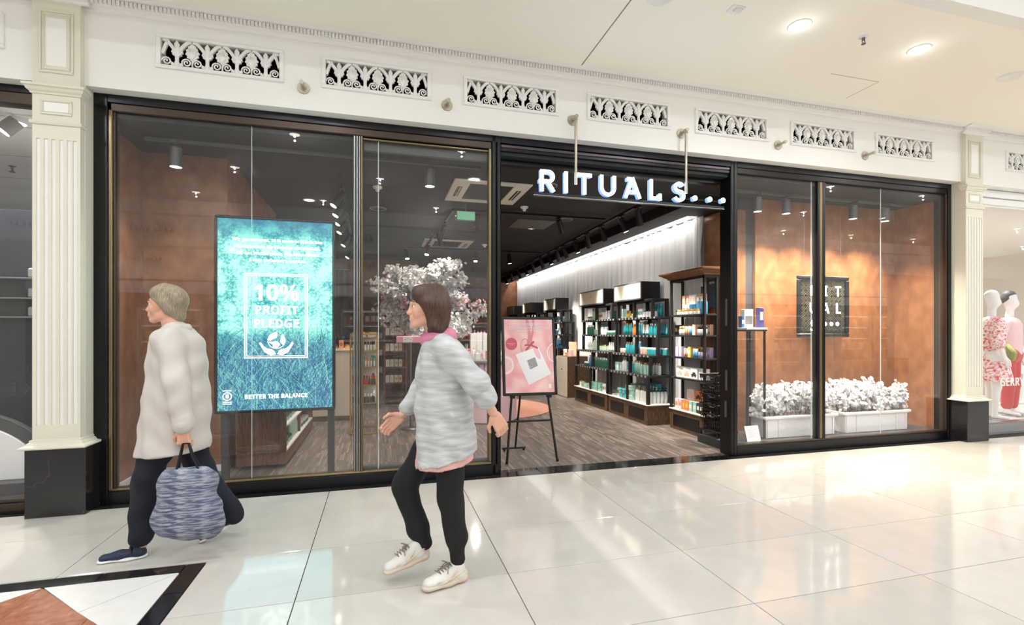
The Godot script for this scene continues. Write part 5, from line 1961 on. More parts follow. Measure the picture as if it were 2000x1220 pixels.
func stepped_unit(label: String, zn: float, zf: float) -> Node3D:
	# black stepped shelving against the curtain wall; zn near end, zf far end; stands on a wooden base
	var t := thing("shelving_unit", label, "shelving")
	var back := 4.235
	var fr := [3.80, 3.84, 3.96, 3.975, 3.95]
	var near := [zn, zn, zn - 0.0, zn - 0.0, zn - 0.12]
	var mb := MB.new()
	mb.span(Vector3(3.80, 0.0, zf), Vector3(back, 0.285, zn), 0.004)
	part(t, "base", mb, M.dark_wood)
	mb = MB.new()
	mb.span(Vector3(3.785, 0.285, zf), Vector3(back, 0.302, zn + 0.015), 0.003)
	part(t, "base_top", mb, M.off_white)
	var bays := 2
	for k in bays:
		var a := lerpf(zn, zf, k / float(bays))
		var b := lerpf(zn, zf, (k + 1) / float(bays))
		mb = MB.new()
		mb.span(Vector3(3.796, 0.055, b + 0.07), Vector3(3.803, 0.225, a - 0.10), 0.002)
		part(t, "base_panel", mb, M.black)
	for k in 5:
		var y0: float = LEVELS_Y[k]
		var y1: float = LEVELS_Y[k + 1]
		var z0: float = near[k]
		var x0: float = fr[k]
		if k < 4:
			mb = MB.new()
			mb.span(Vector3(minf(x0, fr[k + 1]), y1 - 0.034, zf), Vector3(back, y1, z0), 0.003)
			part(t, "shelf", mb, M.black_soft)
		for zz in [z0 - 0.023, (z0 + zf) / 2, zf + 0.023]:
			for xx in [x0 + 0.023, back - 0.023]:
				mb = MB.new()
				mb.box(Vector3(xx, (y0 + y1 - 0.034) / 2, zz), Vector3(0.046, y1 - y0 - 0.034, 0.046), 0.003)
				part(t, "post", mb, M.black_soft)
	mb = MB.new()
	mb.span(Vector3(fr[4], 1.85, zf), Vector3(back, 1.885, near[4]), 0.003)
	part(t, "top_frame", mb, M.black_soft)
	var hz := zn - 0.36
	mb = MB.new()
	mb.span(Vector3(3.905, 1.885, zf), Vector3(back, 2.165, hz), 0.004)
	part(t, "header_box", mb, M.black)
	mb = MB.new()
	mb.span(Vector3(3.899, 1.91, zf + 0.03), Vector3(3.906, 2.145, hz - 0.03))
	part(t, "header_panel", mb, M.linen)
	mb = MB.new()
	for y in [1.895, 2.155]:
		mb.box(Vector3(3.903, y, (zf + hz) / 2), Vector3(0.016, 0.022, hz - zf), 0.003)
	for z in [zf + 0.011, hz - 0.011]:
		mb.box(Vector3(3.903, 2.025, z), Vector3(0.016, 0.28, 0.022), 0.003)
	part(t, "header_frame", mb, M.grey_metal)
	mb = MB.new()
	var mz := (zf + hz) / 2
	mb.box(Vector3(3.8985, 2.085, mz), Vector3(0.001, 0.03, 0.02))
	for k in 5:
		mb.box(Vector3(3.8985, 2.04, mz + (k - 2) * 0.034), Vector3(0.001, 0.024, 0.016))
	mb.box(Vector3(3.8985, 1.99, mz), Vector3(0.001, 0.006, 0.22))
	part(t, "faint_print", mb, M.faint)
	mb = MB.new()
	for k in 5:
		var y: float = LEVELS_Y[k] - 0.022
		if k == 0:
			continue
		var n := int((near[k - 1] - zf) / 0.11)
		for i in n:
			mb.box(Vector3(minf(fr[k], fr[k - 1]) - 0.002, y + 0.006, near[k - 1] - 0.06 - i * 0.11), Vector3(0.003, 0.026, 0.04))
	part(t, "price_tags", mb, M.grey, "", "stuff")
	return t


func wall_shelving() -> void:
	# A: near aqua unit, B: green unit, C: blue unit, D and E farther
	stepped_unit("black stepped shelving unit with aqua products, nearest of the row along the curtain", -1.93, -3.20)
	stepped_unit("black stepped shelving unit with green products, second of the row along the curtain", -3.26, -4.72)
	stepped_unit("black stepped shelving unit with blue products, behind the pale front pedestal", -5.78, -6.95)
	stepped_unit("black stepped shelving unit behind the poster easel, fourth along the curtain", -7.6, -8.8)
	stepped_unit("black stepped shelving unit at the far end of the curtain", -9.4, -10.6)
	var w := "near shelving, %s"
	var o := ["lowest shelf", "shelf above lowest", "middle shelf", "shelf below top", "top shelf"]
	shelf_row(w % o[4], 4.06, 1.608, -2.12, -3.15, [["candle", "white", "blue", 4], ["carton", "white", "aqua", 3], ["jar", "mint", "gold", 2], ["slim", "yellow", "gold", 5], ["tube", "mint", "white", 3]])
	shelf_row(w % o[4] + " end", 4.15, 1.608, -2.10, -2.4, [["can", "teal", "aqua", 4]])
	shelf_row(w % o[3], 4.03, 1.328, -2.0, -3.15, [["bottle", "teal", "white", 4], ["tube", "white", "teal", 3], ["can", "aqua", "white", 3], ["bottle", "orange", "gold", 2], ["can", "teal", "gold", 5]])
	shelf_row(w % o[3] + " end", 4.16, 1.328, -1.98, -2.3, [["tube", "aqua", "teal", 5]])
	shelf_row(w % o[2], 4.03, 1.028, -2.0, -3.15, [["tin", "teal", "white", 3], ["tin", "peach", "white", 2], ["can", "sky", "white", 2], ["bottle", "teal", "peach", 6], ["jar", "peach", "white", 2]])
	shelf_row(w % o[2] + " end", 4.15, 1.028, -1.98, -2.3, [["tin", "aqua", "white", 2]])
	shelf_row(w % o[1], 3.92, 0.728, -2.0, -3.15, [["bottle", "mint", "gold", 5], ["can", "mint", "gold", 3], ["bottle", "teal", "white", 2], ["tube", "sky", "white", 2], ["pump", "white", "white", 2], ["carton", "mint", "white", 3]])
	shelf_row(w % o[1] + " back row", 4.06, 0.728, -2.0, -3.15, [["bottle", "white", "gold", 6], ["carton", "mint", "gold", 5]])
	shelf_row(w % o[0], 3.90, 0.302, -2.02, -3.15, [["pump", "white", "gold", 6], ["gift", "mint", "gold", 1, 3], ["gift", "aqua", "gold", 1, 2], ["carton", "mint", "gold", 2]])
	shelf_row(w % o[0] + " end", 0.0 - 2.03, 0.302, 3.88, 4.2, [["pump", "white", "black", 5]], "z")
	shelf_row(w % o[0] + " back row", 4.10, 0.302, -2.10, -3.1, [["carton", "teal", "white", 4, 2], ["gift", "aqua", "white", 2, 3]])
	w = "green shelving, %s"
	shelf_row(w % o[4], 4.06, 1.608, -3.45, -4.68, [["bottle", "forest", "white", 3], ["tube", "white", "white", 4], ["carton", "off_white", "gold", 3], ["pump", "sage", "white", 4], ["jar", "sage", "forest", 2]])
	shelf_row(w % o[3], 4.03, 1.328, -3.33, -4.68, [["jar", "forest", "white", 4], ["bottle", "white", "forest", 4], ["candle", "sage", "white", 3], ["bottle", "forest", "white", 5]])
	shelf_row(w % o[2], 4.03, 1.028, -3.33, -4.68, [["tube", "white", "sage", 5], ["candle", "sage", "gold", 4], ["pump", "sage", "white", 4], ["carton", "white", "sage", 3]])
	shelf_row(w % o[1], 3.92, 0.728, -3.33, -4.68, [["bottle", "forest", "white", 7], ["bottle", "forest", "sage", 4], ["can", "sky", "white", 3], ["jar", "forest", "white", 2]])
	shelf_row(w % o[0], 3.90, 0.302, -3.36, -4.68, [["carton", "white", "gold", 3], ["gift", "cyan_glass", "gold", 2, 2], ["gift", "mint", "gold", 2], ["candle", "white", "gold", 2]])
	w = "blue shelving, %s"
	shelf_row(w % o[4], 4.06, 1.608, -5.95, -6.9, [["slim", "sky", "white", 5], ["carton", "white", "blue", 3], ["candle", "sky", "white", 3]])
	shelf_row(w % o[3], 4.03, 1.328, -5.85, -6.9, [["bottle", "black", "gold", 3], ["carton", "white", "blue", 2], ["tin", "blue", "white", 4], ["bottle", "blue", "white", 3]])
	shelf_row(w % o[2], 4.03, 1.028, -5.85, -6.9, [["jar", "blue", "black", 3], ["can", "sky", "white", 6], ["bottle", "sky", "blue", 3]])
	shelf_row(w % o[1], 3.92, 0.728, -5.85, -6.9, [["jar", "blue", "white", 4], ["bottle", "black", "blue", 5], ["tin", "blue", "white", 3]])
	shelf_row(w % o[0], 3.90, 0.302, -5.85, -6.9, [["can", "sky", "white", 5], ["gift", "sky", "white", 2, 2]])
	# tall display with a wooden cornice
	var t := thing("display_cabinet", "tall black open display shelf with a carved wooden cornice, nearest to the doorway", "shelving")
	var x0 := 4.045
	var x1 := 4.262
	var zn := -0.955
	var zf := -1.735
	var mb := MB.new()
	mb.span(Vector3(x0, 0, zf), Vector3(x1, 0.275, zn), 0.004)
	part(t, "base", mb, M.dark_wood)
	mb = MB.new()
	mb.span(Vector3(x0 - 0.004, 0.05, zf + 0.09), Vector3(x0 + 0.002, 0.215, zn - 0.10), 0.002)
	part(t, "base_panel", mb, M.black)
	mb = MB.new()
	mb.span(Vector3(x0 - 0.012, 0.275, zf - 0.01), Vector3(x1, 0.293, zn + 0.012), 0.003)
	part(t, "base_top", mb, M.off_white)
	for p in [[x0 + 0.016, zn - 0.016], [x0 + 0.016, zf + 0.016], [x1 - 0.016, zn - 0.016], [x1 - 0.016, zf + 0.016]]:
		mb = MB.new()
		mb.span(Vector3(p[0] - 0.016, 0.29, p[1] - 0.016), Vector3(p[0] + 0.016, 2.11, p[1] + 0.016), 0.003)
		part(t, "post", mb, M.black_soft)
	for y in [0.74, 1.03, 1.335, 1.615]:
		mb = MB.new()
		mb.span(Vector3(x0, y - 0.024, zf), Vector3(x1, y, zn), 0.002)
		part(t, "shelf", mb, M.black_soft)
	mb = MB.new()
	for q in [[zn - 0.03, zn], [zf, zf + 0.03]]:
		mb.span(Vector3(x0, 2.085, q[0]), Vector3(x1, 2.115, q[1]))
	mb.span(Vector3(x0, 2.085, zf), Vector3(x0 + 0.03, 2.115, zn))
	part(t, "top_frame", mb, M.black_soft)
	mb = MB.new()
	ring_cornice(mb, x0, x1, zn, zf, [Vector2(0.0, 2.115), Vector2(0.02, 2.122), Vector2(0.03, 2.14), Vector2(0.05, 2.15), Vector2(0.075, 2.17), Vector2(0.11, 2.185), Vector2(0.115, 2.205), Vector2(0.10, 2.215), Vector2(0.0, 2.22)])
	part(t, "cornice", mb, M.oak)
	mb = MB.new()
	mb.span(Vector3(x1 - 0.006, 0.74, -1.12), Vector3(x1, 1.60, zn - 0.03))
	part(t, "side_panel", mb, M.dark_wood)
	# picture on the back of the top compartment
	mb = MB.new()
	mb.span(Vector3(x1 - 0.012, 1.70, -1.17), Vector3(x1 - 0.006, 2.08, zn - 0.03))
	part(t, "back_picture", mb, sm("picture_dark", Color(0.24, 0.27, 0.30), 0.4))
	var o2 := text_part(t, "AUTO-", 0.04, "Droid Sans", 400, Vector3(x1 - 0.014, 2.03, -1.07), M.white, Basis(Vector3.UP, -PI / 2), "picture_lettering")
	o2.set_meta("label", "white lettering")
	w = "corniced display, %s"
	shelf_row(w % "top shelf", 4.14, 1.615, -1.03, -1.68, [["pump", "sky", "white", 3], ["carton", "blue", "gold", 2], ["carton", "white", "gold", 2, 1], ["jar", "gold", "black", 2]])
	shelf_row(w % "top shelf front", 4.075, 1.615, -1.1, -1.68, [["jar", "off_white", "gold", 5]])
	shelf_row(w % "top shelf back", 4.24, 1.615, -1.2, -1.68, [["carton", "peach", "white", 2, 2], ["carton", "white", "peach", 2, 2]])
	shelf_row(w % "shelf below top", 4.12, 1.335, -1.0, -1.68, [["slim", "white", "black", 6], ["carton", "peach", "white", 1], ["slim", "sky", "white", 3], ["slim", "orange", "white", 3], ["slim", "white", "gold", 4], ["carton", "black", "gold", 1]])
	shelf_row(w % "shelf below top, back", 4.24, 1.335, -1.05, -1.68, [["carton", "peach", "white", 3, 1], ["carton", "black", "gold", 2]])
	shelf_row(w % "middle shelf", 4.12, 1.03, -1.02, -1.68, [["slim", "lilac", "black", 4], ["slim", "sky", "white", 3], ["carton", "yellow", "white", 1], ["slim", "peach", "white", 3], ["carton", "lilac", "white", 2]])
	shelf_row(w % "middle shelf back", 4.24, 1.03, -1.05, -1.68, [["carton", "lilac", "white", 2], ["carton", "yellow", "white", 2], ["carton", "pink_pale", "white", 2]])
	shelf_row(w % "shelf above lowest", 4.13, 0.74, -1.0, -1.70, [["picturebox", "white", "dark_grey", 2], ["picturebox", "white", "peach", 2]])
	shelf_row(w % "lowest shelf", 4.11, 0.293, -1.02, -1.70, [["carton", "dark_grey", "white", 2], ["carton", "mint", "white", 2], ["carton", "orange", "yellow", 2], ["carton", "pink_pale", "orange", 2]])
	# low riser on the lowest shelf with more boxes
	t = thing("shelf_riser", "small white step on the lowest shelf of the tall corniced display", "riser", Vector3(4.24, 0.293, -1.32))
	mb = MB.new()
	mb.box(Vector3(0, 0.125, 0), Vector3(0.13, 0.012, 0.62), 0.002)
	for s in [-1, 1]:
		mb.box(Vector3(0, 0.06, s * 0.30), Vector3(0.13, 0.12, 0.012), 0.002)
	part(t, "step", mb, M.off_white)
	shelf_row(w % "white step", 4.23, 0.4245, -1.05, -1.62, [["picturebox", "off_white", "dark_grey", 1], ["picturebox", "orange", "dark_grey", 1], ["picturebox", "white", "peach", 1]])
	# wooden pedestal with a pale front between the green and the blue unit
	t = thing("pedestal", "wooden pedestal with a pale knotted front, between green and blue shelving", "pedestal")
	mb = MB.new()
	mb.span(Vector3(3.78, 0, -5.70), Vector3(4.235, 0.86, -5.06), 0.004)
	part(t, "body", mb, M.dark_wood)
	mb = MB.new()
	mb.span(Vector3(3.766, 0.01, -5.69), Vector3(3.781, 0.85, -5.07), 0.003)
	part(t, "front", mb, M.pale_wood)
	mb = MB.new()
	mb.lathe([Vector2(0.03, -0.002), Vector2(0.022, 0.002), Vector2(0, 0.003)], Vector3.ZERO, 12, false, Vector2(0.5, 1.4))
	var knot := part(t, "knot", mb, M.branch)
	knot.transform = Transform3D(Basis(Vector3(0, 0, 1), PI / 2), Vector3(3.765, 0.58, -5.36))
	shelf_row("on the pale front pedestal", 3.9, 0.86, -5.12, -5.65, [["carton", "pink_pale", "peach", 2], ["jar", "peach", "gold", 2], ["carton", "white", "pink", 1]])
	t = thing("display_book", "open pink patterned display card standing on the pale front pedestal", "display card", Vector3(4.03, 0.86, -5.3))
	mb = MB.new()
	mb.box(Vector3(0, 0.15, -0.10), Vector3(0.01, 0.30, 0.22), 0.001, Basis(Vector3.UP, 0.4))
	mb.box(Vector3(0.02, 0.15, 0.10), Vector3(0.01, 0.30, 0.22), 0.001, Basis(Vector3.UP, -0.4))
	part(t, "card", mb, M.peach)


func ring_cornice(mb: MB, x0: float, x1: float, zn: float, zf: float, prof: Array) -> void:
	# profile (projection, height) from bottom to top round the far end, the front and the near end
	var path := []
	for v in prof:
		path.append([Vector3(x1, v.y, zf - v.x), Vector3(x0 - v.x, v.y, zf - v.x), Vector3(x0 - v.x, v.y, zn + v.x), Vector3(x1, v.y, zn + v.x)])
	for k in path.size() - 1:
		for i in 3:
			mb.quad(path[k][i], path[k][i + 1], path[k + 1][i + 1], path[k + 1][i])
	mb.quad(path[-1][0], path[-1][1], path[-1][2], path[-1][3])


func shop_middle() -> void:
	var r := RandomNumberGenerator.new()
	r.seed = 61
	# white blossom tree
	var t := thing("blossom_tree", "large artificial tree with a white blossom crown in the middle of the shop", "tree", Vector3(0.85, 0.0125, -4.0))
	var mb := MB.new()
	mb.tube([Vector3(0, 0, 0), Vector3(0.03, 0.6, 0.02), Vector3(-0.02, 1.2, 0), Vector3(0.0, 1.6, 0.0)], 0.085, 10, 0.055)
	part(t, "trunk", mb, M.branch)
	mb = MB.new()
	var ends := []
	for k in 40:
		var a := r.randf() * TAU
		var rad := r.randf_range(0.45, 1.02)
		var tip := Vector3(cos(a) * rad, r.randf_range(1.5, 2.62) - 0.20 * rad, sin(a) * rad * 0.9)
		var m := Vector3(tip.x * 0.45, lerpf(1.5, tip.y, 0.6) + 0.08, tip.z * 0.45)
		mb.tube([Vector3(0, 1.3 + 0.3 * r.randf(), 0), m, tip], 0.022, 6, 0.005)
		ends.append([m, tip])
		for q in 3:
			var e := m.lerp(tip, r.randf_range(0.3, 0.9))
			var e2 := e + Vector3(r.randf_range(-0.22, 0.22), r.randf_range(-0.15, 0.15), r.randf_range(-0.22, 0.22))
			mb.tube([e, e2], 0.007, 5, 0.003)
			ends.append([e, e2])
	part(t, "branches", mb, M.branch)
	var bl := [bloom_mesh(11, 5), bloom_mesh(12, 5)]
	var xf := [[], [], []]
	for i in 9000:
		var q = ends[r.randi() % ends.size()]
		var u := r.randf_range(0.1, 1.08)
		var p: Vector3 = q[0].lerp(q[1], u) + Vector3(r.randf_range(-1, 1), r.randf_range(-1, 1), r.randf_range(-1, 1)) * 0.10
		var n := (p - Vector3(0, 1.5, 0)).normalized() + Vector3(r.randf_range(-0.7, 0.7), r.randf_range(-0.7, 0.7), r.randf_range(-0.7, 0.7))
		var b := MB.frame_of(n.normalized())
		b = Basis(b.x, b.z, -b.y).scaled(Vector3.ONE * r.randf_range(1.1, 1.8))
		var pinkish: bool = absf(p.y - 1.86) < 0.12 and r.randf() < 0.22
		xf[2 if pinkish else i % 2].append(Transform3D(b, p))
	multi(t, "blossoms", bl[0], M.petal, xf[0])
	multi(t, "blossoms", bl[1], M.petal, xf[1])
	multi(t, "pink_blossoms", bl[1], sm("petal_pink", Color(0.93, 0.62, 0.64), 0.7), xf[2])
	# round table with a pink slatted skirt
	t = thing("round_table", "round display table with a dark top and pink slatted skirt, under the blossom tree", "table", Vector3(1.62, 0.0125, -3.15))
	mb = MB.new()
	mb.lathe([Vector2(0.0, 0.90), Vector2(0.60, 0.90), Vector2(0.605, 0.905), Vector2(0.605, 0.94), Vector2(0.60, 0.945), Vector2(0, 0.945)], Vector3.ZERO, 48)
	part(t, "top", mb, M.grey)
	mb = MB.new()
	mb.lathe([Vector2(0.5, 0.0), Vector2(0.5, 0.9)], Vector3.ZERO, 40)
	part(t, "core", mb, M.pink_pale)
	for k in 40:
		var a := TAU * k / 40
		mb = MB.new()
		mb.box(Vector3(cos(a) * 0.515, 0.80, sin(a) * 0.515), Vector3(0.022, 0.19, 0.062), 0.004, Basis(Vector3.UP, -a))
		part(t, "slat", mb, M.pink_pale)
	mb = MB.new()
	mb.lathe([Vector2(0.4, 0.0), Vector2(0.4, 0.69), Vector2(0.5, 0.7)], Vector3.ZERO, 32)
	part(t, "foot", mb, M.off_white)
	var tt := [["carton", "white", "gold"], ["sticks", "white", "off_white"], ["jar", "white", "pink"], ["carton", "white", "pink"], ["candle", "white", "gold"], ["carton", "pink", "white"], ["bottle", "white", "pink"]]
	for k in 34:
		var a := TAU * k / 34 * 2.0 + 0.2
		var rad := 0.47 if k < 17 else 0.30
		var q = tt[(k * 3) % 7]
		var c: Node3D = product(q[0], q[1], q[2]).duplicate()
		c.name = numbered(String(c.name))
		add_child(c)
		c.position = Vector3(1.62 + cos(a) * rad, 0.9575, -3.15 + sin(a) * rad)
		c.rotation.y = r.randf() * TAU
		tag(c, "%s %s with %s detail on the pink-skirted round table, %s" % [WORDS[q[1]], HEAD_WORD[q[0]], WORDS[q[2]], ("outer ring" if k < 17 else "inner ring") + ", " + ["right", "back right", "back", "back left", "left", "front left", "front", "front right"][int(roundf(-a / (PI / 4))) & 7]], HEAD_WORD[q[0]].split(" ")[-1], "%s %ss on the round table, %s ring" % [WORDS[q[1]], HEAD_WORD[q[0]], "outer" if k < 17 else "inner"])
	for k in 5:
		t = thing("white_carton", "tall white display carton standing in the middle of the pink-skirted table, %s" % ["leftmost", "second from left", "centre one", "second from right", "rightmost"][k], "carton", Vector3(1.42 + k * 0.10, 0.9575, -3.12 - 0.04 * (k % 2)), "tall white cartons on the round table")
		mb = MB.new()
		mb.box(Vector3(0, 0.20, 0), Vector3(0.09, 0.40, 0.09), 0.003)
		part(t, "box", mb, M.white)
		mb = MB.new()
		mb.box(Vector3(0, 0.12, 0.046), Vector3(0.03, 0.03, 0.002))
		part(t, "emblem", mb, M.grey)
	# wooden wall cabinet with coloured bottles behind the tree
	t = thing("wall_cabinet", "pale wooden cabinet with red and teal bottles, behind the pink-skirted table", "cabinet", Vector3(2.05, 0, -5.4))
	mb = MB.new()
	for y in [0.10, 0.5, 0.9, 1.22, 1.54]:
		mb.box(Vector3(0, y, 0), Vector3(1.1, 0.03, 0.3), 0.003)
	for x in [-0.55, 0.55]:
		mb.box(Vector3(x, 0.79, 0), Vector3(0.03, 1.56, 0.3), 0.003)
	part(t, "carcass", mb, M.oak)
	mb = MB.new()
	mb.box(Vector3(0, 0.79, -0.14), Vector3(1.1, 1.5, 0.02))
	part(t, "back", mb, M.dark_wood)
	shelf_row("cabinet behind tree, upper row", -5.33, 1.235, 1.56, 2.56, [["bottle", "red", "white", 5], ["bottle", "white", "red", 3], ["bottle", "teal", "aqua", 6]], "z")
	shelf_row("cabinet behind tree, middle row", -5.33, 0.915, 1.56, 2.56, [["tin", "pink", "white", 4], ["tin", "white", "gold", 4]], "z")
	# gold wire rack with small goods
	t = thing("gold_rack", "gilt metal display rack with four glass shelves, behind the steel window mullion", "rack", Vector3(-0.21, 0, -2.62))
	mb = MB.new()
	for x in [-0.17, 0.17]:
		for z in [-0.28, 0.28]:
			mb.box(Vector3(x, 0.68, z), Vector3(0.02, 1.36, 0.02), 0.002)
	for y in [0.015, 1.35]:
		for z in [-0.28, 0.28]:
			mb.box(Vector3(0, y, z), Vector3(0.36, 0.02, 0.02), 0.002)
		for x in [-0.17, 0.17]:
			mb.box(Vector3(x, y, 0), Vector3(0.02, 0.02, 0.58), 0.002)
	part(t, "frame", mb, M.gold)
	for y in [0.42, 0.66, 0.90, 1.12, 1.30]:
		mb = MB.new()
		mb.box(Vector3(0, y, 0), Vector3(0.34, 0.014, 0.56), 0.002)
		part(t, "shelf", mb, M.gold)
	mb = MB.new()
	mb.box(Vector3(0, 0.85, -0.27), Vector3(0.33, 0.9, 0.008))
	part(t, "back", mb, M.off_white)
	var goods := [[0.427, [["slim", "dark_grey", "white", 8]]], [0.667, [["slim", "red", "black", 6], ["slim", "dark_grey", "red", 3]]], [0.907, [["carton", "teal", "gold", 2], ["slim", "off_white", "gold", 4]]], [1.127, [["slim", "white", "black", 8]]], [1.307, [["jar", "white", "gold", 3]]]]
	var sn := ["lowest shelf", "second shelf", "third shelf", "fourth shelf", "top"]
	for k in 5:
		shelf_row("gilt rack front, " + sn[k], -2.40, goods[k][0], -0.36, -0.06, goods[k][1], "z")
		shelf_row("gilt rack side, " + sn[k], -0.09, goods[k][0], -2.46, -2.86, [goods[k][1][0].slice(0, 3) + [3]], "-x")
	# cash desk
	t = thing("cash_desk", "pale grey panelled cash desk with a brass foot, between the screen and the gilt rack", "counter", Vector3(-0.78, 0, -3.85))
	mb = MB.new()
	mb.box(Vector3(0, 0.58, 0), Vector3(0.86, 1.0, 0.62), 0.004)
	part(t, "body", mb, M.linen)
	mb = MB.new()
	mb.box(Vector3(0, 0.04, 0), Vector3(0.87, 0.08, 0.63), 0.003)
	part(t, "foot", mb, M.brass)
	mb = MB.new()
	mb.box(Vector3(0, 1.095, 0), Vector3(0.90, 0.03, 0.66), 0.004)
	part(t, "top", mb, M.off_white)
	shelf_row("on the pale cash desk", -3.62, 1.11, -0.72, -0.38, [["jar", "gold", "black", 1], ["carton", "orange", "gold", 1], ["jar", "yellow", "gold", 1]], "z")
	# wooden shelf tower and shelves on the back wall
	t = thing("shelf_tower", "slim wooden shelf tower with small white boxes, left behind the walking woman's head", "shelving", Vector3(0.28, 0, -5.2))
	mb = MB.new()
	for x in [-0.20, 0.20]:
		mb.box(Vector3(x, 0.8, 0), Vector3(0.03, 1.6, 0.26), 0.003)
	for y in [0.10, 0.4, 0.7, 1.0, 1.3, 1.6]:
		mb.box(Vector3(0, y, 0), Vector3(0.44, 0.03, 0.27), 0.003)
	part(t, "carcass", mb, M.oak)
	for k in 4:
		shelf_row("slim wooden tower, shelf %s" % ["one", "two", "three", "four"][k], -5.14, [0.415, 0.715, 1.015, 1.315][k], 0.10, 0.46, [["carton", "white", "off_white", 2], ["carton", "off_white", "gold", 2]], "z")
	t = thing("wall_shelf", "copper-lit wooden wall shelving with packaged goods at the shop's back, beyond the cash desk", "shelving", Vector3(-0.55, 0, -7.55))
	mb = MB.new()
	for y in [0.4, 0.8, 1.2, 1.6, 2.0]:
		mb.box(Vector3(0, y, 0), Vector3(2.0, 0.03, 0.26), 0.003)
	for x in [-1.0, -0.33, 0.33, 1.0]:
		mb.box(Vector3(x, 1.05, 0), Vector3(0.03, 2.1, 0.26), 0.003)
	part(t, "carcass", mb, M.oak)
	for k in 4:
		shelf_row("back wall shelving, shelf %s" % ["one", "two", "three", "four"][k], -7.48, [0.415, 0.815, 1.215, 1.615][k], -1.45, 0.40, [["carton", "white", "gold", 5], ["candle", "off_white", "gold", 3], ["carton", "blue", "gold", 2], ["bottle", "teal", "white", 4], ["carton", "off_white", "white", 5]], "z")
	t = thing("fabric_banner", "grey hanging cloth banner beyond the cash desk, right of the lit screen", "banner", Vector3(-0.72, 1.75, -5.0))
	mb = MB.new()
	var rows := []
	for j in 9:
		var row := []
		for i in 13:
			row.append(Vector3(-0.16 + i * 0.0267, -0.45 + j * 0.15, 0.012 * sin(i * 1.7)))
		rows.append(row)
	mb.sheet(rows)
	part(t, "cloth", mb, M.dark_grey)
	mb = MB.new()
	mb.cyl(Vector3(-0.2, 0.76, 0), Vector3(0.2, 0.76, 0), 0.012, 0.012, 8)
	mb.cyl(Vector3(-0.15, 0.76, 0), Vector3(-0.15, SHOP_CEIL - 1.75, 0), 0.003, 0.003, 5)
	mb.cyl(Vector3(0.15, 0.76, 0), Vector3(0.15, SHOP_CEIL - 1.75, 0), 0.003, 0.003, 5)
	part(t, "rod", mb, M.spot_black)
	# pink promotional sign on the table top behind the woman
	t = thing("promotion_sign", "pink speckled counter sign with a white label, behind the walking woman", "sign", Vector3(0.42, 1.18, -2.6))
	mb = MB.new()
	mb.box(Vector3(0, 0.09, 0), Vector3(0.40, 0.10, 0.03), 0.012)
	part(t, "board", mb, M.pink)
	mb = MB.new()
	mb.box(Vector3(-0.04, 0.09, 0.017), Vector3(0.13, 0.075, 0.004))
	part(t, "label_card", mb, M.white)
	mb = MB.new()
	for k in 3:
		mb.box(Vector3(-0.075 + k * 0.035, 0.09 + 0.012 * (k % 2), 0.0195), Vector3(0.028, 0.007, 0.001))
	part(t, "small_print", mb, M.red)
	mb = MB.new()
	mb.cyl(Vector3(0, -1.18, 0), Vector3(0, 0.05, 0), 0.012, 0.012, 10)
	mb.lathe([Vector2(0, -1.18), Vector2(0.14, -1.18), Vector2(0.14, -1.165), Vector2(0.015, -1.155)], Vector3.ZERO, 24)
	part(t, "stand", mb, M.grey_metal)
	# low wooden gondola behind the screen
	t = thing("gondola", "dark wooden shelf gondola with a panelled end, under and behind the lit screen", "shelving", Vector3(-1.15, 0, -1.9))
	mb = MB.new()
	mb.box(Vector3(0, 0.10, 0), Vector3(0.46, 0.12, 2.04), 0.004)
	mb.box(Vector3(0, 0.74, 1.0), Vector3(0.46, 1.16, 0.04), 0.004)
	mb.box(Vector3(0, 0.74, -1.0), Vector3(0.46, 1.16, 0.04), 0.004)
	mb.box(Vector3(-0.2, 0.74, 0), Vector3(0.04, 1.16, 2.0), 0.003)
	mb.box(Vector3(0.2, 0.74, 0), Vector3(0.03, 1.16, 0.05), 0.003)
	part(t, "carcass", mb, M.oak)
	mb = MB.new()
	frame_bars(mb, 0, 0.72, 0.44, 1.06, 0.05, 1.02, 1.034)
	part(t, "end_moulding", mb, M.oak)
	for y in [0.17, 0.42, 0.67, 0.92]:
		mb = MB.new()
		mb.box(Vector3(0.03, y, 0), Vector3(0.40, 0.02, 1.96), 0.002)
		part(t, "shelf", mb, M.white)
	for k in 3:
		shelf_row("gondola under screen, shelf %s" % ["one", "two", "three"][k], -0.99, [0.18, 0.43, 0.68][k], -0.98, -2.8, [["jar", "sage", "forest", 5], ["bottle", "sage", "white", 6], ["bottle", "pink", "white", 4], ["jar", "forest", "white", 6]], "-x")
	# round rug
	t = thing("rug", "round pale pink rug on the parquet behind the poster easel", "rug", Vector3(1.8, 0, -4.2))
	mb = MB.new()
	mb.lathe([Vector2(1.24, 0.0), Vector2(1.25, 0.006), Vector2(1.23, 0.012), Vector2(0, 0.012)], Vector3.ZERO, 56)
	part(t, "pile", mb, M.rug)
	# small black appliance with a coiled lead in the left window corner
	t = thing("floor_socket", "small black plug box with a coiled lead on the left window floor", "socket", Vector3(-1.93, 0, -0.45))
	mb = MB.new()
	mb.box(Vector3(0, 0.10, 0), Vector3(0.05, 0.10, 0.06), 0.01)
	mb.box(Vector3(0.03, 0.15, 0.02), Vector3(0.08, 0.06, 0.05), 0.012)
	part(t, "box", mb, M.black)
	mb = MB.new()
	mb.box(Vector3(0.045, 0.15, 0.048), Vector3(0.02, 0.02, 0.006), 0.002)
	part(t, "pin", mb, M.steel)
	mb = MB.new()
	var coil := []
	for i in 90:
		coil.append(Vector3(0.03 + i * 0.0016, 0.06 - i * 0.0004 + 0.012 * sin(i * 0.8), 0.05 + 0.012 * cos(i * 0.8)))
	mb.tube(coil, 0.003, 5)
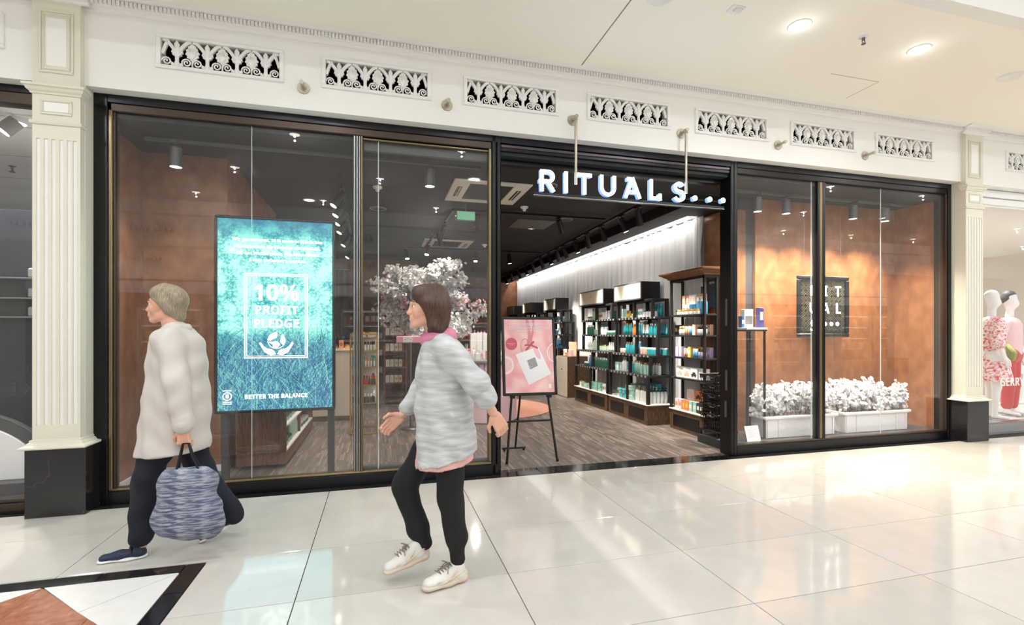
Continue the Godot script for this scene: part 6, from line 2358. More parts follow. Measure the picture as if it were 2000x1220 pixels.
	mb.tube([Vector3(0, 0.05, 0), Vector3(-0.05, 0.02, 0.05), Vector3(0.1, 0.006, 0.12), Vector3(0.25, 0.006, 0.05)], 0.003, 5)
	part(t, "lead", mb, M.black)


func neighbour_shops() -> void:
	# left: a shop with a white ceiling, dark inner wall and a white arched panel
	var w := structure("window_3", "dark framed shop window cut by the left picture edge")
	bars(w, "frame", M.frame_black, [[-7.0, 3.215, -0.28, -2.5, 3.27, -0.10], [-7.0, 0.02, -0.28, -2.5, 0.075, -0.09], [-2.53, 0.0, -0.28, -2.495, 3.27, -0.12]])
	bars(w, "brass_trim", M.bronze, [[-7.0, 3.13, -0.22, -2.53, 3.215, -0.11], [-7.0, 0.075, -0.22, -2.53, 0.10, -0.10], [-7.0, 0.01, -0.2, -2.53, 0.07, -0.085]], 0.004)
	pane(w, -7.0, -2.53, 0.10, 3.13, -0.15)
	var c := structure("ceiling")
	var mb := MB.new()
	mb.span(Vector3(-8.0, 3.22, -5.2), Vector3(-2.5, 3.4, -0.16))
	part(c, "plasterboard", mb, M.white)
	mb = MB.new()
	for z in [-0.9, -1.8, -2.7]:
		mb.span(Vector3(-8, 3.218, z), Vector3(-2.55, 3.225, z + 0.006))
	part(c, "panel_joint", mb, M.grey)
	var f := structure("floor")
	mb = MB.new()
	mb.span(Vector3(-8, -0.2, -5.2), Vector3(-2.5, 0.06, -0.1))
	part(f, "slab", mb, M.dark_grey)
	w = structure("wall_back")
	mb = MB.new()
	mb.span(Vector3(-8, 0, -5.4), Vector3(-2.4, 3.4, -5.0))
	part(w, "panel", mb, M.grey)
	mb = MB.new()
	mb.span(Vector3(-8.2, 0, -5.2), Vector3(-8.0, 3.4, -0.16))
	mb.span(Vector3(-2.53, 0, -5.2), Vector3(-2.4, 3.4, -0.28))
	part(w, "side_panel", mb, M.white)
	# dark display wall with mirrored outline letters
	var t := thing("display_wall", "tall dark display wall with mirrored outline letters in the left neighbouring shop", "display", Vector3(-3.05, 0.06, -0.95))
	mb = MB.new()
	mb.box(Vector3(-0.3, 1.22, -0.05), Vector3(1.9, 2.42, 0.06), 0.004)
	part(t, "board", mb, sm("slate", Color(0.13, 0.14, 0.17), 0.3))
	for r in 2:
		var s: String = ["ED", "SKE"][r]
		for i in s.length():
			# letters seen from behind: each glyph turned round so that it reads in a mirror
			text_part(t, s[i], 0.16, "Droid Sans", 400, Vector3(0.10 - i * 0.125 - 0.02 * r, [0.96, 0.80][r], -0.018), M.dark_grey, Basis(Vector3.UP, PI), "mirrored_letter", 0.004)
	mb = MB.new()
	for y in [1.45, 1.62, 1.80]:
		mb.box(Vector3(-0.2, y, 0.03), Vector3(1.5, 0.012, 0.12), 0.002)
	part(t, "ledge", mb, M.grey_metal)
	for k in 9:
		var b := thing("small_handbag", "small handbag on the left neighbour's dark display wall, number %s from the frame" % ["one", "two", "three", "four", "five", "six", "seven", "eight", "nine"][k], "handbag", Vector3(-2.72 - 0.15 * (k % 3), [1.516, 1.686, 1.866][k / 3], -0.92), "small bags on the dark display wall")
		mb = MB.new()
		mb.box(Vector3(0, 0.045, 0), Vector3(0.10, 0.09, 0.06), 0.012)
		part(b, "body", mb, M[["dark_grey", "purple_blue", "grey"][k % 3]])
		mb = MB.new()
		mb.tube([Vector3(-0.03, 0.085, 0), Vector3(-0.02, 0.12, 0), Vector3(0.02, 0.12, 0), Vector3(0.03, 0.085, 0)], 0.004, 5)
		part(b, "handle", mb, M.black)
	t = thing("arched_panel", "large white disc-shaped panel with a dark rim standing low in the left neighbouring shop", "display panel", Vector3(-3.30, 0.06, -0.52))
	mb = MB.new()
	var disc := Geometry2D.intersect_polygons(circle(Vector2(0, -0.05), 0.62, 64), rect(-0.8, 0.10, 0.8, 0.8))
	mb.prism(disc[0], 0.02, 0.04, Transform3D(), 0.002)
	part(t, "face", mb, M.white)
	mb = MB.new()
	disc = Geometry2D.intersect_polygons(circle(Vector2(0, -0.05), 0.72, 64), rect(-0.8, 0.0, 0.8, 0.9))
	mb.prism(disc[0], -0.03, 0.02, Transform3D(), 0.004)
	part(t, "rim", mb, M.dark_grey)
	mb = MB.new()
	mb.box(Vector3(0, 0.05, 0.02), Vector3(1.5, 0.10, 0.3), 0.003)
	part(t, "foot", mb, M.dark_grey)
	t = thing("ceiling_spotlight", "large white adjustable spotlight in the left neighbouring shop", "spotlight", Vector3(-3.02, 3.21, -0.60))
	mb = MB.new()
	var dir := Vector3(-0.55, -0.75, 0.25).normalized()
	mb.cyl(-dir * 0.06 + Vector3(0, -0.09, 0), dir * 0.07 + Vector3(0, -0.09, 0), 0.058, 0.058, 24)
	part(t, "housing", mb, M.grey)
	mb = MB.new()
	mb.cyl(dir * 0.071 + Vector3(0, -0.09, 0), dir * 0.076 + Vector3(0, -0.09, 0), 0.05, 0.05, 24)
	part(t, "lamp_face", mb, M.lamp_shop)
	mb = MB.new()
	mb.box(Vector3(0, -0.015, 0), Vector3(0.04, 0.05, 0.05), 0.006)
	mb.box(Vector3(0.1, 0.0, 0), Vector3(0.6, 0.02, 0.03), 0.003)
	part(t, "mount", mb, M.white)
	spot(t, dir * 0.10 + Vector3(0, -0.09, 0), dir, 2.0, 45.0, Color(1, 0.97, 0.93))
	for k in 3:
		var p: Vector3 = [Vector3(-4.55, 3.219, -2.7), Vector3(-3.1, 3.219, -0.80), Vector3(-5.2, 3.219, -1.5)][k]
		t = thing("recessed_downlight", ["recessed downlight low in the left neighbour's white ceiling", "recessed downlight in the left neighbour's ceiling, half behind the fluted pilaster", "recessed downlight of the left neighbouring shop, out of view"][k], "downlight", p)
		downlight(t, 0.07, M.lamp_shop)
		spot(t, Vector3(0, -0.03, 0), Vector3.DOWN, 6.0, 70.0, Color(1, 0.98, 0.95), 0.07)
	t = thing("sprinkler", "small sprinkler in the left neighbouring shop's white ceiling", "sprinkler", Vector3(-3.95, 3.22, -2.2))
	mb = MB.new()
	mb.lathe([Vector2(0, -0.07), Vector2(0.03, -0.066), Vector2(0.01, -0.05), Vector2(0.012, -0.01), Vector2(0.035, 0)], Vector3.ZERO, 14)
	part(t, "head", mb, M.grey_metal)
	# right: bright clothes shop
	w = structure("window_4", "white framed window of the clothes shop at the right picture edge")
	bars(w, "frame", M.white, [[7.4, 3.17, -0.28, 13.0, 3.265, -0.12], [7.4, 3.05, -0.28, 13.0, 3.12, -0.16], [7.52, 3.075, -0.2, 12.8, 3.16, -0.14]], 0.006)
	bars(w, "base_rail", M.steel, [[7.4, 0.0, -0.22, 13.0, 0.035, -0.09], [7.4, 0.15, -0.22, 13.0, 0.17, -0.12]], 0.004)
	bars(w, "base_panel", M.grey, [[7.4, 0.035, -0.22, 13.0, 0.15, -0.11]], 0.003)
	pane(w, 7.4, 13.0, 0.17, 3.05, -0.15)
	text_part(w, "GERRY", 0.15, "Droid Sans", 700, Vector3(8.28, 0.70, -0.143), M.white, Basis(), "window_lettering", 0.003)
	c = structure("ceiling")
	mb = MB.new()
	mb.span(Vector3(7.2, 3.12, -6.2), Vector3(14.0, 3.3, -0.16))
	part(c, "plasterboard", mb, M.white)
	f = structure("floor")
	mb = MB.new()
	mb.span(Vector3(7.2, -0.2, -6.2), Vector3(14, 0.10, -0.22))
	part(f, "slab", mb, sm("shop_tile", Color(0.72, 0.70, 0.66), 0.2))
	w = structure("wall_back")
	mb = MB.new()
	mb.span(Vector3(7.2, 0, -6.4), Vector3(14, 3.3, -6.0))
	mb.span(Vector3(13.8, 0, -6.2), Vector3(14, 3.3, -0.2))
	mb.span(Vector3(7.12, 0, -6.2), Vector3(7.3, 3.3, -0.95))
	part(w, "plaster", mb, M.off_white)
	for k in 5:
		t = thing("recessed_downlight", "recessed downlight in the clothes shop ceiling, %s" % ["front one in view", "second from the window", "third from the window", "out of view to the right", "deep in the shop"][k], "downlight", [Vector3(9.1, 3.119, -1.2), Vector3(9.6, 3.119, -2.6), Vector3(10.4, 3.119, -3.6), Vector3(11.6, 3.119, -1.2), Vector3(9.2, 3.119, -4.6)][k], "downlights of the clothes shop")
		downlight(t, 0.08, M.lamp_shop)
		spot(t, Vector3(0, -0.03, 0), Vector3.DOWN, 9.0, 70.0, Color(1, 0.97, 0.94), 0.08)
	mannequin(Vector3(8.70, 0.10, -0.62), true)
	mannequin(Vector3(9.36, 0.10, -0.78), false)
	t = thing("clothes_shelf", "white shelf unit with folded patterned clothes in the clothes shop", "shelving", Vector3(10.2, 0.10, -1.75))
	mb = MB.new()
	for y in [0.02, 0.55, 1.0]:
		mb.box(Vector3(0, y, 0), Vector3(1.7, 0.03, 0.45), 0.003)
	for x in [-0.85, 0.0, 0.85]:
		mb.box(Vector3(x, 0.51, 0), Vector3(0.03, 1.0, 0.45), 0.003)
	mb.box(Vector3(0, 0.51, -0.21), Vector3(1.7, 1.0, 0.02))
	part(t, "carcass", mb, M.white)
	var cols := ["black", "white", "red", "pink", "dark_grey"]
	for k in 8:
		var p := Vector3(9.52 + (k % 4) * 0.3 + (0.16 if k % 4 > 1 else 0.0), [0.666, 1.116][k / 4], -1.7)
		t = thing("folded_clothes", "folded %s garment, %s shelf of the clothes shop, pile %s from the mannequin" % [WORDS[cols[k % 5]], "lower" if k < 4 else "upper", ["one", "two", "three", "four"][k % 4]], "clothes", p, "folded garments in the clothes shop")
		mb = MB.new()
		for q in 3:
			mb.box(Vector3(0.01 * (q % 2), 0.02 + q * 0.036, 0), Vector3(0.24, 0.034, 0.30), 0.012)
		part(t, "fabric", mb, M[cols[k % 5]])
		mb = MB.new()
		for q in 3:
			for s in 3:
				mb.box(Vector3(-0.08 + s * 0.07, 0.02 + q * 0.036, 0.151), Vector3(0.03, 0.02, 0.003))
		part(t, "pattern", mb, M[cols[(k + 1) % 5]])
	for k in 3:
		t = thing("mirror_panel", "pale wall mirror in the clothes shop, %s" % ["behind the near mannequin", "beside the far mannequin", "at the back"][k], "mirror", [Vector3(8.6, 1.5, -5.96), Vector3(10.2, 1.5, -5.96), Vector3(12.0, 1.5, -5.96)][k])
		mb = MB.new()
		frame_bars(mb, 0, 0, 0.8, 1.9, 0.04, -0.02, 0.02)
		part(t, "frame", mb, M.grey)
		mb = MB.new()
		mb.box(Vector3(0, 0, -0.01), Vector3(0.74, 1.84, 0.01))
		part(t, "glass_face", mb, M.steel)
	t = thing("clothes_rail", "chrome rail with hanging garments deep in the clothes shop", "clothes rail", Vector3(9.4, 0.10, -3.6))
	mb = MB.new()
	mb.tube([Vector3(-0.7, 0, 0), Vector3(-0.7, 1.5, 0), Vector3(0.7, 1.5, 0), Vector3(0.7, 0, 0)], 0.015, 8)
	part(t, "frame", mb, M.steel)
	for k in 10:
		var g := thing("hanging_garment", "%s garment hanging on the chrome rail, hanger %s" % [WORDS[cols[k % 5]], ["one", "two", "three", "four", "five", "six", "seven", "eight", "nine", "ten"][k]], "garment", Vector3(8.8 + k * 0.13, 1.6, -3.6), "garments on the chrome rail")
		mb = MB.new()
		mb.lathe([Vector2(0.17, -0.95), Vector2(0.19, -0.5), Vector2(0.2, -0.15), Vector2(0.12, -0.06), Vector2(0.03, -0.03)], Vector3.ZERO, 12, false, Vector2(0.25, 1.0))
		part(g, "cloth", mb, M[cols[k % 5]])
		mb = MB.new()
		mb.tube([Vector3(0, -0.04, 0), Vector3(0, 0.0, 0), Vector3(0, 0.02, 0.02)], 0.003, 5)
		part(g, "hook", mb, M.steel)


func mannequin(pos: Vector3, dress: bool) -> void:
	var t := thing("mannequin", "white mannequin in a red and white floral dress behind the clothes shop glass" if dress else "white mannequin in a pale top and red trousers, at the right picture edge", "mannequin", pos)
	var f := Vector3(0.8, 0, 0.6)
	var sk := [[Vector3(0, 1.70, 0.02), Vector3(0, 1.81, 0), 0.078, 0.088], [Vector3(0, 1.52, 0), Vector3(0, 1.66, 0.01), 0.052, 0.046], [Vector3(0, 1.72, 0.08), Vector3(0, 1.70, 0.08), 0.03, 0.03],
		[Vector3(-0.16, 1.42, 0), Vector3(0.16, 1.42, 0), 0.07, 0.07], [Vector3(0, 1.35, 0), Vector3(0, 1.05, 0), 0.13, 0.105], [Vector3(-0.06, 0.92, 0), Vector3(0.06, 0.92, 0), 0.125, 0.125],
		[Vector3(-0.20, 1.40, 0), Vector3(-0.25, 1.12, -0.02), 0.048, 0.038], [Vector3(-0.25, 1.12, -0.02), Vector3(-0.24, 0.88, 0.06), 0.037, 0.026], [Vector3(-0.24, 0.88, 0.06), Vector3(-0.235, 0.76, 0.09), 0.03, 0.014],
		[Vector3(0.20, 1.40, 0), Vector3(0.25, 1.12, -0.02), 0.048, 0.038], [Vector3(0.25, 1.12, -0.02), Vector3(0.24, 0.88, 0.06), 0.037, 0.026], [Vector3(0.24, 0.88, 0.06), Vector3(0.235, 0.76, 0.09), 0.03, 0.014],
		[Vector3(-0.085, 0.88, 0), Vector3(-0.09, 0.48, 0.02), 0.088, 0.056], [Vector3(-0.09, 0.48, 0.02), Vector3(-0.09, 0.10, 0), 0.056, 0.034], [Vector3(-0.09, 0.05, -0.01), Vector3(-0.10, 0.03, 0.14), 0.034, 0.024],
		[Vector3(0.085, 0.88, 0), Vector3(0.09, 0.48, 0.02), 0.088, 0.056], [Vector3(0.09, 0.48, 0.02), Vector3(0.09, 0.10, 0), 0.056, 0.034], [Vector3(0.09, 0.05, -0.01), Vector3(0.10, 0.03, 0.14), 0.034, 0.024]]
	part(t, "body", blob(sk, 0.016, 0.03), M.white_gloss)
	if dress:
		var tex := noise_tex(0.03, [[0.0, Color(0.80, 0.08, 0.10)], [0.42, Color(0.86, 0.16, 0.18)], [0.45, Color(0.95, 0.93, 0.93)], [0.75, Color(0.96, 0.94, 0.94)], [0.8, Color(0.93, 0.62, 0.74)], [1.0, Color(0.92, 0.55, 0.70)]], 77, 2, 256)
		tri_tex(sm("floral_cloth", Color.WHITE, 0.7), tex, Vector3(2.4, 2.4, 2.4))
		part(t, "dress", blob([[Vector3(-0.15, 1.41, 0), Vector3(0.15, 1.41, 0), 0.088, 0.088], [Vector3(0, 1.36, 0), Vector3(0, 1.02, 0), 0.15, 0.125], [Vector3(0, 1.02, 0), Vector3(0, 0.62, 0.0), 0.14, 0.23], [Vector3(-0.2, 1.38, 0), Vector3(-0.25, 1.12, -0.02), 0.075, 0.085], [Vector3(0.2, 1.38, 0), Vector3(0.25, 1.12, -0.02), 0.075, 0.085]], 0.018, 0.04, Plane(Vector3.DOWN, -0.56)), M.floral_cloth)
		var bag := MB.new()
		bag.box(Vector3(-0.02, 0.98, 0.20), Vector3(0.26, 0.16, 0.06), 0.02, Basis(Vector3(0, 0, 1), 0.5))
		part(t, "clutch", bag, sm("lime", Color(0.55, 0.62, 0.22), 0.5))
	else:
		part(t, "top", blob([[Vector3(-0.15, 1.41, 0), Vector3(0.15, 1.41, 0), 0.086, 0.086], [Vector3(0, 1.36, 0), Vector3(0, 0.98, 0), 0.145, 0.145], [Vector3(-0.2, 1.38, 0), Vector3(-0.245, 1.18, -0.02), 0.068, 0.062], [Vector3(0.2, 1.38, 0), Vector3(0.245, 1.18, -0.02), 0.068, 0.062]], 0.018, 0.04), M.pink_pale)
		part(t, "trousers", blob([[Vector3(-0.06, 0.93, 0), Vector3(0.06, 0.93, 0), 0.138, 0.138], [Vector3(-0.085, 0.88, 0), Vector3(-0.09, 0.48, 0.02), 0.102, 0.078], [Vector3(-0.09, 0.48, 0.02), Vector3(-0.09, 0.16, 0), 0.078, 0.07], [Vector3(0.085, 0.88, 0), Vector3(0.09, 0.48, 0.02), 0.102, 0.078], [Vector3(0.09, 0.48, 0.02), Vector3(0.09, 0.16, 0), 0.078, 0.07]], 0.018, 0.03), M.red)
		part(t, "headscarf", blob([[Vector3(0, 1.80, -0.02), Vector3(0, 1.83, -0.01), 0.096, 0.09]], 0.014, 0.02), M.dark_grey)
	var st := MB.new()
	st.lathe([Vector2(0.16, 0.0), Vector2(0.165, 0.01), Vector2(0.15, 0.02), Vector2(0, 0.022)], Vector3.ZERO, 28)
	part(t, "stand", st, M.steel)
	t.rotation.y = 0.9 if dress else 0.2


func opposite_side() -> void:
	# hanging bulkhead with grilles behind the viewer, its columns, and the shops across the passage
	var w := structure("wall_bulkhead")
	var hx := []
	for k in 14:
		hx.append(-9.0 + k * 2.1)
	holes_wall(w, -16, 24, 3.27, COFFER, 7.5, 7.66, hx, 0.87, 3.512, 3.728, M.wall_cream)
	for x in [-1.9, 6.2, 17.2, -9.5]:
		var col := structure("column")
		var mb := MB.new()
		mb.cyl(Vector3(x, 0, 8.0), Vector3(x, 3.95, 8.0), 0.28, 0.28, 32)
		part(col, "shaft", mb, M.off_white)
		mb = MB.new()
		mb.cyl(Vector3(x, 0, 8.0), Vector3(x, 0.5, 8.0), 0.30, 0.30, 32)
		part(col, "plinth", mb, M.black_stone)
	w = structure("wall_opposite")
	holes_wall(w, -16, 24, 3.0, CEIL, 12.5, 12.66, hx, 0.87, 3.512, 3.728, M.wall_cream)
	var mb := MB.new()
	for x in [-16.0, -10.5, -4.6, 1.0, 7.0, 13.0, 19.0, 23.6]:
		mb.span(Vector3(x, 0, 12.5), Vector3(x + 0.5, 3.0, 12.7))
	part(w, "pier", mb, M.pilaster_cream)
	mb = MB.new()
	mb.span(Vector3(-16, 0, 13.0), Vector3(24, COFFER + 0.2, 13.2))
	part(w, "back", mb, M.dark_grey)
	# lit sign bands and goods of the shops opposite, seen only mirrored in the glass
	var tints := [Color(0.42, 0.36, 0.75), Color(0.75, 0.70, 0.66), Color(0.30, 0.45, 0.95), Color(0.85, 0.82, 0.78), Color(0.75, 0.16, 0.16), Color(0.85, 0.83, 0.8)]
	var x0 := [-10.0, -4.1, 1.5, 7.5, 13.5, 19.5]
	for k in 6:
		var s := thing("fascia_sign", "lit sign band across the passage, mirrored in the glass, %s" % ["violet one", "warm grey one", "bright blue one", "cream one", "red one", "pale one at the far end"][k], "sign", Vector3(x0[k] + 2.5, 2.75, 12.55))
		mb = MB.new()
		mb.box(Vector3(0, 0, 0), Vector3(4.8, 0.36, 0.12), 0.01)
		part(s, "lit_panel", mb, glow("sign_tint%d" % k, tints[k], 0.7))
		for j in 2:
			var sh := thing("display_rack", "display rack of a shop across the passage, seen mirrored in the glass, %s" % (["first", "second", "third", "fourth", "fifth", "sixth"][k] + [" left", " right"][j]), "shelving", Vector3(x0[k] + 1.4 + j * 2.3, 0, 12.75))
			mb = MB.new()
			for y in [0.05, 0.6, 1.1, 1.6, 2.1]:
				mb.box(Vector3(0, y, 0), Vector3(1.7, 0.04, 0.35))
			for x in [-0.85, 0.85]:
				mb.box(Vector3(x, 1.05, 0), Vector3(0.04, 2.1, 0.35))
			part(sh, "frame", mb, M.off_white)
			mb = MB.new()
			for y in [0.6, 1.1, 1.6]:
				mb.box(Vector3(0, y + 0.46, -0.02), Vector3(1.6, 0.02, 0.05))
			part(sh, "shelf_light", mb, M.strip_light)
			var cn := ["dark_grey", "red", "yellow", "purple_blue", "orange", "white"]
			for q in 8:
				var bag := MB.new()
				var y: float = [0.62, 1.12, 1.62][q % 3]
				bag.box(Vector3(-0.65 + (q / 3) * 0.55 + 0.1 * (q % 2), y + 0.15, 0.0), Vector3(0.30, 0.28, 0.16), 0.04)
				part(sh, "goods", bag, M[cn[(q + k + j) % 6]])
	for k in 6:
		var l := thing("ceiling_light", "flush square light inside a shop across the passage, %s" % ["first", "second", "third", "fourth", "fifth", "sixth"][k], "ceiling light", Vector3(x0[k] + 2.5, CEIL - 0.02, 11.4))
		mb = MB.new()
		mb.box(Vector3(0, 0, 0), Vector3(0.6, 0.03, 0.3), 0.004)
		part(l, "diffuser", mb, M.strip_light)
		var a := AreaLight3D.new()
		a.name = "lamp"
		a.area_size = Vector2(0.6, 0.3)
		a.light_energy = 3.0
		a.shadow_enabled = true
		a.position = Vector3(0, -0.03, 0)
		a.rotation_degrees = Vector3(-90, 0, 0)
		l.add_child(a, true)


# --- organic bodies -------------------------------------------------------------------------

func blob(bones: Array, cell: float, k: float, cut := Plane(), bump := 0.0) -> ArrayMesh:
	# smooth union of tapered capsules [a, b, ra, rb, optional squash Vector3], meshed as surface nets;
	# what lies on the positive side of the cutting plane is taken away
	var lo := Vector3.ONE * 1e9
	var hi := -lo
	for b in bones:
		var r: float = maxf(b[2], b[3]) + k + cell * 3
		for p in [b[0], b[1]]:
			lo = lo.min(p - Vector3.ONE * r)
			hi = hi.max(p + Vector3.ONE * r)
	var nx := int((hi.x - lo.x) / cell) + 2
	var ny := int((hi.y - lo.y) / cell) + 2
	var nz := int((hi.z - lo.z) / cell) + 2
	var field := PackedFloat32Array()
	field.resize(nx * ny * nz)
	field.fill(1.0)
	for b in bones:
		var a: Vector3 = b[0]
		var e: Vector3 = b[1]
		var ra: float = b[2]
		var rb: float = b[3]
		var sq: Vector3 = b[4] if b.size() > 4 else Vector3.ONE
		var r := maxf(ra, rb) * maxf(sq.x, maxf(sq.y, sq.z)) + k + cell * 2.5
		var l := ((a.min(e) - Vector3.ONE * r - lo) / cell).max(Vector3.ZERO)
		var h := (a.max(e) + Vector3.ONE * r - lo) / cell
		var d := (e - a) / sq
		var dd := maxf(d.dot(d), 1e-9)
		var least := minf(sq.x, minf(sq.y, sq.z))
		var isq := Vector3.ONE / sq
		for z in range(int(l.z), mini(int(h.z) + 1, nz)):
			for y in range(int(l.y), mini(int(h.y) + 1, ny)):
				var row := (z * ny + y) * nx
				for x in range(int(l.x), mini(int(h.x) + 1, nx)):
					var p := (lo + Vector3(x, y, z) * cell - a) * isq
					var t := clampf(p.dot(d) / dd, 0.0, 1.0)
					var v := ((p - d * t).length() - lerpf(ra, rb, t)) * least
					var o := field[row + x]
					var m := maxf(k - absf(o - v), 0.0) / k if k > 0.0 else 0.0
					field[row + x] = minf(o, v) - m * m * k * 0.25
	if cut != Plane() or bump > 0.0:
		for z in nz:
			for y in ny:
				for x in nx:
					var i := (z * ny + y) * nx + x
					if field[i] < 0.3:
						var p := lo + Vector3(x, y, z) * cell
						if bump > 0.0:
							field[i] += bump * (sin(p.y * 37.0 + sin(p.x * 21.0) * 1.7) * 0.5 + sin(p.x * 43.0 + p.z * 29.0 + p.y * 11.0) * 0.5)
						if cut != Plane():
							field[i] = maxf(field[i], cut.distance_to(p))
	var verts := PackedVector3Array()
	var norms := PackedVector3Array()
	var index := PackedInt32Array()
	var at_cell := {}
	var step := [1, nx, nx * ny]
	for z in nz - 1:
		for y in ny - 1:
			var row := (z * ny + y) * nx
			for x in nx - 1:
				var i := row + x
				var f0 := field[i]
				if f0 > cell * 2.5 or f0 < -cell * 2.5:
					continue
				var n := 0
				var sum := Vector3.ZERO
				var fv := [f0, field[i + 1], field[i + nx], field[i + nx + 1], field[i + nx * ny], field[i + nx * ny + 1], field[i + nx * ny + nx], field[i + nx * ny + nx + 1]]
				for e in EDGES:
					var u: float = fv[e[0]]
					var w: float = fv[e[1]]
					if (u < 0.0) != (w < 0.0):
						var t := u / (u - w)
						sum += CORNER[e[0]].lerp(CORNER[e[1]], t)
						n += 1
				if n == 0:
					continue
				at_cell[i] = verts.size()
				verts.append(lo + (Vector3(x, y, z) + sum / n) * cell)
				norms.append(Vector3(fv[1] + fv[3] + fv[5] + fv[7] - fv[0] - fv[2] - fv[4] - fv[6], fv[2] + fv[3] + fv[6] + fv[7] - fv[0] - fv[1] - fv[4] - fv[5], fv[4] + fv[5] + fv[6] + fv[7] - fv[0] - fv[1] - fv[2] - fv[3]).normalized())
	for i in at_cell:
		var inside := field[i] < 0.0
		for ax in 3:
			var j: int = i + step[ax]
			if j >= field.size() or (field[j] < 0.0) == inside:
				continue
			var u: int = step[(ax + 1) % 3]
			var v: int = step[(ax + 2) % 3]
			if not (at_cell.has(i - u) and at_cell.has(i - v) and at_cell.has(i - u - v)):
				continue
			var a: int = at_cell[i]
			var b: int = at_cell[i - u]
			var c: int = at_cell[i - u - v]
			var d: int = at_cell[i - v]
			if inside:
				index.append_array([a, d, c, a, c, b])
			else:
				index.append_array([a, b, c, a, c, d])
	var arrays := []
	arrays.resize(Mesh.ARRAY_MAX)
	arrays[Mesh.ARRAY_VERTEX] = verts
	arrays[Mesh.ARRAY_NORMAL] = norms
	arrays[Mesh.ARRAY_INDEX] = index
	var mesh := ArrayMesh.new()
	mesh.add_surface_from_arrays(Mesh.PRIMITIVE_TRIANGLES, arrays)
	return mesh


const CORNER := [Vector3(0, 0, 0), Vector3(1, 0, 0), Vector3(0, 1, 0), Vector3(1, 1, 0), Vector3(0, 0, 1), Vector3(1, 0, 1), Vector3(0, 1, 1), Vector3(1, 1, 1)]
const EDGES := [[0, 1], [2, 3], [4, 5], [6, 7], [0, 2], [1, 3], [4, 6], [5, 7], [0, 4], [1, 5], [2, 6], [3, 7]]


func head_bones(c: Vector3) -> Array:
	# face towards -x, chin about 0.11 below c
	var v := func(x: float, y: float, z: float) -> Vector3: return c + Vector3(x, y, z)
	return [
		[v.call(0.020, 0.028, 0), v.call(-0.012, 0.030, 0), 0.078, 0.076, Vector3(1.0, 1.1, 0.93)],
		[v.call(-0.040, -0.005, 0), v.call(-0.044, -0.045, 0), 0.052, 0.045, Vector3(1, 1, 1.05)],
		[v.call(0.0, -0.06, 0.036), v.call(-0.068, -0.088, 0.010), 0.022, 0.018], [v.call(0.0, -0.06, -0.036), v.call(-0.068, -0.088, -0.010), 0.022, 0.018],
		[v.call(-0.080, -0.090, 0), v.call(-0.078, -0.090, 0), 0.017, 0.017],
		[v.call(-0.083, 0.026, 0.030), v.call(-0.087, 0.024, -0.030), 0.012, 0.012],
		[v.call(-0.070, -0.022, 0.036), v.call(-0.068, -0.03, 0.036), 0.018, 0.017], [v.call(-0.070, -0.022, -0.036), v.call(-0.068, -0.03, -0.036), 0.018, 0.017],
		[v.call(-0.090, 0.012, 0), v.call(-0.108, -0.026, 0), 0.007, 0.010], [v.call(-0.098, -0.030, 0.008), v.call(-0.098, -0.030, -0.008), 0.008, 0.008],
		[v.call(-0.092, -0.054, 0.016), v.call(-0.092, -0.054, -0.016), 0.007, 0.007], [v.call(-0.090, -0.065, 0.012), v.call(-0.090, -0.065, -0.012), 0.008, 0.008],
		[v.call(0.008, 0.012, 0.074), v.call(0.004, -0.028, 0.068), 0.013, 0.009, Vector3(1.2, 1, 0.6)], [v.call(0.008, 0.012, -0.074), v.call(0.004, -0.028, -0.068), 0.013, 0.009, Vector3(1.2, 1, 0.6)],
	]


func face_parts(t: Node3D, c: Vector3) -> void:
	for s in [-1, 1]:
		var mb := MB.new()
		mb.lathe([Vector2(0, -0.011), Vector2(0.008, -0.008), Vector2(0.0112, 0), Vector2(0.008, 0.008), Vector2(0, 0.011)], c + Vector3(-0.079, 0.008, s * 0.031), 12)
		part(t, "eye", mb, M.white)
		mb = MB.new()
		mb.cyl(c + Vector3(-0.089, 0.008, s * 0.031), c + Vector3(-0.0912, 0.008, s * 0.031), 0.0055, 0.004, 10)
		part(t, "iris", mb, M.branch)
		mb = MB.new()
		mb.tube([c + Vector3(-0.094, 0.030, s * 0.012), c + Vector3(-0.094, 0.036, s * 0.030), c + Vector3(-0.082, 0.030, s * 0.048)], 0.0032, 5)
		part(t, "eyebrow", mb, M.stem)
	var mb2 := MB.new()
	mb2.tube([c + Vector3(-0.0985, -0.0595, 0.017), c + Vector3(-0.1005, -0.0590, 0), c + Vector3(-0.0985, -0.0595, -0.017)], 0.004, 6)
	part(t, "lips", mb2, sm("lips", Color(0.72, 0.42, 0.40), 0.5))


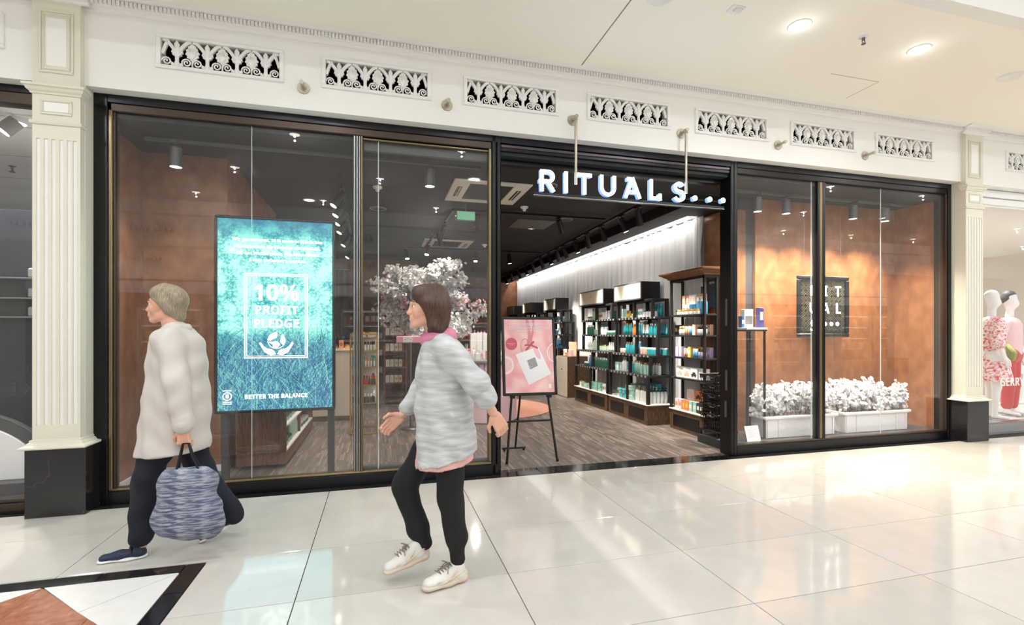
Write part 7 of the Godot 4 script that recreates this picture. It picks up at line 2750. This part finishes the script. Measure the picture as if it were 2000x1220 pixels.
func hand_bones(w: Vector3, d: Vector3, n: Vector3, th: Vector3, curl: float) -> Array:
	# w wrist, d towards the fingers, n out of the palm, th towards the thumb
	d = d.normalized()
	th = (th - d * th.dot(d)).normalized()
	n = (n - d * n.dot(d) - th * n.dot(th)).normalized()
	var out := []
	for k in 4:
		var s := (1.5 - k) * 0.0178
		out.append([w + d * 0.012 + th * s * 0.7, w + d * 0.082 + th * s, 0.0135, 0.0115])
		var p := w + d * 0.086 + th * s
		var a := curl
		var dirv := d
		var len: float = [0.040, 0.044, 0.041, 0.032][k]
		for j in 3:
			dirv = (d * cos(a) + n * sin(a)).normalized()
			var q: Vector3 = p + dirv * len * [1.0, 0.66, 0.52][j]
			out.append([p, q, 0.0088 - 0.0008 * j, 0.0082 - 0.0008 * j])
			p = q
			a += curl * 1.15
	var b := w + d * 0.022 + th * 0.026
	var m := b + (d * 0.62 + th * 0.62 + n * 0.35).normalized() * 0.042
	out.append([w + d * 0.015 + th * 0.012, b, 0.015, 0.0125])
	out.append([b, m, 0.0125, 0.010])
	out.append([m, m + (d * 0.95 + th * 0.12 + n * (0.25 + curl * 0.4)).normalized() * 0.036, 0.0098, 0.0085])
	return out


func merged(meshes: Array) -> ArrayMesh:
	var st := SurfaceTool.new()
	for m in meshes:
		st.append_from(m, 0, Transform3D())
	return st.commit()


func shoe(t: Node3D, heel: Vector3, dir: Vector3, pitch: float, sneaker: bool) -> void:
	# local: x towards the toe; heel on the ground at the origin
	var f := dir.normalized()
	var b := Basis(f, Vector3.UP, f.cross(Vector3.UP)) * Basis(Vector3(0, 0, 1), pitch)
	var xf := Transform3D(b, heel)
	var holder := t
	var up: Array
	var sole: Array
	if sneaker:
		sole = [[Vector3(0.035, 0.022, 0), Vector3(0.12, 0.020, 0), 0.036, 0.033, Vector3(1, 0.62, 1)], [Vector3(0.12, 0.020, 0), Vector3(0.225, 0.020, 0.0), 0.036, 0.038, Vector3(1, 0.55, 1.1)], [Vector3(0.03, 0.03, 0), Vector3(0.015, 0.045, 0), 0.03, 0.02]]
		up = [[Vector3(0.045, 0.055, 0), Vector3(0.05, 0.10, 0), 0.036, 0.034], [Vector3(0.06, 0.05, 0), Vector3(0.15, 0.048, 0), 0.036, 0.034, Vector3(1, 1, 1)], [Vector3(0.15, 0.045, 0), Vector3(0.222, 0.038, 0), 0.036, 0.032, Vector3(1, 0.85, 1.12)], [Vector3(0.07, 0.09, 0), Vector3(0.14, 0.07, 0), 0.028, 0.022]]
	else:
		sole = [[Vector3(0.03, 0.011, 0), Vector3(0.10, 0.010, 0), 0.031, 0.028, Vector3(1, 0.35, 1)], [Vector3(0.10, 0.010, 0), Vector3(0.22, 0.010, 0), 0.029, 0.033, Vector3(1, 0.33, 1.05)]]
		up = [[Vector3(0.036, 0.035, 0), Vector3(0.04, 0.06, 0), 0.030, 0.026], [Vector3(0.05, 0.032, 0), Vector3(0.14, 0.030, 0), 0.030, 0.029], [Vector3(0.14, 0.030, 0), Vector3(0.216, 0.026, 0), 0.030, 0.026, Vector3(1, 0.85, 1.12)]]
	var s := part(holder, "shoe_sole", blob(sole, 0.005, 0.02, Plane(Vector3.DOWN, 0.0)), M.sole if sneaker else M.white)
	s.transform = xf
	var u := part(holder, "shoe", blob(up, 0.005, 0.025, Plane(Vector3.DOWN, -0.016)), M.sneaker if sneaker else M.navy_shoe)
	u.transform = xf
	var mb := MB.new()
	if sneaker:
		for k in 5:
			var x := 0.100 + k * 0.016
			var y := 0.116 - k * 0.0065
			mb.tube([Vector3(x, y - 0.008, -0.024), Vector3(x + 0.003, y + 0.003, 0), Vector3(x, y - 0.008, 0.024)], 0.003, 5)
			mb.tube([Vector3(x, y - 0.006, -0.022), Vector3(x + 0.016, y - 0.003, 0.021)], 0.0026, 5)
		for q in [-1, 1]:
			var loop := []
			for k in 13:
				var a := TAU * k / 12
				loop.append(Vector3(0.108 + 0.022 * sin(a * 0.5) + 0.006 * sin(a), 0.118 + 0.010 * sin(a * 0.5) - 0.012 * sin(a * 0.5) * sin(a * 0.5) * 0.5, q * 0.034 * sin(a * 0.5) + q * 0.006 * sin(a)))
			mb.tube(loop, 0.0026, 5)
			mb.tube([Vector3(0.108, 0.117, 0), Vector3(0.118, 0.114, q * 0.02), Vector3(0.128, 0.098, q * 0.036), Vector3(0.132, 0.08, q * 0.041)], 0.0024, 5)
		var l := part(holder, "laces", mb, M.laces)
		l.transform = xf
		mb = MB.new()
		for q in [-1, 1]:
			mb.tube([Vector3(0.02, 0.075, q * 0.033), Vector3(0.09, 0.055, q * 0.040), Vector3(0.15, 0.035, q * 0.041)], 0.005, 6)
			mb.tube([Vector3(0.07, 0.085, q * 0.033), Vector3(0.12, 0.05, q * 0.039), Vector3(0.19, 0.045, q * 0.039)], 0.0045, 6)
		l = part(holder, "trim_bands", mb, M.sole)
		l.transform = xf
	else:
		for k in 3:
			mb.tube([Vector3(0.135 + k * 0.022, 0.040 - k * 0.003, -0.029), Vector3(0.128 + k * 0.022, 0.0625 - k * 0.004, 0), Vector3(0.135 + k * 0.022, 0.040 - k * 0.003, 0.029)], 0.0045, 6)
		mb.tube([Vector3(0.075, 0.045, -0.031), Vector3(0.085, 0.072, -0.01), Vector3(0.09, 0.072, 0.01), Vector3(0.08, 0.045, 0.031)], 0.006, 6)
		var l := part(holder, "straps", mb, M.navy_shoe)
		l.transform = xf


func people() -> void:
	var skin := sm("skin", Color(0.86, 0.66, 0.56), 0.55)
	skin.subsurf_scatter_enabled = true
	skin.subsurf_scatter_strength = 0.12
	tri_tex(sm("hair_grey", Color.WHITE, 0.65), noise_tex(0.03, [[0.0, Color(0.40, 0.35, 0.28)], [0.5, Color(0.58, 0.53, 0.44)], [1.0, Color(0.74, 0.70, 0.62)]], 61, 3, 256), Vector3(14, 2.2, 14), false)
	tri_tex(sm("hair_brown", Color.WHITE, 0.5), noise_tex(0.03, [[0.0, Color(0.15, 0.10, 0.07)], [0.5, Color(0.27, 0.18, 0.125)], [1.0, Color(0.40, 0.28, 0.19)]], 62, 3, 256), Vector3(14, 2.0, 14), false)
	sm("jacket_cream", Color(0.80, 0.775, 0.745), 0.8)
	sm("navy", Color(0.055, 0.075, 0.13), 0.8)
	sm("navy_shoe", Color(0.10, 0.14, 0.24), 0.6)
	sm("legging", Color(0.035, 0.035, 0.042), 0.8)
	sm("sneaker", Color(0.87, 0.86, 0.83), 0.5)
	sm("sole", Color(0.84, 0.77, 0.69), 0.6)
	sm("laces", Color(0.55, 0.48, 0.42), 0.8)
	sm("scarf", Color(0.83, 0.52, 0.62), 0.85)
	sm("blouse", Color(0.88, 0.68, 0.66), 0.8)
	tri_tex(sm("knit_grey", Color.WHITE, 0.85), noise_tex(0.02, [[0.0, Color(0.62, 0.63, 0.64)], [0.5, Color(0.74, 0.75, 0.75)], [1.0, Color(0.86, 0.86, 0.85)]], 51, 3, 256), Vector3(1.2, 7, 1.2), false)
	tri_tex(sm("bag_waves", Color.WHITE, 0.8), noise_tex(0.02, [[0.0, Color(0.20, 0.22, 0.30)], [0.45, Color(0.38, 0.41, 0.49)], [0.6, Color(0.58, 0.60, 0.66)], [1.0, Color(0.74, 0.75, 0.78)]], 52, 3, 256), Vector3(2, 12, 2), false)
	# --- person in a cream jacket, walking to the left, a patterned bag in the near hand
	var t := thing("person", "walking person with short grey-blond hair, long cream jacket and navy trousers, carrying a bag", "person", Vector3(-1.28, 0, 0.93))
	var c := Vector3(-0.025, 1.545, 0.0)
	var body := head_bones(c)
	body.append([Vector3(0.015, 1.36, 0), c + Vector3(0.012, -0.05, 0), 0.058, 0.052])
	var torso := [[Vector3(0.03, 1.34, -0.13), Vector3(0.03, 1.34, 0.13), 0.06, 0.06], [Vector3(0.03, 1.28, 0), Vector3(0.02, 0.86, 0), 0.11, 0.12, Vector3(1, 1, 1.2)]]
	torso.append_array([[Vector3(0.02, 0.88, 0.085), Vector3(-0.10, 0.49, 0.085), 0.085, 0.055], [Vector3(-0.10, 0.49, 0.085), Vector3(-0.135, 0.08, 0.08), 0.055, 0.036], [Vector3(0.02, 0.88, -0.085), Vector3(0.13, 0.48, -0.08), 0.085, 0.055], [Vector3(0.13, 0.48, -0.08), Vector3(0.345, 0.15, -0.06), 0.055, 0.036]])
	var wl := Vector3(0.145, 0.80, 0.235)
	var wr := Vector3(-0.13, 0.84, -0.20)
	torso.append_array([[Vector3(0.04, 1.32, 0.17), Vector3(0.11, 1.07, 0.225), 0.042, 0.036], [Vector3(0.11, 1.07, 0.225), wl, 0.036, 0.025], [Vector3(0.03, 1.32, -0.17), Vector3(0.0, 1.07, -0.225), 0.042, 0.036], [Vector3(0.0, 1.07, -0.225), wr, 0.036, 0.025]])
	part(t, "body", merged([blob(body, 0.004, 0.018), blob(torso, 0.014, 0.03), blob(hand_bones(wl, Vector3(0.05, -1, 0.0), Vector3(0, 0, -1), Vector3(-1, 0, 0), 0.85), 0.0032, 0.008), blob(hand_bones(wr, Vector3(-0.25, -1, 0.0), Vector3(0, 0, 1), Vector3(-1, -0.2, 0), 0.35), 0.0032, 0.008)]), skin)
	face_parts(t, c)
	part(t, "hair", blob([[c + Vector3(0.030, 0.045, 0), c + Vector3(-0.012, 0.055, 0), 0.086, 0.078, Vector3(1, 1.05, 0.98)], [c + Vector3(0.055, 0.01, 0), c + Vector3(0.06, -0.05, 0), 0.068, 0.05, Vector3(0.9, 1, 1.05)], [c + Vector3(-0.055, 0.075, -0.03), c + Vector3(-0.055, 0.075, 0.03), 0.034, 0.034], [c + Vector3(0.01, 0.02, 0.066), c + Vector3(0.03, -0.03, 0.06), 0.024, 0.022], [c + Vector3(0.01, 0.02, -0.066), c + Vector3(0.03, -0.03, -0.06), 0.024, 0.022]], 0.005, 0.03, Plane(), 0.007), M.hair_grey)
	part(t, "jacket", blob([[Vector3(0.03, 1.325, -0.13), Vector3(0.03, 1.325, 0.13), 0.088, 0.088], [Vector3(0.035, 1.26, 0), Vector3(0.03, 0.92, 0), 0.155, 0.175, Vector3(1, 1, 1.18)], [Vector3(0.03, 0.92, 0), Vector3(0.015, 0.58, 0), 0.175, 0.205, Vector3(1, 1, 1.15)], [Vector3(0.02, 1.35, 0), Vector3(0.005, 1.385, 0), 0.072, 0.068],
		[Vector3(0.04, 1.32, 0.17), Vector3(0.11, 1.07, 0.235), 0.075, 0.068], [Vector3(0.11, 1.07, 0.235), Vector3(0.142, 0.84, 0.235), 0.068, 0.056], [Vector3(0.03, 1.32, -0.17), Vector3(0.0, 1.07, -0.235), 0.075, 0.068], [Vector3(0.0, 1.07, -0.235), Vector3(-0.118, 0.87, -0.205), 0.068, 0.056]], 0.012, 0.035, Plane(Vector3(0.06, -1, 0).normalized(), -0.625), 0.009), M.jacket_cream)
	part(t, "collar", blob([[Vector3(-0.055, 1.365, 0.0), Vector3(-0.02, 1.385, 0.055), 0.022, 0.024], [Vector3(-0.02, 1.385, 0.055), Vector3(0.05, 1.405, 0.055), 0.024, 0.024], [Vector3(0.05, 1.405, 0.055), Vector3(0.085, 1.405, 0.0), 0.024, 0.024], [Vector3(0.085, 1.405, 0.0), Vector3(0.05, 1.405, -0.055), 0.024, 0.024], [Vector3(0.05, 1.405, -0.055), Vector3(-0.02, 1.385, -0.055), 0.024, 0.024], [Vector3(-0.02, 1.385, -0.055), Vector3(-0.055, 1.365, 0.0), 0.024, 0.022]], 0.007, 0.015), M.jacket_cream)
	part(t, "cuff", blob([[Vector3(0.141, 0.865, 0.236), Vector3(0.144, 0.825, 0.235), 0.058, 0.057]], 0.007, 0.01), M.jacket_cream)
	part(t, "trousers", blob([[Vector3(0.02, 0.90, -0.05), Vector3(0.02, 0.90, 0.05), 0.13, 0.13], [Vector3(0.02, 0.86, 0.085), Vector3(-0.10, 0.49, 0.085), 0.105, 0.078], [Vector3(-0.10, 0.49, 0.085), Vector3(-0.135, 0.13, 0.08), 0.078, 0.068], [Vector3(0.02, 0.86, -0.085), Vector3(0.13, 0.48, -0.08), 0.105, 0.078], [Vector3(0.13, 0.48, -0.08), Vector3(0.335, 0.165, -0.06), 0.078, 0.066]], 0.012, 0.03, Plane(), 0.008), M.navy)
	shoe(t, Vector3(-0.098, 0, 0.085), Vector3(-1, 0, 0.12), 0.0, false)
	shoe(t, Vector3(0.365, 0.118, -0.06), Vector3(-1, 0, 0.05), -0.50, false)
	var bag := thing("shoulder_bag", "soft grey and white wave-patterned bag hanging from the walking person's hand", "bag", Vector3(-1.10, 0.20, 1.185))
	part(bag, "body", blob([[Vector3(-0.11, 0.06, 0), Vector3(0.11, 0.03, 0), 0.075, 0.07, Vector3(1, 1, 0.62)], [Vector3(-0.06, 0.30, 0), Vector3(0.07, 0.30, 0), 0.07, 0.07, Vector3(1, 1, 0.5)], [Vector3(-0.02, 0.2, 0), Vector3(0.02, 0.12, 0), 0.12, 0.13, Vector3(1, 1, 0.45)]], 0.009, 0.08, Plane(Vector3.UP, 0.37), 0.004), M.bag_waves)
	var mb := MB.new()
	for s in [-1, 1]:
		mb.tube([Vector3(-0.06, 0.355, s * 0.02), Vector3(-0.045, 0.44, s * 0.012), Vector3(-0.03, 0.515, s * 0.004), Vector3(0.0, 0.515, s * 0.004), Vector3(0.02, 0.44, s * 0.012), Vector3(0.06, 0.355, s * 0.02)], 0.006, 6)
	part(bag, "handle", mb, M.navy)
	# --- woman in a grey knitted jacket and white trainers, walking to the left
	t = thing("person", "woman with brown bobbed hair, pink scarf, grey jacket, black leggings and worn white trainers, walking", "person", Vector3(0.34, 0, 1.80))
	c = Vector3(-0.085, 1.508, 0.03)
	body = head_bones(c)
	body.append([Vector3(-0.03, 1.33, 0.01), c + Vector3(0.012, -0.05, 0), 0.054, 0.048])
	torso = [[Vector3(-0.01, 1.30, -0.12), Vector3(-0.01, 1.30, 0.13), 0.055, 0.055], [Vector3(-0.01, 1.25, 0), Vector3(0.01, 0.84, 0), 0.10, 0.115, Vector3(1, 1, 1.2)]]
	torso.append_array([[Vector3(0.02, 0.85, 0.08), Vector3(0.03, 0.47, 0.05), 0.085, 0.052], [Vector3(0.03, 0.47, 0.05), Vector3(0.075, 0.09, 0.015), 0.052, 0.034], [Vector3(0.0, 0.85, -0.08), Vector3(-0.21, 0.52, -0.10), 0.085, 0.052], [Vector3(-0.21, 0.52, -0.10), Vector3(-0.10, 0.17, -0.10), 0.052, 0.034]])
	wl = Vector3(0.235, 0.95, 0.20)
	wr = Vector3(-0.22, 0.90, -0.18)
	torso.append_array([[Vector3(0.0, 1.28, 0.17), Vector3(0.15, 1.10, 0.22), 0.042, 0.036], [Vector3(0.15, 1.10, 0.22), wl, 0.038, 0.025], [Vector3(0.0, 1.28, -0.16), Vector3(-0.10, 1.04, -0.21), 0.042, 0.036], [Vector3(-0.10, 1.04, -0.21), wr, 0.036, 0.025]])
	part(t, "body", merged([blob(body, 0.004, 0.018), blob(torso, 0.014, 0.03), blob(hand_bones(wl, Vector3(0.45, -0.8, -0.05), Vector3(-0.3, 0, -1), Vector3(-0.8, -0.45, 0.1), 0.55), 0.0032, 0.008), blob(hand_bones(wr, Vector3(-0.75, -0.6, 0.05), Vector3(0, 0, 1), Vector3(-0.6, 0.75, 0), 0.55), 0.0032, 0.008)]), skin)
	face_parts(t, c)
	part(t, "hair", blob([[c + Vector3(0.030, 0.042, 0), c + Vector3(-0.014, 0.052, 0), 0.087, 0.079, Vector3(1, 1.05, 1.0)], [c + Vector3(0.05, 0.0, 0), c + Vector3(0.045, -0.10, 0), 0.075, 0.062, Vector3(0.95, 1, 1.15)], [c + Vector3(-0.05, 0.07, -0.03), c + Vector3(-0.05, 0.07, 0.03), 0.034, 0.034], [c + Vector3(-0.015, 0.02, 0.07), c + Vector3(0.0, -0.095, 0.068), 0.026, 0.022], [c + Vector3(-0.015, 0.02, -0.07), c + Vector3(0.0, -0.095, -0.068), 0.026, 0.022]], 0.005, 0.03, Plane(), 0.006), M.hair_brown)
	part(t, "scarf", blob([[Vector3(-0.085, 1.335, 0.0), Vector3(-0.05, 1.345, 0.055), 0.042, 0.04], [Vector3(-0.05, 1.345, 0.055), Vector3(0.02, 1.36, 0.05), 0.04, 0.038], [Vector3(0.02, 1.36, 0.05), Vector3(0.035, 1.36, -0.04), 0.038, 0.038], [Vector3(0.035, 1.36, -0.04), Vector3(-0.05, 1.345, -0.055), 0.038, 0.04], [Vector3(-0.05, 1.345, -0.055), Vector3(-0.085, 1.335, 0.0), 0.04, 0.042]], 0.009, 0.02, Plane(), 0.003), M.scarf)
	part(t, "blouse", blob([[Vector3(0.0, 0.95, 0), Vector3(0.005, 0.60, 0), 0.14, 0.165, Vector3(1, 1, 1.12)]], 0.014, 0.03, Plane(Vector3(0.12, -1, 0).normalized(), -0.655), 0.004), M.blouse)
	part(t, "jacket", blob([[Vector3(-0.01, 1.285, -0.11), Vector3(-0.01, 1.285, 0.12), 0.082, 0.082], [Vector3(-0.01, 1.22, 0), Vector3(0.0, 0.95, 0), 0.14, 0.15, Vector3(1, 1, 1.15)], [Vector3(0.0, 0.95, 0), Vector3(0.02, 0.64, 0), 0.15, 0.178, Vector3(1, 1, 1.12)], [Vector3(0.0, 1.28, 0.16), Vector3(0.145, 1.11, 0.22), 0.07, 0.064], [Vector3(0.145, 1.11, 0.22), Vector3(0.185, 1.04, 0.212), 0.064, 0.058], [Vector3(0.0, 1.28, -0.16), Vector3(-0.10, 1.04, -0.215), 0.07, 0.062], [Vector3(-0.10, 1.04, -0.215), Vector3(-0.185, 0.945, -0.19), 0.062, 0.052]], 0.012, 0.035, Plane(Vector3(0.25, -1, 0).normalized(), -0.67), 0.009), M.knit_grey)
	part(t, "cuff", blob([[Vector3(0.178, 1.062, 0.214), Vector3(0.192, 1.035, 0.210), 0.061, 0.060]], 0.007, 0.01), M.knit_grey)
	part(t, "leggings", blob([[Vector3(0.01, 0.84, -0.04), Vector3(0.01, 0.84, 0.04), 0.10, 0.10], [Vector3(0.02, 0.80, 0.07), Vector3(0.03, 0.47, 0.05), 0.094, 0.066], [Vector3(0.03, 0.47, 0.05), Vector3(0.065, 0.25, 0.03), 0.066, 0.060], [Vector3(0.065, 0.25, 0.03), Vector3(0.075, 0.13, 0.015), 0.052, 0.041], [Vector3(0.0, 0.85, -0.08), Vector3(-0.21, 0.52, -0.10), 0.094, 0.066], [Vector3(-0.21, 0.52, -0.10), Vector3(-0.13, 0.27, -0.10), 0.066, 0.058], [Vector3(-0.13, 0.27, -0.10), Vector3(-0.10, 0.19, -0.10), 0.058, 0.045]], 0.012, 0.025, Plane(), 0.005), M.legging)
	shoe(t, Vector3(0.125, 0, 0.0), Vector3(-1, 0, 0.30), 0.0, true)
	shoe(t, Vector3(-0.065, 0.105, -0.10), Vector3(-1, 0, 0.1), -0.25, true)
